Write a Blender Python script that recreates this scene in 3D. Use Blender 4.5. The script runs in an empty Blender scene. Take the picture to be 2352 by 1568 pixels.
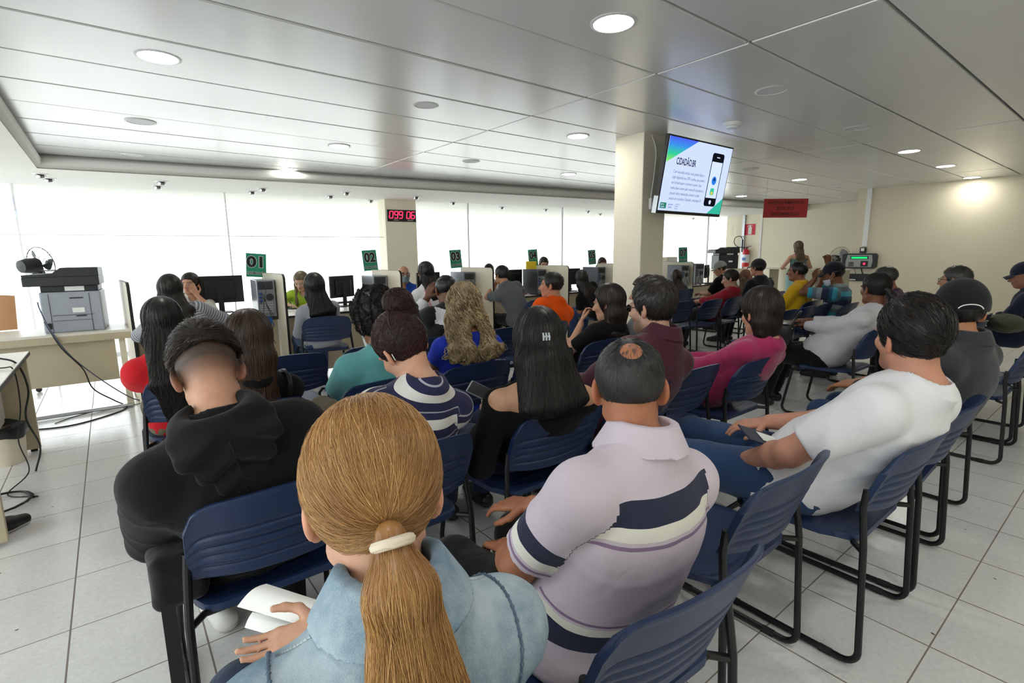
import bpy, bmesh, math, random
import numpy as np
from mathutils import Vector, Matrix
random.seed(7); RNG = np.random.default_rng(7)
SC = bpy.context.scene
COL = SC.collection
PI = math.pi
# ------------------------------------------------------------------ camera geometry (a pixel of the 2352x1568 frame + a distance = a point)
CAMZ = 1.42
FPX = 1169.18
def _u(v): return v/np.linalg.norm(v)
_a = _u(np.array([2690-1176., 568-784., FPX])); _b = _u(np.array([246-1176., 594-784., FPX])); _up = np.cross(_a, _b)
if _up[1] > 0: _up = -_up
RCAM = np.array([_a, _b, _up])
def px(u, v, d):
    """point seen at pixel u,v at camera depth d"""
    p = RCAM @ np.array([u-1176., v-784., FPX]) * (d/FPX); p[2] += CAMZ; return p
def _ray(u, v): return RCAM @ np.array([u-1176., v-784., FPX])
def px_z(u, v, z): r = _ray(u, v); t = (z-CAMZ)/r[2]; return np.array([r[0]*t, r[1]*t, z])
def px_y(u, v, y): r = _ray(u, v); t = y/r[1]; return np.array([r[0]*t, y, CAMZ+r[2]*t])
def px_x(u, v, x): r = _ray(u, v); t = x/r[0]; return np.array([x, r[1]*t, CAMZ+r[2]*t])
# ------------------------------------------------------------------ object helpers
def obj(name, me, parent=None, mat=None, loc=None, rot=None):
    o = bpy.data.objects.new(name, me); COL.objects.link(o)
    if parent is not None: o.parent = parent
    if mat is not None and me is not None and not me.materials: me.materials.append(mat)
    if loc is not None: o.location = loc
    if rot is not None: o.rotation_euler = rot
    return o
def tag(o, label=None, cat=None, group=None, kind=None):
    if label: o['label'] = label
    if cat: o['category'] = cat
    if group: o['group'] = group
    if kind: o['kind'] = kind
    return o
def thing(name, label, cat, loc=(0, 0, 0), rz=0, group=None):
    o = bpy.data.objects.new(name, None); COL.objects.link(o)
    o.empty_display_size = .05
    o.location = loc; o.rotation_euler = (0, 0, rz)
    return tag(o, label, cat, group)
KIDS = {}
def dup(root, loc, rz, label, group=None):
    r = root.copy(); COL.objects.link(r); r.location = loc; r.rotation_euler = (0, 0, rz)
    r['label'] = label
    if group: r['group'] = group
    for ch in list(root.children):
        c = ch.copy(); COL.objects.link(c); c.parent = r
        for g in ch.children:
            d = g.copy(); COL.objects.link(d); d.parent = c
    return r
def smooth(me, ang=None):
    me.polygons.foreach_set('use_smooth', [True]*len(me.polygons))
    if ang is not None:
        try: me.set_sharp_from_angle(angle=ang)
        except Exception: pass
    return me
class MB:
    """collects shapes into one mesh"""
    def __init__(s): s.v = []; s.f = []; s.m = []; s.cur = 0
    def add(s, vs, fs, M=None):
        n = len(s.v)
        for p in vs:
            s.v.append(tuple(M @ Vector(p)) if M is not None else tuple(p))
        for f in fs: s.f.append(tuple(i+n for i in f)); s.m.append(s.cur)
        return s
    def box(s, x0, x1, y0, y1, z0, z1, M=None):
        return s.add([(x0,y0,z0),(x1,y0,z0),(x1,y1,z0),(x0,y1,z0),(x0,y0,z1),(x1,y0,z1),(x1,y1,z1),(x0,y1,z1)],
                     [(3,2,1,0),(4,5,6,7),(0,1,5,4),(1,2,6,5),(2,3,7,6),(3,0,4,7)], M)
    def bbox(s, x0, x1, y0, y1, z0, z1, b=.004, M=None, seg=2):
        bm = bmesh.new(); bmesh.ops.create_cube(bm, size=1)
        for v in bm.verts: v.co = Vector(((x0+x1)/2+v.co.x*(x1-x0), (y0+y1)/2+v.co.y*(y1-y0), (z0+z1)/2+v.co.z*(z1-z0)))
        b = min(b, abs(x1-x0)*.49, abs(y1-y0)*.49, abs(z1-z0)*.49)
        bmesh.ops.bevel(bm, geom=bm.edges[:], offset=b, segments=seg, affect='EDGES', profile=.5)
        bm.verts.index_update()
        s.add([v.co.copy() for v in bm.verts], [[v.index for v in f.verts] for f in bm.faces], M); bm.free(); return s
    def tube(s, pts, r, n=8, caps=True, closed=False):
        pts = [Vector(p) for p in pts]; m = len(pts); N0 = len(s.v)
        rs = r if isinstance(r, (list, tuple)) else [r]*m
        t0 = (pts[1]-pts[0]).normalized(); ref = Vector((0,0,1)) if abs(t0.z) < .9 else Vector((1,0,0))
        nrm = t0.cross(ref).normalized(); vs = []
        for i, p in enumerate(pts):
            a = pts[i-1] if (i > 0 or closed) else p; b = pts[(i+1) % m] if (i < m-1 or closed) else p
            t = (b-a); t = t.normalized() if t.length > 1e-9 else t0
            nrm = (nrm - t*nrm.dot(t)); nrm = nrm.normalized() if nrm.length > 1e-6 else t.orthogonal().normalized()
            bn = t.cross(nrm)
            for k in range(n):
                c = 2*PI*k/n; vs.append(p+nrm*(rs[i]*math.cos(c))+bn*(rs[i]*math.sin(c)))
        fs = []
        for i in range(m if closed else m-1):
            j = (i+1) % m
            for k in range(n):
                l = (k+1) % n; fs.append((i*n+k, i*n+l, j*n+l, j*n+k))
        if caps and not closed: fs.append(tuple(range(n))[::-1]); fs.append(tuple((m-1)*n+k for k in range(n)))
        return s.add(vs, fs)
    def lathe(s, prof, n=24, M=None):
        vs = []; fs = []
        for (r, z) in prof:
            for k in range(n): c = 2*PI*k/n; vs.append((r*math.cos(c), r*math.sin(c), z))
        for i in range(len(prof)-1):
            for k in range(n): l = (k+1) % n; fs.append((i*n+k, i*n+l, (i+1)*n+l, (i+1)*n+k))
        fs.append(tuple(range(n))[::-1]); fs.append(tuple((len(prof)-1)*n+k for k in range(n)))
        return s.add(vs, fs, M)
    def prism(s, poly, y0, y1, M=None):
        """poly in (x,z), extruded along y"""
        n = len(poly)
        vs = [(x, y0, z) for x, z in poly]+[(x, y1, z) for x, z in poly]
        fs = [tuple(range(n)), tuple(range(2*n-1, n-1, -1))]+[(i, i+n, (i+1) % n+n, (i+1) % n) for i in range(n)]
        return s.add(vs, fs, M)
    def mesh(s, name='mesh', sm=False, ang=.6):
        me = bpy.data.meshes.new(name); me.from_pydata(s.v, [], s.f)
        if any(s.m): me.polygons.foreach_set('material_index', s.m)
        bm = bmesh.new(); bm.from_mesh(me); bmesh.ops.recalc_face_normals(bm, faces=bm.faces[:]); bm.to_mesh(me); bm.free()
        me.update()
        if sm: smooth(me, ang)
        return me
    def build(s, name, mat, parent=None, sm=False, ang=.6, loc=None, rot=None):
        me = s.mesh(name, sm, ang)
        for m in (mat if isinstance(mat, (list, tuple)) else [mat]): me.materials.append(m)
        return obj(name, me, parent, None, loc, rot)
def arc(c, r, a0, a1, n, plane='xz'):
    out = []
    for i in range(n+1):
        a = a0+(a1-a0)*i/n; u, w = r*math.cos(a), r*math.sin(a)
        out.append((c[0]+u, c[1], c[2]+w) if plane == 'xz' else (c[0], c[1]+u, c[2]+w) if plane == 'yz' else (c[0]+u, c[1]+w, c[2]))
    return out
def bez(pts, n=12):
    """Catmull-Rom through pts"""
    P = [Vector(p) for p in pts]; P = [P[0]*2-P[1]]+P+[P[-1]*2-P[-2]]; out = []
    for i in range(1, len(P)-2):
        for k in range(n):
            t = k/n; a, b, c, d = P[i-1], P[i], P[i+1], P[i+2]
            out.append(.5*((2*b)+(c-a)*t+(2*a-5*b+4*c-d)*t*t+(3*b-a-3*c+d)*t**3))
    out.append(P[-2]); return out
# ------------------------------------------------------------------ materials
MATS = {}
def lin(c):
    if isinstance(c, str):
        c = [int(c[i:i+2], 16)/255 for i in (0, 2, 4)]
        return tuple((x/12.92 if x <= .04045 else ((x+.055)/1.055)**2.4) for x in c)
    return tuple(c)
class NT:
    def __init__(s, name):
        s.mat = bpy.data.materials.new(name); s.mat.use_nodes = True; s.t = s.mat.node_tree; s.t.nodes.clear()
        s.out = s.n('ShaderNodeOutputMaterial')
    def n(s, typ, **kw):
        nd = s.t.nodes.new(typ)
        for k, v in kw.items():
            if k.startswith('i_'):
                key = k[2:]; key = int(key) if key.isdigit() else key.replace('_', ' ')
                nd.inputs[key].default_value = v
            else: setattr(nd, k, v)
        return nd
    def l(s, a, b): s.t.links.new(a, b)
    def pr(s, col=(.5,.5,.5), rough=.5, metal=0, spec=.5, **kw):
        p = s.n('ShaderNodeBsdfPrincipled'); p.inputs['Base Color'].default_value = (*col[:3], 1)
        p.inputs['Roughness'].default_value = rough; p.inputs['Metallic'].default_value = metal
        p.inputs['Specular IOR Level'].default_value = spec
        for k, v in kw.items(): p.inputs[k.replace('_', ' ')].default_value = v
        s.l(p.outputs[0], s.out.inputs[0]); return p
    def ramp(s, stops, interp='LINEAR'):
        r = s.n('ShaderNodeValToRGB'); cr = r.color_ramp; cr.interpolation = interp
        while len(cr.elements) < len(stops): cr.elements.new(.5)
        for e, (p, c) in zip(cr.elements, stops): e.position = p; e.color = (*lin(c), 1)
        return r
    def noise(s, scale=5, detail=4, vec=None, rough=.5):
        n = s.n('ShaderNodeTexNoise'); n.inputs['Scale'].default_value = scale; n.inputs['Detail'].default_value = detail; n.inputs['Roughness'].default_value = rough
        if vec is None: vec = s.n('ShaderNodeTexCoord').outputs['Object']
        s.l(vec, n.inputs['Vector']); return n
    def bump(s, h, strength=.2, dist=.01, p=None):
        b = s.n('ShaderNodeBump'); b.inputs['Strength'].default_value = strength; b.inputs['Distance'].default_value = dist
        s.l(h, b.inputs['Height'])
        if p is not None: s.l(b.outputs[0], p.inputs['Normal'])
        return b
    def mixc(s, fac, a, b, typ='MIX'):
        m = s.n('ShaderNodeMix', data_type='RGBA', blend_type=typ)
        for sock, v in ((m.inputs[0], fac), (m.inputs[6], a), (m.inputs[7], b)):
            if hasattr(v, 'is_output'): s.l(v, sock)
            elif isinstance(v, (int, float)): sock.default_value = v
            else: sock.default_value = (*v[:3], 1)
        return m.outputs[2]
    def math(s, op, a, b=None, c=None):
        m = s.n('ShaderNodeMath', operation=op)
        for i, v in enumerate((a, b, c)):
            if v is None: continue
            if hasattr(v, 'is_output'): s.l(v, m.inputs[i])
            else: m.inputs[i].default_value = v
        return m.outputs[0]
def pm(name, col, rough=.5, metal=0, spec=.5, var=.06, scale=8, bump=0, bscale=200, **kw):
    """plain procedural material: colour with slight noise variation + optional fine bump"""
    key = (name,)
    if key in MATS: return MATS[key]
    t = NT(name); c = lin(col); p = t.pr(c, rough, metal, spec, **kw)
    if var:
        n = t.noise(scale, 3); r = t.mixc(n.outputs[0], tuple(x*(1-var) for x in c), tuple(min(1, x*(1+var)) for x in c)); t.l(r, p.inputs['Base Color'])
    if bump:
        b = t.noise(bscale, 2); t.bump(b.outputs[0], bump, .002, p)
    MATS[key] = t.mat; return t.mat
def em(name, col, strength):
    key = (name,)
    if key in MATS: return MATS[key]
    t = NT(name); e = t.n('ShaderNodeEmission'); e.inputs[0].default_value = (*lin(col), 1); e.inputs[1].default_value = strength
    t.l(e.outputs[0], t.out.inputs[0]); MATS[key] = t.mat; return t.mat
FONT = None
def text_mesh(s, size, depth=.001, align='CENTER', bold=0, sx=1):
    cu = bpy.data.curves.new('lettering', 'FONT'); cu.body = s; cu.size = size; cu.align_x = align; cu.align_y = 'CENTER'
    cu.extrude = depth; cu.offset = bold; cu.resolution_u = 3
    o = bpy.data.objects.new('lettering', cu); COL.objects.link(o)
    dg = bpy.context.evaluated_depsgraph_get(); me = bpy.data.meshes.new_from_object(o.evaluated_get(dg))
    bpy.data.objects.remove(o); bpy.data.curves.remove(cu)
    if sx != 1:
        for v in me.vertices: v.co.x *= sx
    me.materials.clear(); return me
# ------------------------------------------------------------------ signed-distance modelling: smooth bodies and cloth as single surfaces
def V3(*a): return np.array(a, dtype=float)
def smin(a, b, k):
    h = np.clip(.5+.5*(b-a)/k, 0, 1); return b+(a-b)*h-k*h*(1-h)
def smax(a, b, k): return -smin(-a, -b, k)
def rc(p, a, b, ra, rb):
    a = np.asarray(a, float); b = np.asarray(b, float); ba = b-a; pa = p-a
    t = np.clip(pa@ba/(ba@ba+1e-12), 0, 1); q = pa-t[:, None]*ba
    return np.sqrt((q*q).sum(1))-(ra+(rb-ra)*t)
def el(p, c, r, R=None):
    q = p-np.asarray(c, float)
    if R is not None: q = q@R
    r = np.asarray(r, float); k0 = np.sqrt(((q/r)**2).sum(1)); k1 = np.sqrt(((q/(r*r))**2).sum(1))
    return k0*(k0-1)/(k1+1e-9)
def rbox(p, c, h, rad, R=None):
    q = p-np.asarray(c, float)
    if R is not None: q = q@R
    q = np.abs(q)-(np.asarray(h, float)-rad)
    return np.sqrt((np.maximum(q, 0)**2).sum(1))+np.minimum(q.max(1), 0)-rad
def rot(yaw=0, pitch=0, roll=0):
    """columns = local axes; pitch>0 looks down, yaw>0 turns left"""
    cy, sy, cp, sp, cr, sr = math.cos(yaw), math.sin(yaw), math.cos(-pitch), math.sin(-pitch), math.cos(roll), math.sin(roll)
    Z = np.array([[cy,-sy,0],[sy,cy,0],[0,0,1.]]); X = np.array([[1,0,0],[0,cp,-sp],[0,sp,cp]]); Y = np.array([[cr,0,sr],[0,1,0],[-sr,0,cr]])
    return Z@X@Y
class Folds:
    """cheap cloth-fold noise: warped ridged waves"""
    def __init__(s, seed, freq=22, n=4):
        g = np.random.default_rng(seed); s.d = g.normal(size=(n, 3)); s.d /= np.linalg.norm(s.d, axis=1)[:, None]
        s.f = freq*(.55+.9*g.random(n)); s.ph = g.random(n)*6.28; s.w = g.normal(size=(3, 3))*9; s.wp = g.random(3)*6.28
    def __call__(s, p):
        q = p+.03*np.sin(p@s.w.T+s.wp); o = 0
        for d, f, ph in zip(s.d, s.f, s.ph): o = o+(1-np.abs(np.sin(q@d*f+ph)))**2
        r = p+.02*np.sin(p@s.w.T*1.7+s.wp+1); o2 = 0
        for d, f, ph in zip(s.d[:2], s.f, s.ph): o2 = o2+(1-np.abs(np.sin(r@d[[1,2,0]]*f*2.1+ph)))**3
        return o/len(s.f)+.09*o2-.44
def surface_nets(D, org, h):
    I = D < 0
    nx, ny, nz = D.shape
    c = np.zeros((nx-1, ny-1, nz-1), np.int8)
    for dx in (0, 1):
        for dy in (0, 1):
            for dz in (0, 1): c += I[dx:nx-1+dx, dy:ny-1+dy, dz:nz-1+dz]
    act = (c > 0) & (c < 8)
    ids = np.full(act.shape, -1, np.int64); ii = np.argwhere(act); ids[act] = np.arange(len(ii))
    acc = np.zeros((len(ii), 3)); cnt = np.zeros(len(ii))
    co = [(a, b, d) for a in (0, 1) for b in (0, 1) for d in (0, 1)]
    val = {k: D[ii[:, 0]+k[0], ii[:, 1]+k[1], ii[:, 2]+k[2]] for k in co}
    for k in co:
        for ax in range(3):
            if k[ax]: continue
            k2 = list(k); k2[ax] = 1; k2 = tuple(k2); a, b = val[k], val[k2]; m = (a < 0) != (b < 0)
            t = np.where(m, a/np.where(m, a-b, 1), 0)
            pos = np.array(k, float)[None, :].repeat(len(ii), 0); pos[:, ax] += t
            acc += pos*m[:, None]; cnt += m
    V = (ii+acc/cnt[:, None])*h+org
    F = []
    for ax in range(3):
        o1, o2 = [(1, 2), (2, 0), (0, 1)][ax]
        sl = [slice(1, n-1) for n in D.shape]; sl[ax] = slice(0, D.shape[ax]-1); sl2 = list(sl); sl2[ax] = slice(1, D.shape[ax])
        A = I[tuple(sl)]; B = I[tuple(sl2)]; m = np.argwhere(A != B)
        if not len(m): continue
        base = m.copy(); base[:, o1] += 1; base[:, o2] += 1
        flip = A[m[:, 0], m[:, 1], m[:, 2]]
        def idx(d1, d2):
            q = base.copy(); q[:, o1] += d1; q[:, o2] += d2; return ids[q[:, 0], q[:, 1], q[:, 2]]
        quad = np.stack([idx(-1, -1), idx(0, -1), idx(0, 0), idx(-1, 0)], 1)
        quad = np.where(flip[:, None], quad, quad[:, ::-1]); F.append(quad)
    return V, np.concatenate(F)
def grad(fn, p, e=.002):
    k = np.array([[1,-1,-1],[-1,-1,1],[-1,1,-1],[1,1,1.]]); g = 0
    for v in k: g = g+v[None, :]*fn(p+v*e)[:, None]
    return g/(np.linalg.norm(g, axis=1)[:, None]+1e-9)
def sdf_mesh(fn, lo, hi, h, name='surface', attr=None, coarse=5):
    lo = np.asarray(lo, float); hi = np.asarray(hi, float)
    n = np.ceil((hi-lo)/(h*coarse)).astype(int)
    C = np.stack(np.meshgrid(*[np.arange(k) for k in n], indexing='ij'), -1).reshape(-1, 3)
    cc = lo+(C+.5)*h*coarse; d = fn(cc)
    D = np.repeat(np.repeat(np.repeat(np.where(d < 0, -1., 1.).reshape(n), coarse, 0), coarse, 1), coarse, 2)
    D = np.pad(D, ((0, 1),)*3, constant_values=1.)
    near = np.abs(d) < h*coarse*1.25+.006
    K = C[near]*coarse; g = np.arange(coarse+1)
    loc = np.stack(np.meshgrid(g, g, g, indexing='ij'), -1).reshape(-1, 3)
    mask = np.zeros(D.shape, bool); idx = (K[:, None, :]+loc[None]).reshape(-1, 3); mask[idx[:, 0], idx[:, 1], idx[:, 2]] = True
    idx = np.argwhere(mask); val = np.empty(len(idx))
    for s in range(0, len(idx), 60000): val[s:s+60000] = fn(lo+idx[s:s+60000]*h)
    D[mask] = val; D[0] = D[-1] = 1; D[:, 0] = D[:, -1] = 1; D[:, :, 0] = D[:, :, -1] = 1
    V, F = surface_nets(D, lo, h)
    g_ = None
    for _ in range(1):
        dv = np.clip(fn(V), -h, h); g_ = grad(fn, V, h*.4); V = V-g_*dv[:, None]*.8
    me = bpy.data.meshes.new(name)
    me.vertices.add(len(V)); me.vertices.foreach_set('co', V.ravel())
    me.loops.add(F.size); me.loops.foreach_set('vertex_index', F.ravel())
    me.polygons.add(len(F)); me.polygons.foreach_set('loop_start', np.arange(0, F.size, 4)); me.polygons.foreach_set('loop_total', np.full(len(F), 4))
    me.update(calc_edges=True); me.validate()
    me.polygons.foreach_set('use_smooth', np.ones(len(me.polygons), bool))
    if attr:
        for nm, f in attr.items():
            a = f(V)
            if a.ndim == 1: at = me.attributes.new(nm, 'FLOAT', 'POINT'); at.data.foreach_set('value', a.astype(np.float32))
            else:
                at = me.attributes.new(nm, 'FLOAT_COLOR', 'POINT'); at.data.foreach_set('color', np.concatenate([a, np.ones((len(a), 1))], 1).astype(np.float32).ravel())
    return me
def strand_mesh(P, r, rnd, taper=.75, name='strands', n=3):
    """P (N strands, M points, 3) -> thin tapered tubes in one mesh"""
    N, M, _ = P.shape
    T = np.gradient(P, axis=1); T /= np.linalg.norm(T, axis=2)[..., None]+1e-9
    ref = RNG.normal(size=(N, 1, 3)); A = np.cross(T, ref); A /= np.linalg.norm(A, axis=2)[..., None]+1e-9; B = np.cross(T, A)
    prof = (1-taper*np.linspace(0, 1, M)**2.2)*np.minimum(1, .35+np.linspace(0, 4, M))
    rr = (r*(.7+.6*rnd))[:, None]*prof[None]
    ring = [P+(A*math.cos(2*PI*k/n)+B*math.sin(2*PI*k/n))*rr[..., None] for k in range(n)]
    V = np.stack(ring, 2).reshape(-1, 3)
    i = np.arange(N)[:, None, None]*M*n+np.arange(M-1)[None, :, None]*n; k = np.arange(n)[None, None, :]; k2 = (k+1) % n
    F = np.stack([i+k, i+k2, i+n+k2, i+n+k], -1).reshape(-1, 4)
    me = bpy.data.meshes.new(name)
    me.vertices.add(len(V)); me.vertices.foreach_set('co', V.ravel())
    me.loops.add(F.size); me.loops.foreach_set('vertex_index', F.ravel())
    me.polygons.add(len(F)); me.polygons.foreach_set('loop_start', np.arange(0, F.size, 4)); me.polygons.foreach_set('loop_total', np.full(len(F), 4))
    me.update(calc_edges=True); me.polygons.foreach_set('use_smooth', np.ones(len(F), bool))
    at = me.attributes.new('rnd', 'FLOAT', 'POINT'); at.data.foreach_set('value', np.repeat(rnd, M*n).astype(np.float32))
    return me
def trace(fn, start, flow, steps, step, off, curl=0, curlf=30, lift=None, keep=1.0):
    """walk strands over the surface fn=off following flow(p, s)"""
    p = start.copy(); N = len(p); out = []
    ph = RNG.random(N)*6.28; j = RNG.normal(size=(N, 3))*.10
    for s in range(steps):
        g = grad(fn, p); d = fn(p); o = off if lift is None else off+lift*(s/steps)**1.5
        p = p-g*((d-o)*keep)[:, None]
        q = p
        if curl:
            f = flow(p, s); f = f/(np.linalg.norm(f, axis=1)[:, None]+1e-9); b = np.cross(g, f); a = ph+curlf*s*step
            q = p+(b*np.sin(a)[:, None]+g*np.cos(a)[:, None])*curl*min(1, s/3)
        out.append(q.copy())
        f = flow(p, s)+j; f = f-g*(f*g).sum(1)[:, None]*keep; f /= np.linalg.norm(f, axis=1)[:, None]+1e-9
        p = p+f*step
    return np.stack(out, 1)
def join_meshes(name, mes):
    bm = bmesh.new()
    for m in mes: bm.from_mesh(m)
    out = bpy.data.meshes.new(name); bm.to_mesh(out); bm.free(); return out
# ------------------------------------------------------------------ people
QUAL = 1.0
def skin_mat():
    if 'skin' in MATS: return MATS['skin']
    t = NT('skin'); p = t.pr((.5,.3,.2), .52, 0, .35)
    a = t.n('ShaderNodeAttribute', attribute_name='col'); n = t.noise(60, 3)
    n2 = t.noise(900, 2); c = t.mixc(n.outputs[0], (.86,.86,.86), (1.1,1.1,1.1)); r = t.mixc(1.0, a.outputs['Color'], c, 'MULTIPLY'); t.l(r, p.inputs['Base Color'])
    p.inputs['Subsurface Weight'].default_value = .08; p.inputs['Subsurface Radius'].default_value = (.012,.005,.003); p.inputs['Subsurface Scale'].default_value = 1.0
    t.bump(n2.outputs[0], .15, .0006, p); MATS['skin'] = t.mat; return t.mat
def cloth_mat(name, col, rough=.9, var=.10, weave=600, bump=.12, sheen=.15, stripes=None, melange=0):
    """stripes: (period, [(pos, colour)...]) along the 'pat' coordinate"""
    if name in MATS: return MATS[name]
    t = NT(name); c = lin(col); p = t.pr(c, rough, 0, .25)
    if sheen: p.inputs['Sheen Weight'].default_value = sheen; p.inputs['Sheen Roughness'].default_value = .5
    n = t.noise(7, 4); base = t.mixc(n.outputs[0], tuple(x*(1-var) for x in c), tuple(min(1, x*(1+var)) for x in c))
    if stripes:
        per, st = stripes; a = t.n('ShaderNodeAttribute', attribute_name='pat')
        m = t.math('FRACT', t.math('DIVIDE', a.outputs['Fac'], per)) if per else a.outputs['Fac']
        r = t.ramp(st, 'CONSTANT'); t.l(m, r.inputs[0])
        v = t.mixc(n.outputs[0], (1-var,)*3, (1+var,)*3); base = t.mixc(1.0, r.outputs[0], v, 'MULTIPLY')
    w = t.noise(weave, 2)
    if melange:
        v = t.mixc(w.outputs[0], (1-melange,)*3, (1+melange,)*3); base = t.mixc(1.0, base, v, 'MULTIPLY')
    t.l(base, p.inputs['Base Color'])
    fn = t.noise(6.5, 2, rough=.4); fn.inputs['Distortion'].default_value = 1.2; rg = t.math('ABSOLUTE', t.math('SUBTRACT', fn.outputs[0], .5)); b1 = t.bump(rg, .22, .03)
    b2 = t.bump(w.outputs[0], bump, .0015, p); t.l(b1.outputs[0], b2.inputs['Normal'])
    MATS[name] = t.mat; return t.mat
def hair_mat(name, dark, light, rough=.38, streak=0, spec=.5, root=None):
    if name in MATS: return MATS[name]
    t = NT(name); p = t.pr(lin(dark), rough, 0, spec)
    a = t.n('ShaderNodeAttribute', attribute_name='rnd'); n = t.noise(9, 3)
    f = t.math('ADD', t.math('MULTIPLY', a.outputs['Fac'], .75), t.math('MULTIPLY_ADD', n.outputs[0], .9, -.35))
    r = t.ramp([(0, dark), (.45, tuple(.6*x+.4*y for x, y in zip(lin(dark), lin(light)))), (1, light)]); t.l(f, r.inputs[0]); t.l(r.outputs[0], p.inputs['Base Color'])
    MATS[name] = t.mat; return t.mat
SECT_M = [(-.22,.06,.05),(-.15,.150,.115),(0,.178,.135),(.15,.168,.130),(.32,.150,.118),(.5,.156,.118),(.68,.172,.122),(.82,.172,.112),(.92,.135,.090),(1.0,.075,.066),(1.06,.055,.055)]
SECT_F = [(-.22,.06,.05),(-.15,.155,.12),(0,.182,.138),(.15,.165,.125),(.34,.132,.103),(.5,.138,.106),(.68,.150,.112),(.82,.148,.100),(.92,.115,.080),(1.0,.062,.058),(1.06,.048,.05)]
def masked(p, c, R, fn):
    c = np.asarray(c, float); d = np.sqrt(((p-c)**2).sum(1)); o = d-R*.8
    m = d < R
    if m.any(): o[m] = fn(p[m])
    return o
class Body:
    def __init__(s, P=(0,-.06,.555), Hc=(0,.02,1.19), hyaw=0, hpitch=0, hroll=0, N=None, shw=.185, bw=1, bd=1, fem=False, hs=1.0, syaw=0, bow=.022,
                 arms=None, legs=None, neck=1.0, shup=0, stand=False, armr=1.0, legr=1.0, belly=0):
        D = math.radians
        s.P = V3(*(P or (0,0,.54))); s.Hc = V3(*Hc); s.R = rot(D(hyaw), D(hpitch), D(hroll)); s.hs = hs
        hp2 = rot(D(hyaw)*.5, D(hpitch)*.55, D(hroll)*.5)
        s.N = V3(*N) if N is not None else s.Hc+hp2@V3(0,-.055,-.152)*hs
        s.skull = s.Hc+s.R@V3(0,-.028,-.045)*hs
        if P is None:
            nl = s.N; f_ = (.8-.545)/max(nl[2]-.545, .2); py = (-.185-.02*(bd-1)*-8-f_*nl[1])/(1-f_); s.P = V3(s.Hc[0]*.4, max(-.09, min(.075, py)), .545)
        shw = shw*.89
        d = s.N-s.P; s.L = np.linalg.norm(d); s.U = d/s.L
        F0 = V3(-math.sin(D(syaw)), math.cos(D(syaw)), 0); X = np.cross(F0, s.U); s.X = X/np.linalg.norm(X); s.F = np.cross(s.U, s.X)
        s.shw, s.bow, s.bw, s.bd, s.neckf, s.fem, s.armr, s.legr = shw, bow, bw, bd, neck, fem, armr, legr
        tb = np.array(SECT_F if fem else SECT_M); tt = np.linspace(-.22, 1.06, 80)
        sm = lambda c: np.convolve(np.pad(np.interp(tt, tb[:, 0], tb[:, c]), 4, mode='edge'), np.ones(9)/9, 'valid')
        s.tt, s.ww, s.dd = tt, sm(1)*bw, sm(2)*bd
        s.ww = s.ww*np.where(tt > .6, 1+(shw/(.165 if fem else .185)/bw-1)*np.clip((tt-.6)/.25, 0, 1), 1)
        s.belly = belly
        arms = arms or {}; s.arm = {}
        for sd, k in (('L', -1), ('R', 1)):
            S = s.P+s.U*s.L*.835+s.X*k*shw-s.F*(.5*bow)+V3(0, 0, shup)
            a = arms.get(sd); la = (.265 if fem else .285)*hs; lf = (.235 if fem else .255)*hs
            if a is None: a = dict(T=(s.P[0]+k*.075, s.P[1]+.30, s.P[2]+.135), h=(-k*.35, 1, -.25))
            if 'T' in a:
                T = V3(*a['T']); v = T-S; dd = min(np.linalg.norm(v), (la+lf)*.985); v = v/np.linalg.norm(v); W = S+v*dd
                ca = (la*la+dd*dd-lf*lf)/(2*la*dd); ca = max(-1, min(1, ca)); pole = V3(*a.get('pole', (k*.55, -.35, -.75))); pole = pole-v*(pole@v); pole /= np.linalg.norm(pole)
                E = S+v*la*ca+pole*la*math.sqrt(1-ca*ca)
            else:
                E, W = V3(*a['E']), V3(*a['W']); e0 = E; E = S+(E-S)/np.linalg.norm(E-S)*la; W = W+(E-e0)*a.get('carry', .35); W = E+(W-E)/np.linalg.norm(W-E)*lf
            h = W-E; h /= np.linalg.norm(h)
            h = V3(*a['h']) if 'h' in a else h; h = h/np.linalg.norm(h)
            n = V3(*a.get('n', (0, .2, -1))); n = n-h*(n@h); n /= np.linalg.norm(n)
            s.arm[sd] = (S, E, W, h, n, a.get('curl', .45), k)
        legs = legs or {}; s.leg = {}
        for sd, k in (('L', -1), ('R', 1)):
            l = legs.get(sd, {}); H = s.P+V3(k*.088*bw, .0, -.03)
            K = V3(*l['K']) if 'K' in l else s.P+V3(k*.125, .44, -.045)
            A = V3(*l['A']) if 'A' in l else V3(K[0]*.95, K[1]+.03, .085)
            s.leg[sd] = (H, K, A, l.get('toe', (k*.12, 1, 0)))
        s.hand_off = set(); s._hands = {sd: s._mk_hand(sd) for sd in s.arm}
    # ---- regions
    def tcoord(s, p): return ((p-s.P)@s.U)/s.L
    def torso(s, p, o=0, t0=None, t1=None):
        q = p-s.P; t = (q@s.U)/s.L; x = q@s.X; f = q@s.F+s.bow*np.sin(PI*np.clip(t, 0, 1))
        if s.belly: f = f-s.belly*np.exp(-((t-.25)/.22)**2)*np.clip(f/.05, 0, 1)
        w = np.interp(t, s.tt, s.ww)+o; d = np.interp(t, s.tt, s.dd)+o
        e = 2.35; k = ((np.abs(x)/w)**e+(np.abs(f)/d)**e+1e-9)**(1/e)
        lat = (k-1)*np.minimum(w, d)*.95
        z = np.maximum(t-1.06, -.22-t)*s.L-o*.5
        return np.where(z > 0, np.sqrt(np.maximum(lat, 0)**2+z*z), lat)
    def trap(s, p, o=0):
        a = s.N+s.U*.01-s.F*.012; r = (.048 if s.fem else .056)
        return np.minimum(rc(p, a, s.arm['L'][0]-s.U*.012, r+o, r*.95+o), rc(p, a, s.arm['R'][0]-s.U*.012, r+o, r*.95+o))
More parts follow.
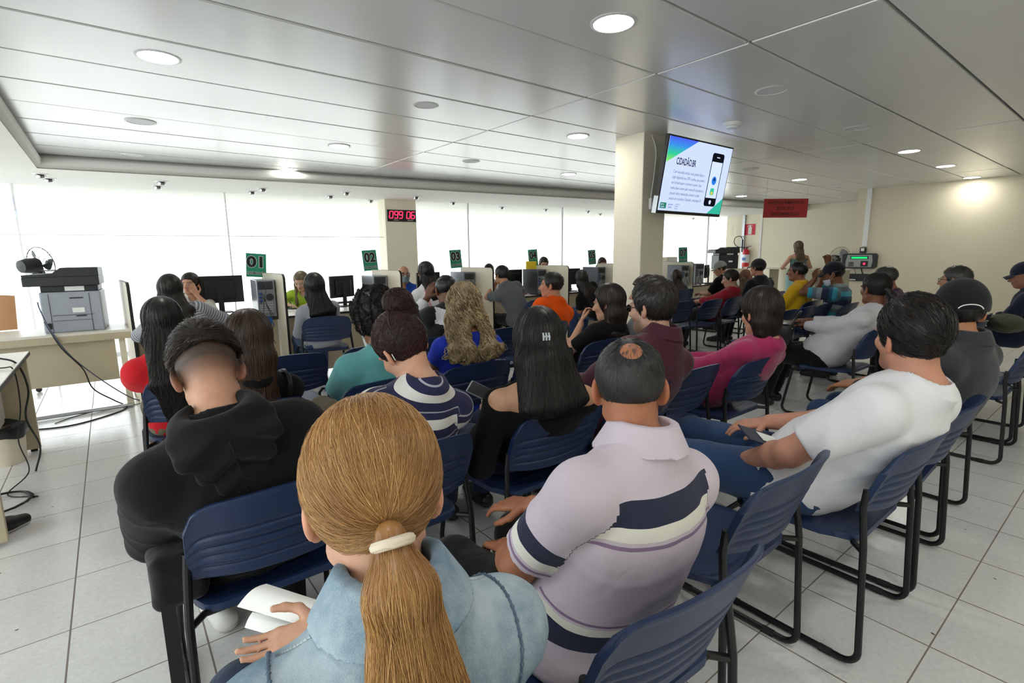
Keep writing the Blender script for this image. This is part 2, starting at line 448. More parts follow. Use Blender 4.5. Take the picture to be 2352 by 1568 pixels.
    def upper(s, p, o=0, sd=None):
        out = None; f = (.85 if s.fem else 1.0)*s.armr
        for k in ([sd] if sd else s.arm):
            S, E, W = s.arm[k][:3]; d = rc(p, S, E, .056*f+o, .043*f+o); out = d if out is None else np.minimum(out, d)
        return out
    def fore(s, p, o=0, o2=None, sd=None):
        out = None; f = (.86 if s.fem else 1.0)*s.armr; o2 = o if o2 is None else o2
        for k in ([sd] if sd else s.arm):
            S, E, W = s.arm[k][:3]; M = E+(W-E)*.3; d = smin(rc(p, E, M, .042*f+o, .043*f+o), rc(p, M, W, .043*f+o, .028*f+o2), .02); out = d if out is None else np.minimum(out, d)
        return out
    def armpar(s, p, sd):
        """0 shoulder .. 1 elbow .. 2 wrist"""
        S, E, W = s.arm[sd][:3]
        t1 = np.clip((p-S)@(E-S)/((E-S)@(E-S)), -.5, 1); t2 = np.clip((p-E)@(W-E)/((W-E)@(W-E)), 0, 1.5)
        d1 = np.linalg.norm(p-S-t1[:, None]*(E-S), axis=1); d2 = np.linalg.norm(p-E-t2[:, None]*(W-E), axis=1)
        return np.where(d1 < d2, t1, 1+t2)
    def _mk_hand(s, sd):
        S, E, W, h, n, curl, k = s.arm[sd]; q = (.9 if s.fem else 1.0)*s.hs
        l = np.cross(h, n)*k; segs = []; palm = []
        W = W+h*.012
        for i, (off, ln, fl) in enumerate([(.031,.088,.072),(.010,.092,.080),(-.011,.088,.075),(-.031,.080,.060)]):
            K = W+h*ln*q+l*off*q; palm.append((W+l*off*.55*q, K, .0135*q, .0105*q))
            a = curl*(.55+.12*i); d = h*math.cos(a*.4)+n*math.sin(a*.4)+l*off*1.2; p0 = K
            for j, (fr, rr) in enumerate([(.45,.0092),(.30,.0083),(.25,.0074)]):
                d = d/np.linalg.norm(d); p1 = p0+d*fl*fr*q; segs.append((p0, p1, rr*q, rr*.9*q)); p0 = p1
                ang = curl*(.9, .8, .5)[j]; d = d*math.cos(ang)+(n-d*(n@d))*math.sin(ang)
        T0 = W+h*.018*q+l*.030*q; T1 = T0+(h*.55+l*.72+n*.35)/1.0*.042*q; T2 = T1+(h*.88+l*.30+n*.30)*.032*q; T3 = T2+(h*.92+l*.02+n*.30)*.026*q
        th = [(T0, T1, .0145*q, .0115*q), (T1, T2, .0110*q, .0098*q), (T2, T3, .0098*q, .0080*q)]
        return palm, segs, th, W+h*.08*q
    def hand(s, p, sd):
        palm, segs, th, c = s._hands[sd]
        def fn(p):
            d = None
            for a in palm: e = rc(p, *a); d = e if d is None else smin(d, e, .012)
            f = None
            for a in segs: e = rc(p, *a); f = e if f is None else np.minimum(f, e)
            d = smin(d, f, .006); t = None
            for a in th: e = rc(p, *a); t = e if t is None else smin(t, e, .006)
            return smin(d, t, .008)
        return masked(p, c, .17*s.hs, fn)
    def legs(s, p, o=0, oa=None):
        out = None; f = s.legr*(1.03 if s.fem else 1.0); oa = o if oa is None else oa
        for H, K, A, toe in s.leg.values():
            C = K+(A-K)*.28+V3(0, -.022, 0)
            d = smin(rc(p, H, K, .092*f+o, .060*f+o), smin(rc(p, K, C, .056*f+o, .056*f+o), rc(p, C, A, .055*f+o, .036+oa), .03), .03)
            out = d if out is None else np.minimum(out, d)
        return out
    def foot(s, p, o=0, sd=None):
        out = None
        for k in ([sd] if sd else s.leg):
            H, K, A, toe = s.leg[k]; t = V3(toe[0], toe[1], toe[2]); t /= np.linalg.norm(t)
            heel = A+V3(0, 0, -.045)-t*.045; ball = A+t*.12+V3(0, 0, -.055); tip = A+t*.185+V3(0, 0, -.058)
            d = smin(smin(rc(p, heel, ball, .034+o, .036+o), rc(p, ball, tip, .036+o, .026+o), .02), rc(p, A+V3(0, 0, .01), ball, .036+o, .03+o), .02)
            out = d if out is None else np.minimum(out, d)
        return out
    def hl(s, p): return ((p-s.Hc)@s.R)/s.hs
    def head(s, p):
        def fn(pp):
            q = s.hl(pp); ax = np.abs(q[:, 0]); m = np.stack([ax, q[:, 1], q[:, 2]], 1)
            d = smin(el(q, (0,-.016,.035), (.076,.097,.083)), el(q, (0,.030,-.028), (.060,.066,.088)), .035)
            d = smin(d, el(q, (0,.050,-.088), (.036,.040,.028)), .025)
            d = smin(d, rc(m, (.046,.0,-.058), (.022,.062,-.094), .020, .018), .022)
            d = smin(d, el(m, (.036,.066,-.022), (.024,.022,.020)), .02)
            d = smin(d, el(m, (.028,.080,.022), (.030,.013,.009)), .012)
            d = smax(d, -el(m, (.032,.101,.002), (.019,.014,.012)), .012)
            d = smin(d, el(m, (.032,.080,.002), (.0120,.0115,.0105)), .004)
            d = smin(d, smin(rc(q, (0,.088,.010), (0,.116,-.030), .0085, .0125), el(m, (.012,.103,-.034), (.010,.011,.009)), .008), .010)
            d = smin(d, el(q, (0,.090,-.055), (.023,.013,.0065)), .006); d = smin(d, el(q, (0,.088,-.067), (.019,.013,.0075)), .005)
            d = smax(d, -el(q, (0,.107,-.0605), (.022,.007,.0018)), .003)
            e = q.copy(); e[:, 0] = ax
            c, sn = math.cos(.45), math.sin(.45)
            ex = (ax-.080)*c-(q[:, 1]+.012)*-sn*-1; ey = (ax-.080)*sn+(q[:, 1]+.012)*c
            ex = (ax-.079)*c+(q[:, 1]+.010)*sn; ey = -(ax-.079)*sn+(q[:, 1]+.010)*c
            E = np.stack([ex, ey, q[:, 2]+.004-.15*ey], 1)
            ear = el(E, (.0,-.004,.0), (.0095,.020,.033)); ear = smin(ear, el(E, (-.002,.004,-.026), (.008,.010,.012)), .008)
            ear = smax(ear, -el(E, (.012,.0,.003), (.010,.010,.019)), .006)
            return smin(d, ear, .006)*s.hs
        return masked(p, s.Hc, .20*s.hs, fn)
    def neckd(s, p, o=0):
        f = (.86 if s.fem else 1.0)*s.neckf
        return rc(p, s.N-s.U*.03, s.skull, .062*f+o, .054*f+o)
    def full(s, p):
        d = smin(s.torso(p), s.trap(p), .04)
        d = smin(d, s.neckd(p), .035)
        d = smin(d, s.head(p), .022)
        a = smin(s.upper(p), s.fore(p), .02)
        for sd in s.arm:
            if sd not in s.hand_off: a = smin(a, s.hand(p, sd), .012)
        d = smin(d, a, .018)
        d = smin(d, smin(s.legs(p), s.foot(p), .02), .012)
        return d
    def bounds(s, m=.06, lo_z=0.0):
        pts = [s.P, s.N, s.Hc+V3(0,0,.14), s.Hc+V3(.12,.13,0), s.Hc-V3(.12,.13,0)]
        for S, E, W, h, *_ in s.arm.values(): pts += [S, E, W, W+h*.2]
        for H, K, A, t in s.leg.values(): pts += [K, A, A+V3(*t)*.23-V3(0,0,.08), H]
        pts = np.array(pts); lo, hi = pts.min(0)-m-.09, pts.max(0)+m+.09; lo[2] = max(lo[2], -.012); return lo, hi
    def skincol(s, V, tone, fade=None, lips=1, brow=(.03,.02,.015), stub=0, extra=None):
        q = s.hl(V); ax = np.abs(q[:, 0]); c = np.tile(np.array(lin(tone)), (len(V), 1))
        def blend(w, col):
            nonlocal c
            w = np.clip(w, 0, 1)[:, None]; c = c*(1-w)+np.array(lin(col))*w
        hd = np.linalg.norm(q, axis=1) < .17; red = np.array(lin(tone))*np.array([1.05,.80,.75])
        blend(hd*np.exp(-(((ax-.038)/.02)**2+((q[:, 2]+.03)/.02)**2))*(q[:, 1] > .03)*.5, red)
        blend(hd*(ax > .076)*(np.abs(q[:, 2]) < .05)*(np.abs(q[:, 1]) < .045)*.55, red)
        blend(hd*lips*np.exp(-((q[:, 0]/.024)**4+((q[:, 2]+.061)/.0105)**4))*(q[:, 1] > .07)*.8, np.array(lin(tone))*np.array([.85,.5,.5]))
        blend(hd*np.exp(-(((ax-.033)/.022)**4+((q[:, 2]-.026+abs(0))/.0065)**4))*(q[:, 1] > .05)*.9, brow)
        ey = np.sqrt((ax-.032)**2+(q[:, 2]-.002)**2); blend(hd*(q[:, 1] > .07)*np.exp(-(((ax-.032)/.0135)**6+((q[:, 2]-.002)/.0062)**6)), (.42,.38,.35))
        blend(hd*(q[:, 1] > .075)*(ey < .0062), (.02,.012,.01))
        blend(hd*(q[:, 1] > .07)*np.exp(-(((ax-.032)/.015)**4+((q[:, 2]-.0095)/.0022)**4))*.8, brow)
        if stub: blend(hd*stub*np.clip((-.035-q[:, 2])/.02, 0, 1)*np.clip((q[:, 1]-.0)/.03, 0, 1), brow)
        if fade is not None: blend(fade(q)*hd, brow)
        if extra is not None: c = extra(c, V, q)
        return c
# ---- hair
def hairline(q, back=-.080, side=-.028, front=.066, fy=.090):
    """height of the hair edge (head-local z) as a function of y"""
    return np.interp(q[:, 1], [-.12,-.06,-.035,-.012,.012,.030,.052,fy,.13], [back,back,(-.055 if back < -.03 else (back+side)/2),side,side,max(.0, side-.01),max(.035, side-.02),front,front+.03])+np.clip((q[:, 1]-.03)/.05, 0, 1)*.024*np.minimum((np.abs(q[:, 0])/.045)**2, 1.3)
def cap_sdf(B, th, top=0., back=-.080, side=-.028, front=.066, lump=0, k=.012, sideth=None, fy=.090):
    fl = Folds(int(abs(B.Hc[0]*977))+3, 55, 3) if lump else None; st = th if sideth is None else sideth
    def fn(p):
        q = B.hl(p); w = np.clip((q[:, 2]-.0)/.07, 0, 1); o = st+(th-st)*w
        d = el(q, (0,-.016,.035+top*.3), (.076, .097, .083+top))
        d = d-o
        if lump: d = d-lump*fl(p)
        d = smax(d, hairline(q, back, side, front, fy)-q[:, 2], k)
        return d*B.hs
    return fn
def ribbon(p, pts, ws, ds, X):
    best = None; pts = [V3(*a) for a in pts]
    for i in range(len(pts)-1):
        a, b = pts[i], pts[i+1]; ba = b-a; L2 = ba@ba; q = p-a; t = np.clip(q@ba/L2, 0, 1)
        u = ba/math.sqrt(L2); x = X-u*(X@u); x = x/np.linalg.norm(x); y = np.cross(x, u); q = q-t[:, None]*ba
        w = ws[i]+(ws[i+1]-ws[i])*t; d = ds[i]+(ds[i+1]-ds[i])*t
        k = np.sqrt((q@x/w)**2+(q@y/d)**2+(q@u/np.minimum(w, d))**2); e = (k-1)*np.minimum(w, d)
        best = e if best is None else smin(best, e, .02)
    return best
def add_hair(B, root, fn, lo, hi, mat, h=.007, n=0, flow=None, steps=14, step=.016, off=.0, r=.0011, curl=0, curlf=40, name='hair', grooves=None, keep=1.0, sel=None, lift=None, parent=None, tf=None, base=.12):
    g = fn
    me = sdf_mesh(g, lo, hi, h*QUAL, name, {'rnd': (lambda V: np.full(len(V), base))})  # shade between strands put into the hair mass as a darker tone
    o = obj(name, me, parent or root, mat)
    if n and flow:
        V = np.empty(len(me.vertices)*3); me.vertices.foreach_get('co', V); V = V.reshape(-1, 3)
        if sel is not None: V = V[sel(V)]
        s = V[RNG.integers(0, len(V), n)]+RNG.normal(size=(n, 3))*h*.5
        P = trace(tf or fn, s, flow, steps, step, off, curl, curlf, lift, keep)
        rnd = np.clip(RNG.normal(.5, .09, n)+.12*np.sin(s[:, 0]*260+s[:, 1]*150+3*np.sin(s[:, 2]*20))+.22*np.sin(s[:, 0]*95+2*np.sin(s[:, 2]*33)+s[:, 1]*60), 0, 1)
        sm_ = strand_mesh(P+RNG.normal(size=(n, 1, 3))*.0012, r, rnd)
        so = obj('hair_strands', sm_, o, mat)
    return o
# ---- clothing
def make_top(B, root, mat, name='shirt', o=.012, sleeve=.75, osl=.014, neckline='crew', hem=-.10, fold=.006, seed=1, freq=20, h=.008, cuff=0, pat=None, drop=0, extra=None, neckcut=None, puff=0):
    F = Folds(seed, freq)
    def base(p):
        d = smin(B.torso(p, o), B.trap(p, o*.8), .035)
        if hem <= -.15:
            for H, K, A, toe in B.leg.values(): d = smin(d, rc(p, H-V3(0,.01,0), H+(K-H)*.20, .094*B.legr+o*.75, .090*B.legr+o*.75), .03)
        return d
    cuts = []
    nk = None; cp = cn = None
    f = .88 if B.fem else 1.0
    ax = B.skull-B.N; ax = ax/np.linalg.norm(ax)*.55+B.U*.45; ax /= np.linalg.norm(ax); Fn = B.F-ax*(B.F@ax); Fn /= np.linalg.norm(Fn); nf = B.neckf
    if neckline == 'crew': nk = (B.N-B.U*.030+Fn*.050, B.N+ax*.030+Fn*.006, B.N+ax*.25, .058*f*nf, .0635*f*nf)
    elif neckline == 'high': nk = (B.N-B.U*.0+Fn*.035, B.N+ax*.045+Fn*.006, B.N+ax*.25, .052*f*nf, .060*f*nf)
    elif neckline == 'v': nk = (B.N-B.U*.11+Fn*.085, B.N+ax*.030+Fn*.006, B.N+ax*.25, .040*f*nf, .066*f*nf)
    elif neckline == 'scoop': nk = (B.N-B.U*.055+Fn*.055, B.N+ax*.002, B.N+ax*.25, .078*f*nf, .080*f*nf)
    elif neckline == 'off': cp, cn = B.P+B.U*B.L*.835, B.U*.97+B.F*.24
    else: cp, cn = neckcut
    if cn is not None: cn = cn/np.linalg.norm(cn)
    def fn(p):
        t = B.tcoord(p); d = base(p)
        fa = F(p)
        for sd in B.arm:
            S, E, W = B.arm[sd][:3]; k = B.arm[sd][6]
            if sleeve <= 0: break
            a = B.armpar(p, sd); u = B.upper(p, osl, sd)
            if puff: u = u-puff*np.exp(-((a-.35)/.3)**2)
            if sleeve > 1: u = smin(u, B.fore(p, osl, osl*.8, sd), .02)
            lim = (a-sleeve)*(np.linalg.norm(E-S) if sleeve <= 1 else np.linalg.norm(W-E))
            u = smax(u, lim, .006); d = smin(d, u, .03)
        if fold: d = d-1.15*fold*fa*np.clip((1.02-t)*4, .25, 1)
        d = smax(d, (min(hem, -.4 if hem <= -.15 else hem)-t)*B.L, .008); d = smax(d, (p-cp)@cn, .006) if cp is not None else smax(d, -np.minimum(rc(p, nk[0], nk[1], nk[3], nk[4]), rc(p, nk[1], nk[2], nk[4], nk[4]*1.25)), .006)
        if extra is not None: d = extra(d, p, t)
        return d
    def patf(V):
        if pat is not None: return pat(V)
        t = B.tcoord(V)*B.L; out = t; dt = B.torso(V)
        for sd in B.arm:
            a = B.armpar(V, sd); S, E = B.arm[sd][:2]; L = np.linalg.norm(E-S); du = np.minimum(B.upper(V, 0, sd), B.fore(V, 0, None, sd))
            out = np.where((du < dt+.02) & ((V-S)@B.X*B.arm[sd][6] > -.028), B.L*.835-a*L, out)
        return out
    lo, hi = B.bounds(.05); lo[2] = max(lo[2], B.P[2]-.22)
    me = sdf_mesh(fn, lo, hi, h*QUAL, name, {'pat': patf}); ob = obj(name, me, root, mat)
    ob['_'] = 0; del ob['_']; B.topfn = fn; return ob
def make_pants(B, root, mat, name='trousers', o=.014, length=1.0, fold=.007, seed=2, h=.010, waist=.04, oa=.025):
    F = Folds(seed, 18)
    def fn(p):
        d = smin(smax(B.torso(p, o*.7), (B.tcoord(p)-waist)*B.L, .01), B.legs(p, o, oa), .04)
        d = d-fold*F(p)
        lim = None
        for H, K, A, toe in B.leg.values():
            e = K+(A-K)*length; u = (A-K)/np.linalg.norm(A-K); l = (p-e)@u
            near = np.linalg.norm(p-(K+A)/2, axis=1) < .34; lim = np.where(near, l, -1) if lim is None else np.maximum(lim, np.where(near, l, -1))
        return smax(d, lim, .006)
    lo, hi = B.bounds(.04); hi[2] = min(hi[2], B.P[2]+.30)
    return obj(name, sdf_mesh(fn, lo, hi, h*QUAL, name), root, mat)
def make_shoes(B, root, mat, sole, h=.008, o=.007):
    for sd in B.leg:
        H, K, A, toe = B.leg[sd]; zs = A[2]-.072
        fn = lambda p: smax(smax(B.foot(p, o, sd), (zs-p[:, 2]), .003), (p[:, 2]-A[2]-.02), .006)
        lo = A-V3(.16,.12,.12); hi = A+V3(.16,.26,.06); t = V3(*toe)
        if t[1] < .3: lo = A-V3(.26,.26,.12); hi = A+V3(.26,.26,.06)
        so = obj('shoe', sdf_mesh(fn, lo, hi, h*QUAL, 'shoe'), root, mat)
        fs = lambda p: smax(smax(B.foot(p, o+.004, sd), p[:, 2]-zs-.016, .002), zs-.012-p[:, 2], .002)
        obj('sole', sdf_mesh(fs, lo, hi, h*QUAL, 'sole'), so, sole)
def start_person(label, loc, rz=0, group=None, **kw):
    B = Body(**kw); root = thing('person', label, 'person', (loc[0], loc[1], 0), rz, group); return B, root
def end_body(B, root, tone, h=.008, **kw):
    lo, hi = B.bounds(.03)
    me = sdf_mesh(B.full, lo, hi, h*QUAL, 'body', {'col': lambda V: B.skincol(V, tone, **kw)}); return obj('body', me, root, skin_mat())
# ------------------------------------------------------------------ camera
Rb = Matrix(np.stack([RCAM@V3(1,0,0), RCAM@V3(0,-1,0), RCAM@V3(0,0,-1)], 1).tolist())
cam = bpy.data.cameras.new('camera'); cam.sensor_width = 36; cam.lens = FPX/2352*36; cam.clip_start = .02
co = bpy.data.objects.new('camera', cam); COL.objects.link(co); co.matrix_world = Matrix.Translation((0, 0, CAMZ)) @ Rb.to_4x4(); SC.camera = co
ZC = 2.577; ZS = 2.42; XL = -.50          # ceiling, soffit, left end of the panel ceiling
XB = 14.0                                 # far end wall
def fac_y(x): return 9.5-.1465*x
def cove_y(x): return 7.83-.1465*x
FA = math.atan2(-.1465, 1)
def struct(o): o['kind'] = 'structure'; return o
# ------------------------------------------------------------------ setting materials
def mat_floor():
    t = NT('white_floor_tile'); p = t.pr((.72,.72,.70), .12, 0, .5)
    co = t.n('ShaderNodeTexCoord').outputs['Object']
    mp = t.n('ShaderNodeMapping'); t.l(co, mp.inputs[0]); mp.inputs['Location'].default_value = (.068/.411+.5, -2.245/.4189+5.5, 0)
    mp.inputs['Scale'].default_value = (1/.411, 1/.4189, 1)
    sx = t.n('ShaderNodeSeparateXYZ'); t.l(mp.outputs[0], sx.inputs[0])
    def edge(a):
        f = t.math('FRACT', a); d = t.math('ABSOLUTE', t.math('SUBTRACT', f, .5)); return d
    gx = t.math('GREATER_THAN', edge(sx.outputs[0]), .4925); gy = t.math('GREATER_THAN', edge(sx.outputs[1]), .4940)
    g = t.math('MAXIMUM', gx, gy)
    n = t.noise(3.2, 5, co, .6); n2 = t.noise(55, 4, co, .65)
    c1 = t.mixc(n2.outputs[0], (.60,.60,.59), (.86,.86,.85)); c2 = t.mixc(n.outputs[0], (.90,.90,.90), (1.08,1.08,1.08)); c = t.mixc(1, c1, c2, 'MULTIPLY')
    wn = t.n('ShaderNodeTexWhiteNoise'); 
    fl = t.n('ShaderNodeVectorMath', operation='FLOOR'); t.l(mp.outputs[0], fl.inputs[0]); t.l(fl.outputs[0], wn.inputs['Vector'])
    c = t.mixc(1, c, t.mixc(wn.outputs['Value'], (.95,.95,.95), (1.03,1.03,1.03)), 'MULTIPLY')
    dirt = t.noise(1.7, 4, co); gc = t.mixc(dirt.outputs[0], (.09,.075,.06), (.33,.29,.25))
    sp = t.noise(26, 1, co); spk = t.math('GREATER_THAN', sp.outputs[0], .792)
    c = t.mixc(spk, c, (.16,.13,.11))
    c = t.mixc(g, c, gc); t.l(c, p.inputs['Base Color'])
    r = t.math('MULTIPLY_ADD', n2.outputs[0], .13, .13); r = t.math('MAXIMUM', r, t.math('MULTIPLY', g, .7)); t.l(r, p.inputs['Roughness'])
    w = t.noise(38, 2, co); h = t.math('ADD', t.math('MULTIPLY', w.outputs[0], .5), t.math('MULTIPLY', g, -1.0)); t.bump(h, .22, .006, p)
    return t.mat
def mat_wall(name, c):
    t = NT(name); p = t.pr(lin(c), .75, 0, .3); n = t.noise(1.1, 3); n2 = t.noise(170, 2)
    cc = lin(c); t.l(t.mixc(n.outputs[0], tuple(x*.95 for x in cc), tuple(x*1.04 for x in cc)), p.inputs['Base Color']); t.bump(n2.outputs[0], .12, .003, p); return t.mat
def mat_panel():
    t = NT('white_metal_ceiling_panel'); p = t.pr((.74,.745,.75), .28, .2, .5)
    co = t.n('ShaderNodeTexCoord').outputs['Object']; n = t.noise(1.3, 2, co); t.l(t.mixc(n.outputs[0], (.70,.705,.71), (.76,.765,.77)), p.inputs['Base Color'])
    n2 = t.noise(.9, 2, co); t.l(t.math('MULTIPLY_ADD', n2.outputs[0], .10, .20), p.inputs['Roughness'])
    n3 = t.noise(1.1, 1, co); t.bump(n3.outputs[0], .25, .02, p); return t.mat
M_floor = mat_floor(); M_wall = mat_wall('cream_wall_paint', 'efe8d2'); M_wall2 = mat_wall('beige_wall_paint', 'ddd5bc'); M_white = mat_wall('white_plaster', 'e4e3dd')
M_panel = mat_panel(); M_gap = pm('dark_ceiling_gap', '2c2c2c', .8)
M_black = pm('black_plastic', '17181a', .45); M_blackm = pm('black_metal', '121315', .35, .3)
M_chrome = pm('chrome', 'c8c8c8', .12, 1.0, var=0); M_cream = pm('cream_laminate', 'd8cfba', .45); M_edge = pm('black_edge_band', '1b1a1a', .5)
M_top = pm('pale_grey_desk_laminate', 'dcd6ca', .35); M_front = pm('beige_desk_front', 'b5a88f', .5); M_alu = pm('aluminium', 'b9bcc0', .3, .9, var=.02)
M_paper = pm('white_paper', 'eeeeea', .8, var=.02); M_white_pl = pm('white_plastic', 'e8e8e6', .4, var=.02)
M_green = pm('green_card', '1f8a68', .6); M_ink = pm('black_ink', '1a1a1c', .7); M_inkw = pm('white_ink', 'dfe6e0', .7)
# ------------------------------------------------------------------ floor, ceiling, walls
X0, Y0 = -3.2, -2.6
m = MB(); m.box(X0-.2, XB+.3, Y0-.2, 10.9, -.12, 0); struct(m.build('floor', M_floor))
# ceiling: panels as individual long trays in one structural mesh with dark gaps above
m = MB(); ys = [2.24+.63*k for k in range(-8, 11)]; xs = [XL, 2.97, 6.66, 10.35, 14.2]
for i in range(len(xs)-1):
    for k in range(len(ys)-1):
        a, b = ys[k]+.006, ys[k+1]-.010
        xa, xb = xs[i]+.006+random.uniform(-.002,.004), xs[i+1]-.006
        if a > cove_y(xa)+.1: continue
        dz = random.uniform(-.0025, .0025)
        m.bbox(xa, xb, a, b, ZC+dz, ZC+.03+dz, .006, seg=2)
ceil = struct(m.build('ceiling', [M_panel]))
m = MB(); m.box(X0-.2, XB+.3, Y0-.2, 10.9, ZC+.05, ZC+.2); struct(m.build('ceiling_slab', M_gap))
# cove: rounded edge between the panel ceiling and the lower soffit by the windows, returns along the left side
def cove_mesh():
    m = MB(); r = .085; prof = []
    for i in range(9):
        a = PI/2*i/8; prof.append((r*(1-math.cos(a)), -r*math.sin(a)))      # (outward, down)
    prof = [(0, .05)]+[(o-.0, z) for o, z in [(-.01, .0)]]+[(o*.9-.01, z*1.0) for o, z in prof]+[(.22, ZS-ZC+.0)]
    prof = [(0, .06), (0, 0), (-.035, -.02), (-.05, -.055), (-.045, -.095), (-.02, -.135), (.02, ZS-ZC)]
    path = [(XL, Y0, (-1, 0)), (XL, cove_y(XL), None), (XB+.2, cove_y(XB+.2), None)]
    n2 = V3(.145, .9894, 0); n1 = V3(-1, 0, 0); cor = n1+n2*(1+0)
    nm = [n1, (n1+n2)/(1+n1@n2), n2]
    pts = [V3(XL, Y0-.2, ZC), V3(XL, cove_y(XL), ZC), V3(XB+.2, cove_y(XB+.2), ZC)]
    rows = [[pts[j]+nm[j]*o+V3(0, 0, z) for (o, z) in prof] for j in range(3)]
    P = len(prof); vs = [v for r_ in rows for v in r_]
    fs = [(j*P+i, j*P+i+1, (j+1)*P+i+1, (j+1)*P+i) for j in range(2) for i in range(P-1)]
    m.add(vs, fs); return m
struct(cove_mesh().build('trim_1', M_white, sm=True, ang=1.2))
m = MB()
vs = [(XL+.0, cove_y(XL)+.0, ZS), (XB+.2, cove_y(XB+.2), ZS), (XB+.2, 10.9, ZS), (X0-.2, 10.9, ZS), (X0-.2, Y0-.2, ZS), (XL, Y0-.2, ZS)]
vs = [(x, y, z) for x, y, z in vs]; n = len(vs)
m.add(vs+[(x, y, z+.06) for x, y, z in vs], [(0,1,2,3),(0,3,4,5)]+[(n+3,n+2,n+1,n),(n+5,n+4,n+3,n)])
struct(m.build('ceiling_soffit', M_white))
# thin seam line in the soffit below the cove
# right wall (ends at a free edge), far end wall, rear and left walls
m = MB(); m.box(11.5, 11.75, Y0-.2, 3.85, 0, ZC+.05); struct(m.build('wall_right', M_wall2))
m = MB(); m.box(XB, XB+.2, 2.5, 7.9, 0, ZC+.05); struct(m.build('wall_back', M_wall))
m = MB(); m.box(11.75, XB+.2, 2.3, 2.5, 0, ZC+.05); struct(m.build('wall_side', M_wall))
m = MB(); m.box(X0-.2, 11.75, Y0-.2, Y0, 0, ZC+.05); struct(m.build('wall_rear', M_wall2))
# trims on the end wall: two pale vertical strips
m = MB(); p = px_x(1750, 505, XB); m.box(XB-.02, XB, p[1]-.025, p[1]+.025, .0, ZS); struct(m.build('trim_2', M_white_pl))
m = MB(); m.box(XB-.05, XB+.0, fac_y(XB)-.10, fac_y(XB)-.03, .0, ZS); struct(m.build('trim_3', M_alu))
# window facade: glass panes between slim mullions, low sill
def glass_mat():
    t = NT('window_glass'); tr = t.n('ShaderNodeBsdfTransparent'); tr.inputs[0].default_value = (.97,.985,.98,1); gl = t.n('ShaderNodeBsdfGlossy'); gl.inputs['Roughness'].default_value = .02
    fr = t.n('ShaderNodeLayerWeight'); fr.inputs[0].default_value = .12; mx = t.n('ShaderNodeMixShader'); t.l(t.math('MULTIPLY', fr.outputs[1], .6), mx.inputs[0]); t.l(tr.outputs[0], mx.inputs[1]); t.l(gl.outputs[0], mx.inputs[2]); t.l(mx.outputs[0], t.out.inputs[0]); return t.mat
M_glass = glass_mat()
def facx(u, v=560):
    r = _ray(u, v); t = 9.5/(r[1]+.1465*r[0]); return r[0]*t
panes = [(-3.2, -.9), (-.9, 1.55), (1.55, 4.02), (4.62, facx(1075)), (facx(1075), facx(1290)), (facx(1290), facx(1624)), (facx(1624), XB)]
ef = Matrix.Rotation(FA, 4, 'Z')
def on_fac(x, dy=0, z=0): return Vector((x-math.sin(FA)*dy, fac_y(x)+math.cos(FA)*dy, z))
for i, (a, b) in enumerate(panes):
    w = (b-a)/math.cos(FA); A = on_fac(a)
    root = struct(thing('window_%d' % (i+1), 'tall clear shopfront window pane', None)); root.location = A; root.rotation_euler = (0, 0, FA)
    for k in ('label',): del root[k]
    m = MB(); m.box(.0, w, -.006, .006, .05, ZS+.02); g = struct(m.build('window_%d_glass' % (i+1), M_glass, root))
    m = MB(); m.box(0, .022, -.02, .02, 0, ZS+.02); m.box(0, w, -.03, .03, 0, .05)
    if i < 3: m.box(0, w, -.015, .015, 1.748, 1.760)
    struct(m.build('window_%d_frame' % (i+1), M_white_pl, root))
# left side glazing, stretched unseen behind the camera to light the front rows
w = fac_y(X0)-Y0
root = struct(bpy.data.objects.new('window_8', None)); COL.objects.link(root); root.location = (X0, Y0, 0)
m = MB(); m.box(-.006, .006, 0, w, .05, ZS+.02); struct(m.build('window_8_glass', M_glass, root))
m = MB(); m.box(-.03, .03, 0, w, 0, .05)
for k in range(8): m.box(-.03, .03, w*k/8, w*k/8+.04, 0, ZS+.02)
struct(m.build('window_8_frame', M_alu, root))
# facade column and free-standing square pillar
m = MB(); m.bbox(-.29, .29, -.06, .4, 0, ZS+.03, .006); o = struct(m.build('column_window', M_wall)); o.location = on_fac(4.32, -.06); o.rotation_euler = (0, 0, FA)
m = MB(); m.bbox(4.24, 4.62, 3.30, 3.66, 0, ZC+.02, .008); struct(m.build('pillar', M_wall))
# conduit on the right wall
m = MB(); y = 3.645; m.bbox(11.465, 11.5, y-.04, y+.04, 1.50, ZC, .004); struct(m.build('trim_4', M_white_pl))
# skirting
m = MB(); m.box(XB-.012, XB, 2.5, 7.4, 0, .09); struct(m.build('baseboard_back', M_white))
m = MB(); m.box(11.488, 11.5, Y0, 3.85, 0, .09); struct(m.build('baseboard_right', M_wall2))
# ------------------------------------------------------------------ outside: pavement, pale building across the street, sign lettering on the glass
m = MB(); m.box(-20, 34, 8, 34, -.25, -.13); struct(m.build('pavement_outside', pm('pale_pavement', 'd8d6d0', .8)))
m = MB(); m.box(-22, 36, 30, 31, -.2, .9); struct(m.build('street_wall_outside', pm('pale_render', 'f0eeea', .8)))
wd = bpy.data.worlds.new('daylight'); SC.world = wd; wd.use_nodes = True; bg = wd.node_tree.nodes['Background']
bg.inputs[0].default_value = (.93, .97, 1.0, 1); bg.inputs[1].default_value = 3.1
SC.view_settings.view_transform = 'Standard'; SC.view_settings.look = 'None'; SC.view_settings.gamma = 1; SC.view_settings.exposure = 0.25; SC.view_settings.use_curve_mapping = False
SC.cycles.use_denoising = True; SC.cycles.max_bounces = 8; SC.cycles.diffuse_bounces = 5; SC.cycles.glossy_bounces = 4; SC.cycles.transparent_max_bounces = 12
SC.cycles.caustics_reflective = False; SC.cycles.caustics_refractive = False; SC.cycles.sample_clamp_indirect = 8
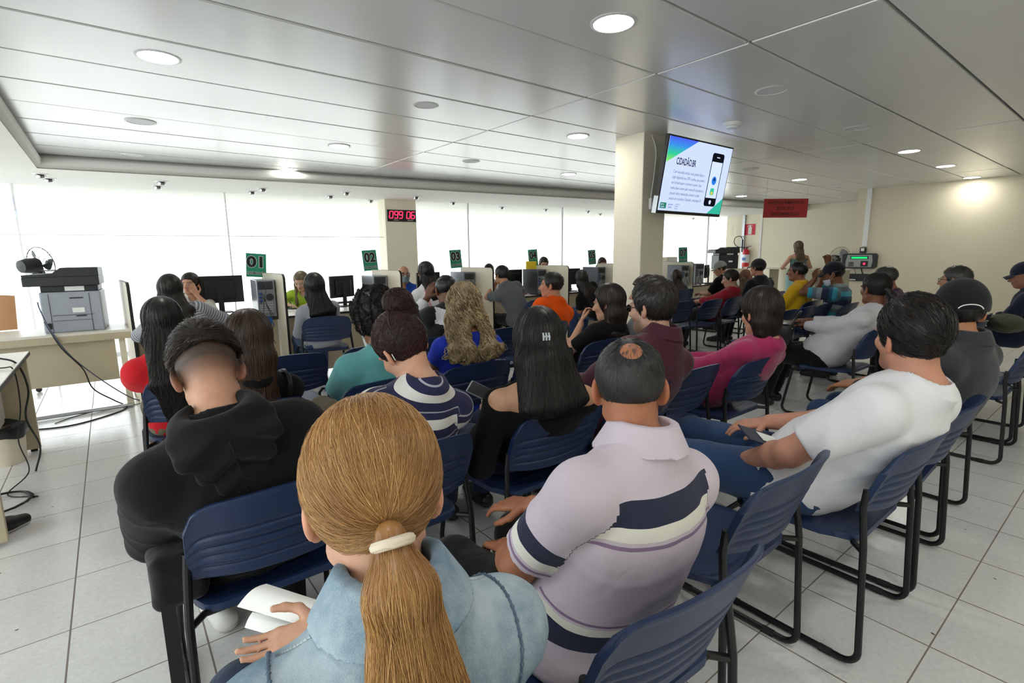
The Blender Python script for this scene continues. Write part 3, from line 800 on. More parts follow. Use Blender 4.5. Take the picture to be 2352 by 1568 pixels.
# ------------------------------------------------------------------ recessed ceiling lights
M_lamp = em('lit_diffuser', 'fffdf6', 58.0); M_dif = pm('unlit_diffuser', 'd9dadb', .5, var=.02); M_ring = pm('white_lamp_ring', 'dcdcdc', .4, var=.02)
def downlight(u, v, lit, r, label, z=ZC, group=None):
    p = px_z(u, v, z); t = thing('ceiling_light', label, 'ceiling light', p, 0, group)
    m = MB(); m.lathe([(r, .004), (r, -.004), (r*.86, -.007), (r*.84, .002)], 32); m.build('light_ring', M_ring, t, True)
    m = MB(); m.lathe([(r*.85, .0), (r*.84, -.0045), (r*.01, -.0045)], 32); m.build('diffuser', M_lamp if lit else M_dif, t, True)
    return t
LIT = [(1409,52,.118,'brightest round ceiling light, nearest, above the right half of the front row'), (363,130,.118,'large lit round ceiling light above the left of the waiting room'),
 (779,335,.115,'lit round ceiling light in the middle rows left of the panel joint'), (663,388,.115,'lit round ceiling light close to the cove above desk 01'), (928,411,.115,'lit round ceiling light by the cove above the red number display'),
 (1131,429,.115,'lit round ceiling light by the cove above desk 03'), (1327,312,.115,'lit round ceiling light just left of the square pillar'), (1306,399,.115,'small lit ceiling light left of the pillar, lower of the two beside it'),
 (1293,443,.115,'lit ceiling light at the cove left of the pillar, farthest there'), (2088,347,.12,'nearest of three lit ceiling lights in a line toward the beige wall'), (2172,381,.12,'middle of three lit ceiling lights in a line toward the beige wall'), (2233,407,.12,'last of three lit ceiling lights touching the beige wall'),
 (1836,412,.12,'lit ceiling light right of the television, above the red hanging sign'), (1703,450,.12,'lit ceiling light below and right of the television corner'), (1752,488,.12,'lit ceiling light peeping out left of the red hanging sign')]
for u, v, r, lb in LIT: downlight(u, v, True, r, lb, group='lit round ceiling lights')
for k, (x, y) in enumerate([(-.1,.2),(1.6,-.3),(3.3,-.5),(.7,-1.5),(2.5,-1.6),(4.6,-1.3)]):  # unseen lamps added behind the camera to brighten the front rows
    t = thing('ceiling_light', '', 'ceiling light', (x, y, ZC)); t['label'] = 'added round ceiling light behind the camera, out of frame'; t['group'] = 'added round ceiling lights out of frame'
    m = MB(); m.lathe([(.12, .004), (.12, -.004), (.103, -.007), (.1, .002)], 32); m.build('light_ring', M_ring, t, True)
    m = MB(); m.lathe([(.102, .0), (.1, -.0045), (.001, -.0045)], 32); m.build('diffuser', M_lamp, t, True)
OFF = [(978,241,.10,'unlit round ceiling light on the third panel row above the desks'), (323,279,.115,'unlit ceiling disc at the left, in line with the big lit one'), (303,355,.115,'unlit ceiling disc at far left just above the cove'), (1082,370,.11,'unlit ceiling disc right of the panel joint, near the cove'),
 (1773,207,.115,'largest unlit ceiling disc, right of the pillar'), (1970,293,.115,'unlit ceiling disc between the big one and the right wall lights'), (1723,388,.11,'unlit ceiling disc just right of the television'), (1915,432,.11,'faint unlit ceiling disc above the right end of the red sign')]
for u, v, r, lb in OFF: downlight(u, v, False, r, lb, group='unlit round ceiling lights')
p = px_z(1683, 282, ZC); t = thing('smoke_detector', 'white round smoke detector on the ceiling above the television', 'smoke detector', p)
m = MB(); m.lathe([(.085, .0), (.085, -.018), (.075, -.03), (.06, -.034)], 28); m.build('base', M_white_pl, t, True)
m = MB(); m.lathe([(.055, -.034), (.05, -.048), (.01, -.05)], 24); m.build('sensor_cap', M_white_pl, t, True)
# adjustable chrome spotlights in the soffit
SPOT = [(93,399),(112,409),(371,416),(362,426),(603,432),(578,439),(795,441),(758,449),(851,459),(955,451),(1040,464),(1152,475),(1253,480),(1350,484),(1378,490),(1592,500),(1646,504),(1697,500),(1738,503),(1889,500)]
NAMES = ['at the far left corner of the soffit','behind the first at the far left','above the printer, front one of a pair','above the printer, rear one of a pair','left of sign 01, front one','left of sign 01, rear one','between signs 01 and 02, front one','between signs 01 and 02, rear one','above the red number display at the column','right of the column, nearest','right of the column, second along','above sign 03 to its right','above sign 04','left of the pillar, nearer one','left of the pillar, farther one','under the television, left one','under the television, right one','right of the television, front one','right of the television, rear one','under the red sign to the right']
for i, (u, v) in enumerate(SPOT):
    p = px_z(u, v, ZS); t = thing('spotlight', 'small chrome soffit spotlight '+NAMES[i], 'spotlight', p, 0, 'chrome spotlights in the window soffit')
    m = MB(); m.lathe([(.075, .001), (.075, -.006), (.05, -.012), (.045, .0)], 20); m.build('flange', M_white_pl, t, True)
    m = MB(); M = Matrix.Translation((0, 0, -.012)) @ Matrix.Rotation(.5, 4, 'X') @ Matrix.Rotation(i*1.7, 4, 'Z')
    m.lathe([(.02, .02), (.045, .01), (.05, -.015), (.042, -.03), (.01, -.022)], 18, M); m.build('reflector', M_chrome, t, True)
# ------------------------------------------------------------------ blue stacking chairs on black sled frames
def mat_blue():
    t = NT('navy_blue_plastic'); p = t.pr(lin('223a66'), .42, 0, .5); n = t.noise(4, 3); n2 = t.noise(420, 2)
    t.l(t.mixc(n.outputs[0], lin('16274a'), lin('1f3357')), p.inputs['Base Color']); t.bump(n2.outputs[0], .25, .0015, p)
    r = t.noise(2.5, 3); t.l(t.math('MULTIPLY_ADD', r.outputs[0], .2, .32), p.inputs['Roughness']); return t.mat
M_blue = mat_blue(); M_tube = pm('black_powder_coated_tube', '131416', .38, .2, var=.03); M_cap = pm('black_rubber', '0d0d0e', .75)
def grid_shell(fn, nu, nv, thick):
    """closed shell from fn(u,v)->(front point, back point)"""
    vs = []; fs = []
    for j in range(nv+1):
        for i in range(nu+1):
            a, b = fn(-1+2*i/nu, j/nv); vs.append(a)
    n = len(vs)
    for j in range(nv+1):
        for i in range(nu+1): vs.append(fn(-1+2*i/nu, j/nv)[1])
    W = nu+1
    for j in range(nv):
        for i in range(nu):
            a = j*W+i; fs.append((a, a+1, a+W+1, a+W)); fs.append((n+a, n+a+W, n+a+W+1, n+a+1))
    bd = [i for i in range(nu)]+[j*W+nu for j in range(nv)]+[nv*W+i for i in range(nu, 0, -1)]+[j*W for j in range(nv, 0, -1)]
    for k in range(len(bd)): a, b = bd[k], bd[(k+1) % len(bd)]; fs.append((a, n+a, n+b, b))
    return vs, fs
def back_pt(u, v):
    # outline: rounded upper corners, slightly narrower foot
    hw = .247; z0, z1 = .555, .805
    r = .09; top = 1.0
    x = u*hw*(.965+.035*min(1, v*2)); z = z0+(z1-z0)*v
    if v > .0:
        ax = abs(x)-(hw-r)
        if ax > 0:
            zt = z1-r+math.sqrt(max(r*r-min(ax, r)**2, 0)); z = z0+(zt-z0)*v
        else: z = z0+(z1+.012*(1-(x/(hw-r))**2)-z0)*v
    y = -.216-.38*(z-.555)-.056*(1-abs(u)**2.4)
    # lower edge curves a little
    z -= .012*(1-u*u)*(1-v)
    return x, y, z
def back_fn(u, v):
    x, y, z = back_pt(u, v); e = min(1-abs(u), (1-v)*.7, v*.9); th = .013
    g = 0
    for c in (.16, .30, .44, .58): g += math.exp(-((v-c)/.026)**4)
    g *= .0080*min(1, max(0, (1-abs(u)-.06)/.05))
    lip = .010*math.exp(-((1-abs(u))/.07)**2)+.004*math.exp(-(e/.03)**2)
    ru = .0035*math.exp(-(e/.012)**2)
    return (x, y+th-g-ru, z), (x, y-lip+g+ru-.001, z)
def seat_fn(u, v):
    # v 0 rear .. 1 front
    hw = .232+.012*math.sin(PI*v); y = -.225+.455*v; x = u*hw
    r = .07; cy = max(0, (abs(x)-(hw-r))); 
    if cy > 0:
        d = r-math.sqrt(max(r*r-min(cy, r)**2, 0)); y = -.225+d*(1-v)*1.0+(.455-d)*v if v < .5 else -.225+d*(1-v)+(.455-d)*v
    z = .452-.016*(1-u*u)*(1-(2*v-1)**2)-.028*max(0, (v-.82)/.18)**2+.008*max(0, (.15-v)/.15)
    g = 0
    for c in (.10, .19, .28, .37): g += math.exp(-((v-c)/.018)**2)
    g *= .004*min(1, max(0, (1-abs(u)-.08)/.05))
    e = min(1-abs(u), 1-v, v); rnd = .005*math.exp(-(e/.018)**2)
    return (x, y, z-g-rnd), (x, y, z-.020+rnd-.012*math.exp(-(e/.05)**2))
def make_chair(label):
    t = thing('waiting_chair', label, 'chair', (0, 0, 0), 0, 'navy blue waiting room chairs')
    m = MB(); m.add(*grid_shell(back_fn, 28, 40, .013)); bk = m.build('backrest', M_blue, t, True, 1.0)
    m = MB(); m.add(*grid_shell(seat_fn, 24, 44, .02)); m.build('seat', M_blue, t, True, 1.0)
    for s in (-1, 1):
        x = s*.262; r = .05
        pts = [(s*.240, -.236, .640), (s*.246, -.232, .575), (s*.256, -.248, .44), (x, -.268, r+.014)]
        pts += [(x, -.268+r-r*math.cos(a), r+.014-r*math.sin(a)) for a in [PI/2*k/5 for k in range(1, 6)]]
        pts += [(x, .23, .014)]+[(x, .23+r*math.sin(a), .014+r-r*math.cos(a)) for a in [PI/2*k/5 for k in range(1, 6)]]
        pts += [(s*.25, .225, .39), (s*.235, .19, .425)]
        m = MB(); m.tube(pts, .0115, 10); lg = m.build('leg_frame', M_tube, t, True)
        for ya, yb in ((-.19, -.15), (.15, .19)): m = MB(); m.tube([(x, ya, .0135), (x, yb, .0135)], .0135, 8); m.build('foot_pad', M_cap, lg, True)
        m = MB(); m.tube([(s*.215, -.205, .430), (s*.258, -.250, .428)], .010, 8); m.build('seat_bracket', M_tube, lg, True)
    for y_, z_, w_ in ((.19, .425, .235), (-.205, .430, .215)): m = MB(); m.tube([(-w_, y_, z_), (w_, y_, z_)], .010, 8); m.build('under_seat_bar', M_tube, t, True)
    return t
CHAIRS = [
 (.22,.62,0,'navy chair under the blonde woman with the ponytail'),
 (.86,.80,-2,'navy chair under the man in the lilac striped polo, bottom right foreground'),
 (1.535,.92,1,'empty navy chair between the lilac polo man and the white T-shirt man'),
 (2.13,.755,0,'navy chair under the heavy man in the white T-shirt'),
 (2.72,.76,2,'empty navy chair just right of the white T-shirt man'),
 (3.34,.80,0,'navy chair under the man in the black cap and grey shirt'),
 (4.755,.79,0,'empty navy chair at the right edge, seat seen from above'),
 (5.33,.82,0,'navy chair at the right edge behind the foreground empty one'),
 (.32,1.76,0,'navy chair under the young man in the black hoodie'),
 (.74,1.79,0,'navy chair under the woman in the navy and white striped top'),
 (1.41,1.765,0,'navy chair under the woman with bare shoulders'),
 (1.97,1.77,0,'navy chair under the man in the maroon shirt'),
 (2.47,1.83,-1,'empty navy chair left of the woman in pink'),
 (2.99,1.73,0,'navy chair under the woman in the pink jumper'),
 (4.88,1.70,0,'navy chair under the woman in the white cardigan'),
 (6.6,1.35,0,'navy chair at right under the man in the navy cap holding a bag'),
 (.42,2.68,0,'navy chair under the woman with long brown hair and a black top'),
 (1.06,2.68,0,'navy chair under the man in the teal T-shirt'),
 (1.63,2.71,0,'navy chair under the curly haired woman in royal blue'),
 (2.20,2.74,0,'empty navy chair with a phone on its seat, right of the royal blue woman'),
 (2.82,2.77,0,'navy chair under the woman in black resting her chin on her hand'),
 (.31,3.48,0,'navy chair under the long haired woman in red'),
 (.84,3.68,0,'empty navy chair right of the woman in red, in front of the brown haired woman'),
 (1.42,3.68,0,'empty navy chair in front of the man in teal'),
 (1.98,3.70,0,'navy chair under the man holding a hand to his head'),
 (2.56,3.72,0,'empty navy chair left of the man in the orange shirt'),
 (3.14,3.75,0,'navy chair under the man in the orange shirt'),
 (5.74,4.07,-3,'empty navy chair right of the pillar, first of the far row'),
 (6.26,3.97,0,'empty navy chair left of the woman in red with a ponytail, far row'),
 (6.82,3.97,2,'navy chair under the woman in red with a ponytail'),
 (1.77,5.62,-8,'navy chair at counter 01 and 02 under the woman in the grey jumper'),
 (.62,5.35,0,'navy chair under the woman in the grey striped shirt at desk 01'),
 (3.02,5.45,0,'navy chair under the woman in the white T-shirt with pink strap'),
 (4.62,5.62,4,'navy chair under the man in the grey polo at desk 04'),
 (6.38,5.65,0,'navy chair under the long haired woman at desk 05'),
]
ch0 = None
for i, (x, y, r, lb) in enumerate(CHAIRS):
    if ch0 is None: ch0 = make_chair(lb); ch0.location = (x, y, 0); ch0.rotation_euler = (0, 0, math.radians(r))
    else: dup(ch0, (x, y, 0), math.radians(r), lb)
def more_chair(x, y, r, lb): return dup(ch0, (x, y, 0), math.radians(r), lb)
# ------------------------------------------------------------------ service desks
def dline(x): return 6.15+.055*(x-1.4)
DA = math.atan(.055); PX = [1.48, 2.86, 4.28, 5.77, 7.32]
def desk(x0, x1, label, part_label, first=False):
    w = (x1-x0)/math.cos(DA)
    t = thing('service_desk', label, 'desk', (x0, dline(x0), 0), DA, 'service desks along the window')
    m = MB(); m.bbox(0.015, w-.015, 0, .68, .725, .75, .003); dt = m.build('desk_top', M_top, t)
    m = MB(); m.box(.015, w-.015, -.002, 0.0, .725, .75); m.build('edge_band', M_edge, dt)
    m = MB(); m.bbox(.02, w-.02, .02, .04, .06, .725, .002); m.build('front_panel', M_front, t)
    m = MB(); m.bbox(.015, .035, .04, .66, 0, .725, .002); m.build('end_panel', M_front, t)
    return t
def partition(x, label, h=1.235):
    t = thing('desk_partition', label, 'partition', (x, dline(x), 0), DA, 'cream desk partitions with black edging')
    m = MB(); r = .06
    prof = [(-.03, 0), (.74, 0), (.74, h)]+[(-.03+r-r*math.sin(a), h-r+r*math.cos(a)) for a in [PI/2*k/6 for k in range(7)]]
    Mx = Matrix.Rotation(PI/2, 4, 'Z')
    m.prism([(a, b) for a, b in prof], -.011, .011, Mx); pn = m.build('panel', M_cream, t)
    m = MB(); pts = [(0, -.031, 0), (0, -.031, h-r)]+[(0, -.031+r-r*math.cos(a), h-r+r*math.sin(a)) for a in [PI/2*k/6 for k in range(7)]]+[(0, .74, h)]
    vs = []; 
    for (a, b, c) in pts: vs += [(-.0125, b, c), (.0125, b, c)]
    # thin strip wrapped on the edge
    m2 = MB()
    for i in range(len(pts)-1):
        a, b = pts[i], pts[i+1]; n = (Vector((0, -(b[2]-a[2]), b[1]-a[1]))).normalized()*.003
        n = Vector((0, -n.y, -n.z)) if n.z < 0 else n
        m2.add([(-.0125, a[1], a[2]), (.0125, a[1], a[2]), (.0125, b[1], b[2]), (-.0125, b[1], b[2]),
                (-.0125, a[1]+n.y, a[2]+n.z), (.0125, a[1]+n.y, a[2]+n.z), (.0125, b[1]+n.y, b[2]+n.z), (-.0125, b[1]+n.y, b[2]+n.z)],
               [(0,1,2,3),(4,5,6,7),(0,1,5,4),(1,2,6,5),(2,3,7,6),(3,0,4,7)])
    m2.build('edge_band', M_edge, t); return t
M_pcside = pm('silver_pc_side', 'a9adb4', .3, .6); M_pcdark = pm('dark_grey_pc_side', '3a3d44', .4, .3); M_steel = pm('galvanised_steel', '8d9096', .4, .7); M_io = pm('io_shield', '2a2d33', .5)
M_vga = pm('vga_blue', '24408f', .5); M_cblue = pm('blue_network_cable', '1f5aa8', .5); M_cab = pm('black_cable', '141416', .55); M_screen = pm('dark_monitor_back', '131417', .35)
def pc(x, y, rz, side, label, h=.42, w=.185, d=.43, z=.75):
    t = thing('desktop_computer', label, 'computer', (x, y, z), rz, 'computer towers on the desks')
    m = MB(); m.bbox(-w/2, w/2, 0, d, .012, h, .006); c = m.build('case', side, t)
    m = MB()
    for a in (-.06, .06):
        for b in (.05, d-.05): m.box(a-.015, a+.015, b-.015, b+.015, 0, .012)
    m.build('foot', M_black, t)
    m = MB(); m.box(-w/2+.006, w/2-.006, -.004, 0.002, .018, h-.008); bp = m.build('rear_panel', M_steel, t)
    m = MB(); m.bbox(-w/2+.015, w/2-.02, -.010, -.004, h-.105, h-.018, .003); m.build('power_supply', M_io, bp)
    m = MB(); m.lathe([(.040, 0), (.040, .004), (.034, .006), (.006, .005)], 24, Matrix.Translation((.035, -.004, h-.19)) @ Matrix.Rotation(PI/2, 4, 'X')); m.build('case_fan', M_io, bp, True)
    m = MB(); m.box(-w/2+.015, -w/2+.055, -.007, -.004, h-.27, h-.115); m.build('port_strip', pm('port_strip_grey', '6c7078', .45), bp)
    m = MB()
    for k in range(3): m.box(-w/2+.02, -w/2+.05, -.016, -.006, h-.16-.04*k, h-.14-.04*k)
    m.build('plug', M_vga, bp)
    m = MB()
    for k in range(5): m.box(-w/2+.02, w/2-.03, -.007, -.004, .06+.026*k, .075+.026*k)
    m.build('expansion_slots', pm('slot_covers', 'b0b3b8', .4, .5), bp)
    m = MB()
    for k, (px_, zz, ex, ez) in enumerate([(-.02, h-.06, -.05, .02), (-.05, h-.15, .03, .0), (-.05, h-.19, .05, .015)]):
        m.tube(bez([(px_, -.01, zz), (px_+.02, -.05, zz-.02), (px_*.5+ex*.5, -.06, (zz+ez)*.5), (ex, -.035, ez+.02)], 6), .0035, 6)
    m.build('cable', M_cab, t, True)
    return t
def monitor(x, y, z, rz, w, hgt, label, tilt=0, back=True):
    """screen faces local +Y (the clerk), back faces local -Y"""
    t = thing('monitor', label, 'monitor', (x, y, z), rz, 'monitors on the desks')
    m = MB(); m.bbox(-w/2, w/2, .0, .03, .12, .12+hgt, .006); s = m.build('display', M_screen, t)
    m = MB(); m.bbox(-w*.32, w*.32, -.022, .002, .12+hgt*.12, .12+hgt*.82, .012); m.build('rear_cover', M_screen, s)
    m = MB(); m.box(-w/2+.012, w/2-.012, .0295, .0315, .135, .12+hgt-.012); m.build('screen', pm('lit_screen_off', '20242c', .15), s)
    m = MB(); m.bbox(-.03, .03, -.035, -.012, .012, .30, .006); m.build('stand', M_black, t)
    m = MB(); m.bbox(-.12, .12, -.10, .10, 0, .014, .006); m.build('base', M_black, t)
    return t
def keyboard(x, y, rz, label, z=.75):
    t = thing('keyboard', label, 'keyboard', (x, y, z), rz, 'keyboards on the desks')
    m = MB(); m.bbox(-.22, .22, -.07, .07, .004, .022, .004); m.build('body', M_black, t)
    m = MB()
    for r in range(5):
        for c in range(14): m.box(-.21+.03*c, -.21+.03*c+.024, -.06+.025*r, -.06+.025*r+.02, .021, .027)
    m.build('keys', pm('black_keys', '1e1f22', .5), t); return t
def sign_card(u, v, d, num, w, h, rz, lean, label, txt='INTERMEDIAÇÃO', side_txt=True):
    p = px(u, v, d); t = thing('number_sign', label, 'sign', p, rz, 'green numbered cards above the desks')
    t.rotation_euler = (math.radians(-4), math.radians(lean), rz)
    m = MB(); m.bbox(-w/2, w/2, -.003, .003, 0, h, .001); m.build('card', M_green, t)
    R = Matrix.Rotation(PI/2, 4, 'X')
    for (s, sz, z, b, mt, y, fw) in ((num, h*.62, h*.62, .0115, M_inkw, -.0032, .84), (num, h*.62, h*.62, .0070, M_ink, -.0040, .80), (txt, h*.15, h*.155, .0030, M_inkw, -.0032, .90), (txt, h*.15, h*.155, .0008, M_ink, -.0040, .88)):
        me = text_mesh(s, sz, .0004, 'CENTER', b); xs = [v.co.x for v in me.vertices]; k = w*fw/(max(xs)-min(xs))
        for v in me.vertices: v.co.x *= k
        o = obj('lettering', me, t, mt); o.location = (0, y, z); o.rotation_euler = (PI/2, 0, 0)
    return t
def on_desk(x, back, dx=0): return (x-math.sin(DA)*back+dx, dline(x)+math.cos(DA)*back)
xs_ = [.12]+PX
DL = ['leftmost service desk, number 01, with monitor and papers','service desk 02 between the first two computer towers','service desk 03 with the white name card','service desk 04 beside the young clerk in white','service desk 05 nearest the pillar']
for i in range(5): desk(xs_[i]+.013, xs_[i+1]-.013, DL[i], '')
desk(PX[4]+.013, 8.85, 'service desk hidden behind the square pillar', ''); _dl = dline; dline = lambda x: 5.92; desk(9.29, 10.75, 'service desk right of the pillar with a dark tower and keyboard', '')
PLB = ['cream desk partition behind computer tower of sign 01','cream desk partition behind computer tower of sign 02','cream desk partition behind computer tower of sign 03','cream desk partition behind computer tower of sign 04','cream desk partition behind computer tower of sign 05']
for i, x in enumerate(PX): partition(x, PLB[i])
partition(.12, 'slim cream and black partition edge left of the striped-shirt woman', 1.20)
partition(9.27, 'cream desk partition right of the pillar behind sign 07'); dline = _dl
PCL = [('silver computer tower under the green 01 sign', M_pcside), ('silver computer tower under the green 02 sign', M_pcside), ('grey computer tower under the green 03 sign', pm('mid_grey_pc', '6d727b', .35, .4)), ('black computer tower under the green 04 sign', M_pcdark), ('black computer tower under the green 05 sign', M_pcdark)]
for i, x in enumerate(PX):
    a = on_desk(x-.135, -.005); pc(a[0], a[1], DA+math.radians([-7, -6, -8, -8, -8][i]), PCL[i][1], PCL[i][0])
SG = [(589, 636, 6.02, '01', .215, .275, -4, 4.5), (853, 621, 6.95, '02', .205, .275, 2, -3), (1049, 615, 7.85, '03', .205, .275, 0, -2.5), (1226, 610, 8.7, '04', .205, .275, 0, -3), (1361, 607, 9.6, '05', .2, .27, 0, -3)]
for i, (u, v, d, n, w, h, rz, ln) in enumerate(SG): sign_card(u, v, d, n, w, h, math.radians(rz), ln, 'green card numbered %s on a computer tower' % n)
sign_card(1569, 602, 10.0, '07', .17, .29, math.radians(-40), -2, 'green card numbered 07 seen at an angle right of the pillar')
MON = [(506, 676, 6.25, .52, .33, -4, 'wide black monitor seen from behind at desk 01'), (787, 654, 6.9, .44, .29, 24, 'black monitor turned sideways at desk 02'), (985, 640, 7.6, .44, .30, 8, 'black monitor behind the woman in white at desk 03'), (1178, 640, 8.5, .46, .30, 4, 'black monitor right of the man in grey polo at desk 04'), (1308, 637, 9.2, .44, .29, -22, 'black monitor left of the long haired woman at desk 05')]
for u, v, d, w, h, rz, lb in MON:
    p = px(u, v, d); monitor(p[0], max(p[1], dline(p[0])+.22), .75, DA+math.radians(rz), w, h, lb)
KB = [(520, 728, -5, 'black keyboard below the monitor at desk 01'), (800, 694, 5, 'black keyboard in front of the tilted monitor at desk 02'), (1290, 664, 0, 'black keyboard at desk 05 beside the woman in black')]
for u, v, r, lb in KB:
    p = px_z(u, v, .76); keyboard(p[0], max(p[1], dline(p[0])+.12), DA+math.radians(r), lb)
def sheet(u, v, w, l, r, label, z=.752, nm='paper_sheet', mt=None, dy=.12, th=.0012):
    p = px_z(u, v, z); y = max(p[1], dline(p[0])+dy); o = MB(); o.box(-w/2, w/2, -l/2, l/2, 0, th); q = o.build(nm, mt or M_paper, None); q.location = (p[0], y, z); q.rotation_euler = (0, 0, DA+math.radians(r)); tag(q, label, 'paper'); return q
sheet(663, 712, .21, .28, 12, 'white paper sheet on desk 02 by the woman in lime green'); sheet(505, 742, .21, .29, 20, 'white papers on desk 01 below the keyboard'); sheet(1135, 680, .22, .3, -15, 'white paper on desk 04 under the elbow of the grey polo man'); sheet(930, 690, .21, .29, 5, 'white sheet on desk 03 beside the name card')
# notebook on the white sheet at desk 02
p = px_z(670, 709, .754); m = MB(); m.bbox(-.06, .06, -.09, .09, 0, .008, .002); o = m.build('notebook', pm('dark_blue_cover', '2b3157', .5), None, loc=(p[0], max(p[1], dline(p[0])+.12), .7535), rot=(0, 0, .4)); tag(o, 'small dark notebook lying on the white sheet at desk 02', 'notebook')
# name card, folded tent
p = px_z(911, 694, .75); t = thing('name_card', 'white folded name card on desk 03 in front of the masked clerk', 'name card', (p[0], dline(p[0])+.07, .75), DA)
m = MB(); m.prism([(-.105, 0), (.105, 0), (.105, .004), (-.105, .004)], 0, .001); m = MB(); m.add([(-.105,-.03,0),(.105,-.03,0),(.105,.0,.075),(-.105,.0,.075),(-.105,.03,0),(.105,.03,0)], [(0,1,2,3),(3,2,5,4)]); m.build('card', M_paper, t)
me = text_mesh('WANDER', .026, .0003); o = obj('lettering', me, t, M_ink); o.location = (0, -.0188, .03); o.rotation_euler = (math.atan2(.075, .03), 0, 0)
# blue cable bundle hanging over the desk front below sign 01
q = px(1206, 606, 8.75); m = MB(); m.bbox(-.09, .09, -.02, .02, 0, .13, .004); o = m.build('yellow_folder', pm('yellow_card', 'e3c62a', .6), None, loc=(q[0], dline(q[0])+.28, 1.172), rot=(0, 0, -.3)); tag(o, 'yellow folder standing on the computer tower left of sign 04', 'folder')
q = px_z(824, 690, .76); t = thing('water_bottle', 'small clear blue water bottle on desk 02 by the computer tower', 'bottle', (q[0], dline(q[0])+.3, .751)); m = MB(); m.lathe([(.03, 0), (.033, .01), (.033, .11), (.014, .15), (.014, .16)], 16); m.build('body', pm('bottle_blue', '9fc4dc', .15), t, True); m = MB(); m.lathe([(.016, .16), (.016, .185)], 14); m.build('bottle_cap', pm('blue_cap', '3a74b0', .4), t, True)
t = thing('cable_bundle', 'bundle of blue network cables hanging over the desk below sign 01', 'cables', (PX[0]-.13, dline(PX[0])-.012, .77)); m = MB()
for k in range(6):
    a = random.uniform(-.03, .03); m.tube(bez([(a*.6, .08, .0), (a*.8, .02, .005), (a, -.006, -.03), (a*1.5+random.uniform(-.02,.02), -.008, -.09-random.uniform(0,.05)), (a+random.uniform(-.02,.02), -.006, -.02)], 6), .004, 6)
m.build('blue_cable', M_cblue, t, True)
m = MB()
for k in range(3): a = -.02+.02*k; m.tube(bez([(a, .0, -.03), (a+.02, -.008, -.12), (a-.01, -.006, -.2), (a+.03, -.006, -.26-.03*k)], 6), .0028, 6)
m.build('thin_cable', M_cab, t, True)
# ------------------------------------------------------------------ printer table at the left, printer, rail, fan, tan chair
t = thing('printer_table', 'long cream table carrying the grey printer, at left', 'table', (-1.6, 6.10, 0)); L = 1.70
m = MB(); m.bbox(0, L, 0, .62, .727, .752, .003); m.build('table_top', M_top, t)
m = MB(); m.bbox(.02, L-.13, .06, .08, .27, .727, .002); m.build('modesty_panel', M_front, t)
m = MB(); m.box(.0, L, .0, .012, .665, .727); m.build('apron', M_front, t)
for x in (.05, L-.10):
    m = MB(); m.bbox(x, x+.05, .05, .09, .02, .73, .004); lg = m.build('leg', M_cream, t)
    m = MB(); m.bbox(x-.005, x+.055, .02, .58, .0, .03, .006); m.build('foot', M_cream, lg)
t = thing('floor_rail', 'thin metal rail lying along the floor in front of the printer table', 'rail', (-1.7, 6.04, 0)); m = MB(); m.tube([(0, 0, .022), (1.74, 0, .022)], .018, 10); m.build('tube', M_alu, t, True)
m = MB(); m.bbox(1.66, 1.74, -.03, .03, .0, .012, .002); m.build('end_bracket', M_steel, t)
def printer(loc, rz, s, label, grey=True, ws=1.0):
    t = thing('printer', label, 'printer', loc, rz); M_g = pm('printer_grey', '9ba1ab', .45); M_d = pm('printer_dark', '24262b', .45)
    w = .60*s*ws; h = .40*s; d = .50*s
    m = MB(); m.bbox(-w/2, w/2, 0, d, 0, h, .012*s); b = m.build('body', M_g if grey else M_d, t)
    m = MB(); m.box(-w*.33, w*.36, -.004, .001, h*.42, h*.43); m.box(-w*.33, w*.30, -.004, .001, h*.29, h*.297); m.box(w*.30, w*.306, -.004, .001, 0, h*.95); m.box(-w*.36, -w*.354, -.004, .001, 0, h*.95); m.build('panel_seam', M_io, b)
    m = MB(); m.bbox(-.01, .12*s*ws, -.006, .002, h*.83, h*.86, .002); m.bbox(.02, .13*s*ws, -.006, .002, h*.38, h*.41, .002); m.build('grip_slot', M_io, b)
    m = MB(); m.box(0, .12*s*ws, -.003, .001, h*.48, h*.60); m.build('rating_label', M_paper, b)
    m = MB(); m.bbox(-w*.44, -w*.37, -.008, .002, h*.10, h*.24, .003); m.build('power_socket', M_black, b)
    m = MB(); m.bbox(-w*.47, w*.47, .02, d*.9, h, h+.06*s, .006); nk = m.build('paper_bay_wall', M_d, t)
    m = MB(); m.bbox(-w*.10, w*.20, .0195, .019-.001, h+.01*s, h+.05*s, .0); m = MB(); m.box(-w*.08, w*.24, .0155, .021, h+.008*s, h+.052*s); m.build('output_slot', M_paper, nk)
    m = MB(); W = .74*s*ws; x0 = -w/2-.13*s*ws
    m.bbox(x0, x0+W, -.03, d, h+.06*s, h+.15*s, .008); sc = m.build('scanner_unit', M_d, t)
    m = MB(); m.prism([(x0, h+.15*s), (x0+W, h+.15*s), (x0+W, h+.235*s), (x0+W*.50, h+.235*s), (x0+W*.38, h+.18*s), (x0, h+.17*s)], -.01, d*.92); m.build('document_feeder', M_d, t)
    m = MB(); m.box(x0+.17*s*ws, x0+.42*s*ws, .05, d*.7, h+.205*s, h+.212*s); m.build('feeder_tray', M_d, t)
    return t
p = px_y(192, 766, 6.22); printer((-.305, 6.22, .752), math.radians(-4), .93, 'grey and black office printer seen from behind on the cream table', True, .78)
t = thing('printer_cables', 'two printer cables drooping from the printer to the floor', 'cable', (-.46, 6.19, 0)); 
m = MB(); m.tube(bez([(-.05, .03, .86), (-.02, -.07, .80), (.05, -.12, .62), (.17, -.12, .42), (.22, -.10, .22), (.36, -.10, .08), (.45, -.16, .012), (.36, -.32, .006), (.05, -.52, .006), (-.3, -.42, .006)], 8), .006, 8); m.build('power_cable', M_cab, t, True)
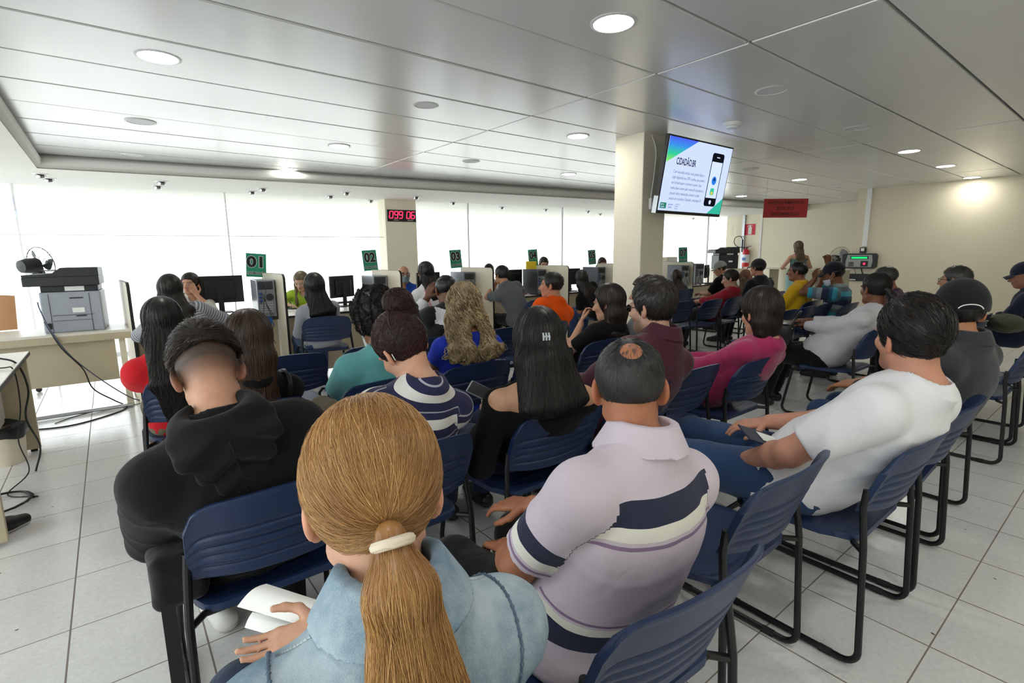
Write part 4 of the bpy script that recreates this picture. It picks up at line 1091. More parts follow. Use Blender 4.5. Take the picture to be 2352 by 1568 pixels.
m = MB(); m.tube(bez([(-.075, .03, 1.04), (-.06, -.06, .98), (-.01, -.10, .80), (.1, -.12, .55), (.3, -.10, .28), (.5, -.08, .07), (.62, -.04, .012)], 8), .005, 8); m.build('data_cable', pm('grey_blue_cable', '4a4f66', .5), t, True)
m = MB(); m.tube(bez([(.62, -.04, .012), (.52, -.1, .006), (.3, -.12, .006), (.08, -.2, .006), (-.06, -.36, .006)], 8), .004, 6); m.build('floor_cable', M_cab, t, True)
def ped_fan(loc, rz, hz, R, label, tilt=0, dark=True):
    t = thing('pedestal_fan', label, 'fan', loc, rz)
    m = MB(); m.lathe([(.24, 0), (.24, .012), (.20, .03), (.03, .035)], 32); m.build('base', M_black, t, True)
    m = MB(); m.tube([(0, 0, .03), (0, 0, hz-.35)], .016, 10); m.build('pole', M_chrome, t, True)
    m = MB(); m.tube([(0, 0, hz-.38), (0, 0, hz-.04)], [.022, .03], 10); m.build('neck', M_black, t, True)
    T = Matrix.Translation((0, 0, hz)) @ Matrix.Rotation(tilt, 4, 'X')
    m = MB(); m.lathe([(.02, -.20), (.07, -.19), (.085, -.12), (.08, -.02), (.04, .0)], 20, T @ Matrix.Rotation(-PI/2, 4, 'X')); m.build('motor', M_black, t, True)
    g = MB()
    for k in range(40):
        a = 2*PI*k/40; ca, sa = math.cos(a), math.sin(a)
        g.tube([T @ Vector((ca*r, y, sa*r)) for r, y in ((.03, -.055), (R*.6, -.05), (R*.94, -.01), (R, .02))], .0016, 4, False)
        g.tube([T @ Vector((ca*r, y, sa*r)) for r, y in ((.03, .095), (R*.6, .085), (R*.94, .05), (R, .02))], .0016, 4, False)
    for r, y in ((R, .02), (R*.6, .085), (R*.6, -.05), (R*.3, .09)): g.tube([T @ Vector((r*math.cos(2*PI*k/40), y, r*math.sin(2*PI*k/40))) for k in range(40)], .004 if r == R else .0018, 6, False, True)
    g.build('grille', M_blackm if dark else M_steel, t, True)
    b = MB()
    for k in range(3):
        vs = []; fs = []
        for i in range(9):
            for j in range(5):
                rr = .035+(R*.86-.035)*i/8; a = 2*PI*k/3+(-.45+.9*j/4)*(.5+.6*math.sin(PI*i/9)); vs.append(T @ Vector((rr*math.cos(a), .02+.05*(j/4-.5), rr*math.sin(a))))
        for i in range(8):
            for j in range(4): fs.append((i*5+j, i*5+j+1, i*5+j+6, i*5+j+5))
        b.add(vs, fs)
    b.build('blade', pm('fan_blade' if dark else 'grey_fan_blade', '2b2d30' if dark else 'b0b4ba', .35), t, True)
    m = MB(); m.lathe([(.035, 0), (.035, .012), (.01, .02)], 20, T @ Matrix.Translation((0, .095, 0)) @ Matrix.Rotation(-PI/2, 4, 'X')); m.build('hub_badge', M_chrome if not dark else M_black, t, True)
    return t
ped_fan((-.63, 8.1, 0), math.radians(-50), 1.36, .20, 'black pedestal fan seen from behind at far left by the window', .1)
ped_fan((12.7, 4.5, 0), math.radians(150), 1.24, .27, 'round grey pedestal fan at the back beside the beige wall edge', -.1, False)
t = thing('office_chair', 'tan office chair with a curved back behind the printer table', 'chair', (-1.02, 7.15, 0)); M_tan = pm('tan_vinyl', 'c69468', .6)
m = MB(); m.add(*grid_shell(lambda u, v: ((u*(.22+.02*v), .02+.03*u*u, .72+.34*v+.02*(1-u*u)*v), (u*(.22+.02*v), -.015+.03*u*u, .72+.34*v+.02*(1-u*u)*v)), 12, 10, .03)); m.build('backrest', M_tan, t, True)
m = MB(); m.bbox(-.24, .24, .02, .48, .44, .50, .02); m.build('seat', M_tan, t, True)
m = MB(); m.bbox(-.03, .03, .0, .03, .40, .8, .004); m.tube([(0, .25, .44), (0, .25, .10)], .025, 10); m.build('column', M_black, t)
for k in range(5):
    a = 2*PI*k/5; m = MB(); m.tube([(0, .25, .10), (.28*math.cos(a), .25+.28*math.sin(a), .07)], [.025, .016], 8); m.lathe([(.025, -.02), (.028, 0), (.025, .02)], 12, Matrix.Translation((.28*math.cos(a), .25+.28*math.sin(a), .028)) @ Matrix.Rotation(PI/2, 4, 'X')); m.build('castor_leg', M_black, t, True)
# ------------------------------------------------------------------ left desk with phone device, bin, cables, shoe
t = thing('reception_desk', 'cream desk cut off by the left edge, with cables hanging', 'desk', (-1.75, 3.4, 0))
m = MB(); m.bbox(0, 1.22, 0, 1.72, .725, .752, .003); tp = m.build('desk_top', M_top, t)
m = MB(); m.box(1.22, 1.223, 0, 1.72, .727, .750); m.build('edge_band', M_edge, tp)
m = MB(); m.bbox(0.62, 1.20, 1.67, 1.70, .02, .725, .003); m.build('end_panel', M_front, t)
m = MB(); m.bbox(1.02, 1.04, .0, 1.67, .27, .725, .002); m.build('modesty_panel', pm('white_desk_panel', 'd9d6cc', .45), t)
m = MB(); m.bbox(.62, 1.20, .03, .06, .02, .725, .003); m.build('end_panel', M_front, t)
m = MB(); m.bbox(1.14, 1.18, 1.675, 1.695, 0, .02, .003); m.bbox(.7, .74, 1.675, 1.695, 0, .02, .003); m.build('foot', M_black, t)
t = thing('desk_phone', 'black telephone base with a leaning leaflet on the left desk', 'telephone', (-.78, 4.72, .752), .3)
m = MB(); m.prism([(-.09, 0), (.09, 0), (.09, .05), (-.02, .085), (-.09, .085)], -.1, .1); m.build('base', M_black, t)
m = MB(); m.tube([(.02, -.11, .095), (.02, .11, .095)], .02, 10); m.bbox(-.005, .045, -.12, -.07, .065, .10, .008); m.bbox(-.005, .045, .07, .12, .065, .10, .008); m.build('handset', M_blackm, t, True)
m = MB(); m.box(-.08, .08, -.001, .001, 0, .2, Matrix.Translation((-.03, .13, .03)) @ Matrix.Rotation(-.5, 4, 'X')); q = m.build('leaflet', M_paper, None); q.location = (-.78, 4.80, .752); tag(q, 'white leaflet leaning behind the black telephone on the left desk', 'leaflet')
t = thing('desk_cables', 'black cables hanging down from the left desk edge to the floor', 'cables', (-.54, 4.6, 0)); m = MB()
m.tube(bez([(-.2, .1, .80), (-.08, .0, .79), (.0, -.02, .74), (.02, .06, .55), (-.02, .1, .35), (.03, .05, .15), (.0, -.05, .01)], 8), .006, 8); m.build('cable', M_cab, t, True)
m = MB(); m.tube(bez([(-.25, -.2, .77), (-.05, -.25, .765), (.005, -.25, .74), (.0, -.2, .5), (-.05, -.1, .25), (-.02, -.15, .05), (-.1, -.4, .006), (.05, -.55, .006)], 8), .004, 6); m.build('cable', M_cab, t, True)
m = MB(); pts = [( -.1+.13*math.cos(a)*(1-.01*a), -.55+.16*math.sin(a), .008+.004*(a % 3)) for a in [k*.35 for k in range(46)]]; m.tube(pts, .006, 6); m.build('coiled_cable', M_cab, t, True)
t = thing('waste_bin', 'cream waste bin with a black liner under the left desk', 'bin', (-.72, 4.92, 0)); m = MB(); m.lathe([(.105, 0), (.125, .26), (.118, .262), (.1, .02)], 24); m.build('bucket', M_cream, t, True)
m = MB(); n = 28; vs = []; fs = []
for j, (r, z) in enumerate([(.127, .19), (.136, .24), (.132, .275), (.110, .285), (.085, .24)]):
    for k in range(n): a = 2*PI*k/n; q = r*(1+.05*math.sin(5*a+j)+.03*math.sin(11*a)); vs.append((q*math.cos(a), q*math.sin(a), z+.012*math.sin(3*a+j)))
for j in range(4):
    for k in range(n): l = (k+1) % n; fs.append((j*n+k, j*n+l, (j+1)*n+l, (j+1)*n+k))
m.add(vs, fs); m.build('bin_liner', pm('black_bin_liner', '141414', .3), t, True)
# ------------------------------------------------------------------ television on the pillar
t = thing('television', 'large television tilted down from the pillar showing a phone slide', 'television', (4.795, 3.06, 2.155)); tilt = -math.atan2(.12, .71)
t.rotation_euler = (-tilt*-1 if False else math.atan2(.12, .71), 0, 0)
W_, H_ = 1.14, .72
m = MB(); m.bbox(-W_/2, W_/2, .0, .045, -H_/2, H_/2, .006); m.build('casing', M_black, t)
Sx0, Sx1, Sz0, Sz1 = -W_/2+.016, W_/2-.016, -H_/2+.03, H_/2-.016
m = MB(); m.box(Sx0, Sx1, -.002, .001, Sz0, Sz1); sc = m.build('screen', em('slide_background', 'c9d8ff', .95), t)
def tri(name, pts, mat, y): m = MB(); n = len(pts); m.add([(x, y, z) for x, z in pts], [tuple(range(n))]); return m.build(name, mat, sc)
tg = NT('slide_gradient'); tc = tg.n('ShaderNodeTexCoord'); sp = tg.n('ShaderNodeSeparateXYZ'); tg.l(tc.outputs['Generated'], sp.inputs[0]); rp = tg.ramp([(0, '8fe05a'), (.35, '2fc98a'), (.7, '3a8ee0'), (1, '4a5fe8')]); tg.l(sp.outputs[2], rp.inputs[0]); e_ = tg.n('ShaderNodeEmission'); e_.inputs[1].default_value = .95; tg.l(rp.outputs[0], e_.inputs[0]); tg.l(e_.outputs[0], tg.out.inputs[0])
tri('corner_shape', [(Sx0, Sz1), (Sx0+.47, Sz1), (Sx0, Sz0+.44)], tg.mat, -.0026)
tri('corner_shape', [(Sx1, Sz0), (Sx1, Sz0+.17), (Sx1-.26, Sz0)], em('slide_teal', '35b79a', .9), -.0026)
E_ink = em('slide_ink', '1c2030', .5); E_grey = em('slide_grey_text', '6d7690', .8); E_dark = em('slide_phone_black', '15181f', .6); E_scr = em('slide_phone_screen', 'd2e0ff', .95)
def scr_text(s, size, x, z, mat, al='LEFT', sx=1, bold=0):
    o = obj('lettering', text_mesh(s, size, .0002, al, bold, sx), sc, mat); o.location = (x, -.003, z); o.rotation_euler = (PI/2, 0, 0)
scr_text('CIDADÃO.BR', .088, Sx0+.16, Sz1-.21, E_ink, sx=.62, bold=.0015)
for k, s in enumerate(['Com sua senha inicial, você poderá fazer o', 'login digitando seu CPF e senha, que poderá', 'ser trocada após o primeiro acesso. Essa', 'senha deve conter pelo menos 8 caracteres e', 'possuir letras maiúsculas, número e pelo', 'menos um caractere. Exemplo: empregos 0!']):
    scr_text(s, .041, Sx0+.14, Sz1-.305-.05*k, E_grey, sx=.76)
def rrect(name, x0, x1, z0, z1, r, mat, y):
    pts = []
    for cx, cz, a0 in ((x1-r, z1-r, 0), (x0+r, z1-r, PI/2), (x0+r, z0+r, PI), (x1-r, z0+r, 1.5*PI)):
        for k in range(6): a = a0+PI/2*k/5; pts.append((cx+r*math.cos(a), cz+r*math.sin(a)))
    return tri(name, pts, mat, y)
PX0, PX1, PZ0, PZ1 = Sx1-.35, Sx1-.13, Sz0+.075, Sz1-.07
rrect('phone_picture', PX0, PX1, PZ0, PZ1, .03, E_dark, -.003); tri('phone_picture_screen', [(PX0+.012, PZ0+.085), (PX1-.012, PZ0+.085), (PX1-.012, PZ1-.085), (PX0+.012, PZ1-.085)], E_scr, -.0034)
def disc(name, x, z, r, mat, y, n=20): return tri(name, [(x+r*math.cos(2*PI*k/n), z+r*math.sin(2*PI*k/n)) for k in range(n)], mat, y)
pcx = (PX0+PX1)/2
disc('phone_button', pcx, PZ0+.042, .022, E_scr, -.0034); tri('phone_speaker', [(pcx-.025, PZ1-.045), (pcx+.03, PZ1-.045), (pcx+.03, PZ1-.036), (pcx-.025, PZ1-.036)], E_scr, -.0034)
disc('avatar', pcx, PZ0+.26, .043, em('avatar_blue', '2f7fe0', .9), -.0038); disc('avatar_head', pcx, PZ0+.272, .018, em('avatar_navy', '123a86', .7), -.0042); rrect('app_icon', pcx-.035, pcx+.035, PZ0+.115, PZ0+.185, .014, em('icon_teal', '38c3a0', .9), -.0038); disc('icon_spot', pcx, PZ0+.135, .018, em('icon_yellow', 'e6d23c', .9), -.0042)
scr_text('________', .03, pcx, PZ0+.33, E_grey, 'CENTER', .6)
for k in range(3): scr_text('informe seu CPF para', .017, pcx, PZ1-.115-.024*k, E_grey, 'CENTER', .9)
rrect('logo_plate', Sx0+.02, Sx0+.12, Sz0+.02, Sz0+.075, .006, em('logo_green', '2a8a72', .7), -.003)
for k, s in enumerate(['agência', 'trabalho']): scr_text(s, .022, Sx0+.028, Sz0+.060-.024*k, E_scr, sx=.9)
for k, s in enumerate(['governo', 'estado']): scr_text(s, .026, Sx0+.15, Sz0+.062-.026*k, em('logo_violet', '5a55b8', .7), sx=.9)
for k, s in enumerate(['secretaria de', 'trabalho e', 'emprego']): scr_text(s, .017, Sx0+.26, Sz0+.068-.02*k, E_grey, sx=.9)
m = MB(); m.bbox(-.62+.12, -.62+.30, .045, .10, -.14, .16, .01); m.build('wall_bracket', M_black, t)
m = MB(); m.box(-W_/2-.008, -W_/2, .0, .05, -H_/2, -H_/2+.16); m.build('side_strip', M_alu, t)
t = thing('television_cable', 'white power cable with plug hanging beside the television', 'cable', (4.30, 3.285, 0)); m = MB(); m.tube(bez([(.04, .0, 2.56), (.10, -.01, 2.42), (.085, -.01, 2.2), (.05, -.01, 2.0), (.045, -.01, 1.96)], 8), .006, 8); m.build('cord', M_white_pl, t, True)
m = MB(); m.bbox(.02, .075, -.035, .0, 1.85, 1.96, .008); m.build('plug', M_white_pl, t, True)
# ------------------------------------------------------------------ red number display on the window column
a = px_y(909, 496, 8.75); cpos = on_fac(4.32, -.135)
t = thing('queue_display', 'black queue display with red digits 099 06 on the window column', 'display', (cpos.x+.015, cpos.y, 2.135), FA)
m = MB(); m.bbox(-.27, .27, -.0, .07, -.105, .105, .006); m.build('case', M_black, t); M_led = em('red_led', 'ff2f55', 2.2); M_ledoff = pm('dim_red_segment', '4a0f18', .4)
SEG = {'0': 'abcdef', '9': 'abcdfg', '6': 'acdefg'}
def digit(ch, x, on=True):
    w, h, th = .062, .118, .015; m = MB(); sh = .12
    R = {'a': (0, h, w, 'h'), 'g': (0, h/2, w, 'h'), 'd': (0, 0, w, 'h'), 'f': (0, h/2, h/2, 'v'), 'e': (0, 0, h/2, 'v'), 'b': (w, h/2, h/2, 'v'), 'c': (w, 0, h/2, 'v')}
    for s in SEG[ch]:
        sx, sz, l, o = R[s]
        pts = [(sx+.004, sz-th/2), (sx+l-.004, sz-th/2), (sx+l-.004, sz+th/2), (sx+.004, sz+th/2)] if o == 'h' else [(sx-th/2, sz+.003), (sx+th/2, sz+.003), (sx+th/2, sz+l-.003), (sx-th/2, sz+l-.003)]
        m.prism([(x+a+sh*b, b-.045) for a, b in pts], -.003, 0)
    m.build('digit', M_led, t)
for ch, x in zip('09906', (-.235, -.145, -.058, .085, .172)): digit(ch, x)
for s, x in (('SENHA', -.11), ('GUICHÊ', .155)): o = obj('lettering', text_mesh(s, .030, .0003), t, M_inkw); o.location = (x, -.001, -.079); o.rotation_euler = (PI/2, 0, 0)
m = MB(); m.box(-.276, -.27, -.001, .07, -.1, .1); m.build('side_edge', M_alu, t)
t = thing('display_cables', 'two thin cables looping from the soffit to the red display', 'cables', (cpos.x-.02, cpos.y+.04, 0), FA); m = MB()
for k in (0, 1): m.tube(bez([(-.06+.02*k, .02, 2.43), (-.05+.02*k, .015, 2.37), (.0, .015, 2.29), (.07+.02*k, .02, 2.245)], 6), .004, 6)
m.tube(bez([(.2, .02, 2.235), (.24, .015, 2.26), (.31, .02, 2.25)], 6), .004, 6); m.build('cable', pm('grey_cable', '6a6a66', .6), t, True)
# ------------------------------------------------------------------ red hanging sign, extinguisher with its sign, time clock
q = px(1804, 478, 7.9); t = thing('hanging_sign', 'red sign AGENDAMENTO SEGURO DESEMPREGO hanging from the ceiling', 'sign', q, math.radians(-48))
t.rotation_euler = (0, math.radians(1), math.radians(-47)); M_red = pm('red_card', 'a01d1b', .55); wS, hS = .64, .285
m = MB(); m.bbox(-wS/2, wS/2, -.003, .003, -hS/2, hS/2, .001); m.build('board', M_red, t)
for k, s in enumerate(['AGENDAMENTO', 'SEGURO', 'DESEMPREGO']): o = obj('lettering', text_mesh(s, .068, .0004, 'CENTER', .001), t, pm('dark_red_ink', '3c0d10', .7)); o.location = (0, -.004, .082-.086*k); o.rotation_euler = (PI/2, 0, 0)
m = MB(); zt = ZC-q[2]
for s in (-1, 1): m.tube([(s*wS*.46, 0, hS/2), (s*wS*.46, 0, zt)], .0012, 4)
m.build('hanging_line', pm('nylon_line', 'b8bbb4', .4), t)
q = px_x(1723, 527, XB); t = thing('extinguisher_sign', 'red square sign with a white extinguisher symbol on the end wall', 'sign', (XB-.004, q[1], q[2]), -PI/2)
m = MB(); m.box(-.145, .145, -.003, .003, -.145, .145); m.build('plate', pm('signal_red', 'd0284a', .5), t)
m = MB(); m.prism([(-.05, -.13), (.05, -.13), (.05, .05), (.02, .085), (.02, .1), (.07, .09), (.07, .10), (.0, .125), (-.06, .11), (-.085, .075), (-.075, .07), (-.05, .095), (-.02, .10), (-.02, .085), (-.05, .05)], -.006, -.003); m.build('symbol', M_inkw, t)
q = px_x(1716, 612, XB); t = thing('fire_extinguisher', 'red fire extinguisher with a hose loop mounted on the end wall', 'fire extinguisher', (XB-.11, q[1], q[2]), -PI/2); M_er = pm('extinguisher_red', 'c3202f', .3)
m = MB(); m.lathe([(.085, .0), (.09, .02), (.09, .40), (.075, .45), (.03, .48), (.03, .50)], 24); m.build('cylinder', M_er, t, True)
m = MB(); m.lathe([(.0915, .11), (.0915, .33)], 24); m.build('label_band', pm('extinguisher_label', 'dfe3ea', .5), t, True)
m = MB(); m.box(-.05, .05, -.0935, -.09, .17, .25); m.build('blue_mark', pm('label_blue', '5f7fc0', .5), t)
m = MB(); m.bbox(-.10, .06, -.015, .015, .50, .53, .004); m.tube([(-.02, 0, .53), (.14, 0, .56)], .008, 6); m.build('valve_handle', M_black, t)
m = MB(); m.tube(bez([(-.03, 0, .51), (-.25, 0, .55), (-.36, 0, .66), (-.33, 0, .80), (-.20, 0, .83), (-.13, 0, .75), (-.12, 0, .6)], 8), .011, 8); m.build('hose', M_cab, t, True)
m = MB(); m.tube([(-.12, 0, .74), (-.12, 0, .40)], [.022, .018], 10); m.build('nozzle', M_black, t, True)
m = MB(); m.box(-.04, .04, .08, .115, .35, .42); m.build('wall_hook', M_black, t)
# time clock on the right wall
q = px_x(1978, 599, 11.5); t = thing('time_clock', 'grey time clock with green display and red sensor on the beige wall edge', 'time clock', (11.5, q[1], q[2]), -PI/2); S = 1.22
m = MB(); pr = [(-.245*S, -.10*S), (-.2*S, -.118*S), (.19*S, -.118*S), (.225*S, -.09*S), (.225*S, .09*S), (.2*S, .118*S), (-.19*S, .118*S), (-.245*S, .10*S)]; m.prism(pr, -.09, -.004); m.build('case', pm('clock_case', '24282a', .5), t)
m = MB(); m.prism([(-.19*S, -.095*S), (.165*S, -.095*S), (.18*S, 0), (.165*S, .095*S), (-.17*S, .095*S), (-.19*S, 0)], -.096, -.088); m.build('face_plate', pm('clock_face', '8f938d', .4, .4), t)
m = MB(); m.box(-.13*S, .12*S, -.099, -.095, .028*S, .078*S); m.build('display_bezel', M_black, t); m = MB(); m.box(-.115*S, .105*S, -.102, -.098, .036*S, .066*S); m.build('green_display', em('green_lcd', '25d678', 1.1), t)
m = MB(); [m.box(-.145*S+.03*i, -.145*S+.03*i+.022, -.102, -.095, -.085*S+.03*j, -.085*S+.03*j+.022) for i in range(3) for j in range(3)]; m.build('keypad', M_black, t)
m = MB(); m.box(.02*S, .12*S, -.100, -.095, -.085*S, .0); m.build('sensor_window', M_black, t); m = MB(); m.lathe([(.022, 0), (.02, .006), (.002, .008)], 14, Matrix.Translation((.07*S, -.099, -.043*S)) @ Matrix.Rotation(PI/2, 4, 'X')); m.build('red_sensor', em('red_sensor_glow', 'ff3050', 2.0), t, True)
q2 = px_x(1984, 574, 11.5); t2 = thing('power_adapter', 'small black power adapter plugged in above the time clock', 'power adapter', (11.5, q2[1], q2[2]), -PI/2); m = MB(); m.bbox(-.05, .05, -.06, -.004, -.055, .05, .006); m.build('body', M_black, t2); m = MB(); m.box(-.03, .025, -.062, -.0595, -.02, .035); m.build('label', M_paper, t2)
t3 = thing('clock_cable', 'dark cable running from the time clock down the wall', 'cable', (11.49, q[1], q[2]), -PI/2); m = MB(); m.tube(bez([(.02, -.01, -.145), (.06, -.012, -.25), (.16, -.012, -.33), (.22, -.012, -.46)], 6), .010, 6); m.tube(bez([(-.1, -.01, -.145), (-.06, -.01, -.25), (-.03, -.01, -.35)], 6), .003, 6); m.build('cable', M_cab, t3, True)
q4 = px_x(1985, 637, 11.5); t4 = thing('wall_tray', 'flat black card tray under the time clock', 'tray', (11.5, q4[1], q4[2]), -PI/2); m = MB(); m.bbox(-.24, .30, -.05, -.002, -.07, .07, .005); m.build('body', M_black, t4); m = MB(); m.box(-.23, -.13, -.053, -.049, -.055, -.035); m.build('label', M_inkw, t4)
# ------------------------------------------------------------------ far right service zone
m = MB(); t = thing('back_counter', 'long cream counter along the end wall behind the standing woman', 'counter', (13.3, 2.8, 0)); m.bbox(0, .6, 0, 3.6, .98, 1.01, .003); m.build('counter_top', M_top, t)
for y in (.1, 1.2, 2.4, 3.5): m = MB(); m.bbox(.05, .55, y-.012, y+.012, 0, .98, .002); m.build('leg_panel', M_cream, t)
q = px(1655, 592, 12.6); t = printer((11.6, 6.45, 1.03), math.radians(-35), .80, 'black printer on the cabinet right of the pillar', False)
t = thing('printer_stand', 'pale cabinet carrying the black printer right of the pillar', 'cabinet', (11.7, 6.6, 0), math.radians(-35)); m = MB(); m.bbox(-.36, .36, -.22, .28, .05, 1.03, .006); m.build('body', M_cream, t); m = MB(); m.box(-.34, .34, -.225, -.22, .1, .98); m.build('door', M_top, t); m = MB(); m.box(-.34, .34, -.2, .26, 0, .05); m.build('plinth', M_edge, t)
pc(9.68, 6.0, math.radians(-25), M_pcdark, 'large black computer tower right of the pillar beside the grey cap man', .44, .2, .5)
pc(9.08, 5.95, math.radians(-15), M_pcdark, 'black computer tower under the angled 07 sign')
monitor(10.3, 6.2, .75, math.radians(20), .42, .28, 'black monitor on the desk right of the big dark tower')
keyboard(10.2, 6.02, DA, 'black keyboard on the desk right of the pillar')
q = px(1622, 590, 11.5); t = thing('document_box', 'open cream document box on the partition right of the pillar', 'box', (9.45, 6.62, 1.19)); m = MB(); m.prism([(-.2, 0), (.2, 0), (.17, .14), (-.17, .14)], -.1, .1); m.build('body', M_cream, t); m = MB(); m.box(-.18, .18, -.104, -.1, .01, .13); m.build('front_flap', M_white, t)
# bag of dark brown and white on the tower behind the pillar
# potted red-flowered plant outside the window
t = thing('flowering_plant', 'thin plant with red flowers outside the window right of the pillar', 'plant', (10.9, fac_y(10.9)+.7, -.13)); m = MB(); random.seed(3)
tips = []
for k in range(16):
    a = random.uniform(-.5, .5); b = random.uniform(-.2, .2); h = random.uniform(1.2, 2.0); m.tube(bez([(a*.1, b*.1, 0), (a*.5, b*.5, h*.5), (a, b, h)], 5), .006, 5); tips.append((a, b, h))
m.build('stem', pm('plant_stem', '8a6a52', .7), t, True); m = MB()
for (a, b, h) in tips:
    for j in range(5):
        c = Vector((a+random.uniform(-.06,.06), b+random.uniform(-.06,.06), h-random.uniform(0,.45))); r = random.uniform(.015, .035)
        for s in range(4): d = Vector((random.uniform(-1,1), random.uniform(-1,1), random.uniform(-1,1))).normalized()*r*1.6; e = d.cross(Vector((.3,.5,.8))).normalized()*r*.6; m.add([c, c+d*.5+e, c+d, c+d*.5-e], [(0,1,2,3)])
m.build('flower', pm('red_petal', 'd84a5a', .6), t)
m = MB(); m.lathe([(.16, 0), (.2, .3), (.19, .3), (.1, .28)], 20); m.build('pot', pm('terracotta', 'b86e50', .7), t, True)
# pale lettering and a shape on the glass, top left
def lilac_vinyl():
    q = NT('pale_lilac_vinyl'); a = q.n('ShaderNodeBsdfTranslucent'); a.inputs[0].default_value = (.82, .83, .97, 1); b = q.n('ShaderNodeBsdfTransparent'); b.inputs[0].default_value = (.9, .9, 1, 1); mx = q.n('ShaderNodeMixShader'); mx.inputs[0].default_value = .75; q.l(b.outputs[0], mx.inputs[1]); q.l(a.outputs[0], mx.inputs[2]); q.l(mx.outputs[0], q.out.inputs[0]); return q.mat
t = thing('glass_lettering', 'pale lilac letters RCCA on the window glass at top left', 'lettering', on_fac(-.95, -.05, 2.05), FA); M_lil = lilac_vinyl()
me = text_mesh('RCCA', .40, .001, 'LEFT', 0, .98); o = obj('letters', me, t, M_lil); o.rotation_euler = (PI/2, 0, 0); o.location = (-.12, -.0, .06)
m = MB(); m.add([(1.52, 0, .30), (1.62, 0, .22), (1.75, 0, .20), (1.86, 0, .24), (1.92, 0, .30)], [(0,1,2,3,4)]); m.build('motif', M_lil, t); m = MB(); m.add([(2.02, 0, .28), (2.08, 0, .16), (2.12, 0, .22), (2.2, 0, .14), (2.22, 0, .24), (2.3, 0, .28)], [(0,1,2,3,4,5)]); m.build('motif', M_lil, t); m = MB(); m.add([(3.82, 0, .0), (3.88, 0, -.02), (3.75, 0, .26), (3.70, 0, .26)], [(0,1,2,3)]); m.build('motif', M_lil, t)
# ------------------------------------------------------------------ hair, caps and small worn things
HM = dict(black=('0b0909', '2a221e'), darkbrown=('140e0b', '3d2c22'), brown=('1c120d', '5a3f2d'), softblack=('100d0c', '3a302a'), grey=('2a2826', '6d6862'), saltpepper=('161616', '5c5c5c'), reddark=('170b0a', '4a2722'),
          blonde=('7a4a1d', 'e6b878'), ash=('4b3d2c', 'c0a983'), curlblonde=('46301d', 'ead0a2'), lightbrown=('3a2a1c', 'a08560'))
def hmat(k, rough=.40, spec=.45): return hair_mat('hair_'+k, *HM[k], rough=rough, spec=spec)
def hbox(B, dn=.16, up=.17, s=.16, bk=.17, fr=.15): return B.Hc-V3(s, bk, dn), B.Hc+V3(s, fr, up)
def H_short(B, root, col, th=.012, top=.006, n=600, r=.0011, ln=.022, side=-.03, back=-.082, front=.068, lump=.004, h=.007, lift=.008, st=None, sel=None, sweep=(0, .3, 0), crown=(0,-.05,.10), fy=.09):
    cap = cap_sdf(B, th, top, back, side, front, lump, sideth=st, fy=fy); c = B.Hc+B.R@V3(*crown); sw = B.R@V3(*sweep)
    flow = lambda p, s: (p-c)/(np.linalg.norm(p-c, axis=1)[:, None]+.01)*1.0+sw+V3(0, 0, -.35)
    lo, hi = hbox(B)
    return add_hair(B, root, cap, lo, hi, hmat(col), h, n, flow, 6, ln/6, 0, r, lift=lift, sel=sel)
def H_long(B, root, col, ln=.28, w=(.082, .092, .105, .075), d=(.085, .055, .034, .014), th=.016, top=.004, n=700, r=.0013, side=-.10, back=-.09, front=.070, h=.008, curl=0, curlf=40, lump=0, step=None, fcut=(0, .100, -.045, .057, .085, .115), part=(0, -.01, .12), dx=0, seg=15, backoff=.128, extra=None, ncut=0, A=None, base=.12):
    cap = cap_sdf(B, th, top, back, side, front, lump, sideth=th+.002)
    A = A or [B.Hc+B.R@V3(0,-.02,.03), B.Hc+B.R@V3(0,-.058,-.075), B.N-B.F*(backoff-.02)-B.U*.06+B.X*dx*.5, B.N-B.F*backoff-B.U*ln+B.X*dx]
    fo = Folds(17, 60, 3) if lump else None
    def fn(p):
        q = B.hl(p); e = smin(cap(p), ribbon(p, A, w, d, B.X), .02)
        if lump: e = e-lump*1.6*fo(p)
        if extra is not None: e = smin(e, extra(p), .015)
        if ncut: e = smax(e, -el(p, B.N-B.F*.06+B.U*.012, (.046, .14, ncut)), .015)
        return smax(e, -el(q, fcut[:3], fcut[3:]), .012)
    c = B.Hc+B.R@V3(*part)
    def flow(p, s):
        v = p-c; dd = np.linalg.norm(v, axis=1)[:, None]; return V3(0, 0, -1)-B.F*.05+1.1*np.exp(-dd/.055)*v/(dd+.01)
    lo = np.minimum(B.Hc-V3(.20, .24, .17), A[-1]-V3(.17, .12, .06)); hi = B.Hc+V3(.20, .16, .17)
    return add_hair(B, root, fn, lo, hi, hmat(col), h, n, flow, seg, step or (ln+.30)/seg*.75, 0, r, curl, curlf, base=base)
def tail(B, root, col, pts, ws, ds, h=.007, n=300, r=.0012, steps=14, curl=0):
    P = [V3(*a) for a in pts]; X = B.X
    fn = lambda p: ribbon(p, P, ws, ds, X)
    lo = np.min(P, 0)-.09; hi = np.max(P, 0)+.09
    Ls = sum(np.linalg.norm(P[i+1]-P[i]) for i in range(len(P)-1))
    def flow(p, s):
        best = None; f = None
        for i in range(len(P)-1):
            a, b = P[i], P[i+1]; t = np.clip((p-a)@(b-a)/((b-a)@(b-a)), 0, 1); dd = np.linalg.norm(p-a-t[:, None]*(b-a), axis=1); u = (b-a)/np.linalg.norm(b-a)
            if best is None: best = dd; f = np.tile(u, (len(p), 1))
            else: m = dd < best; best = np.where(m, dd, best); f = np.where(m[:, None], u, f)
        return f
    return add_hair(B, root, fn, lo, hi, hmat(col), h, n, flow, steps, Ls*.55/steps, 0, r, curl, 45, name='ponytail')
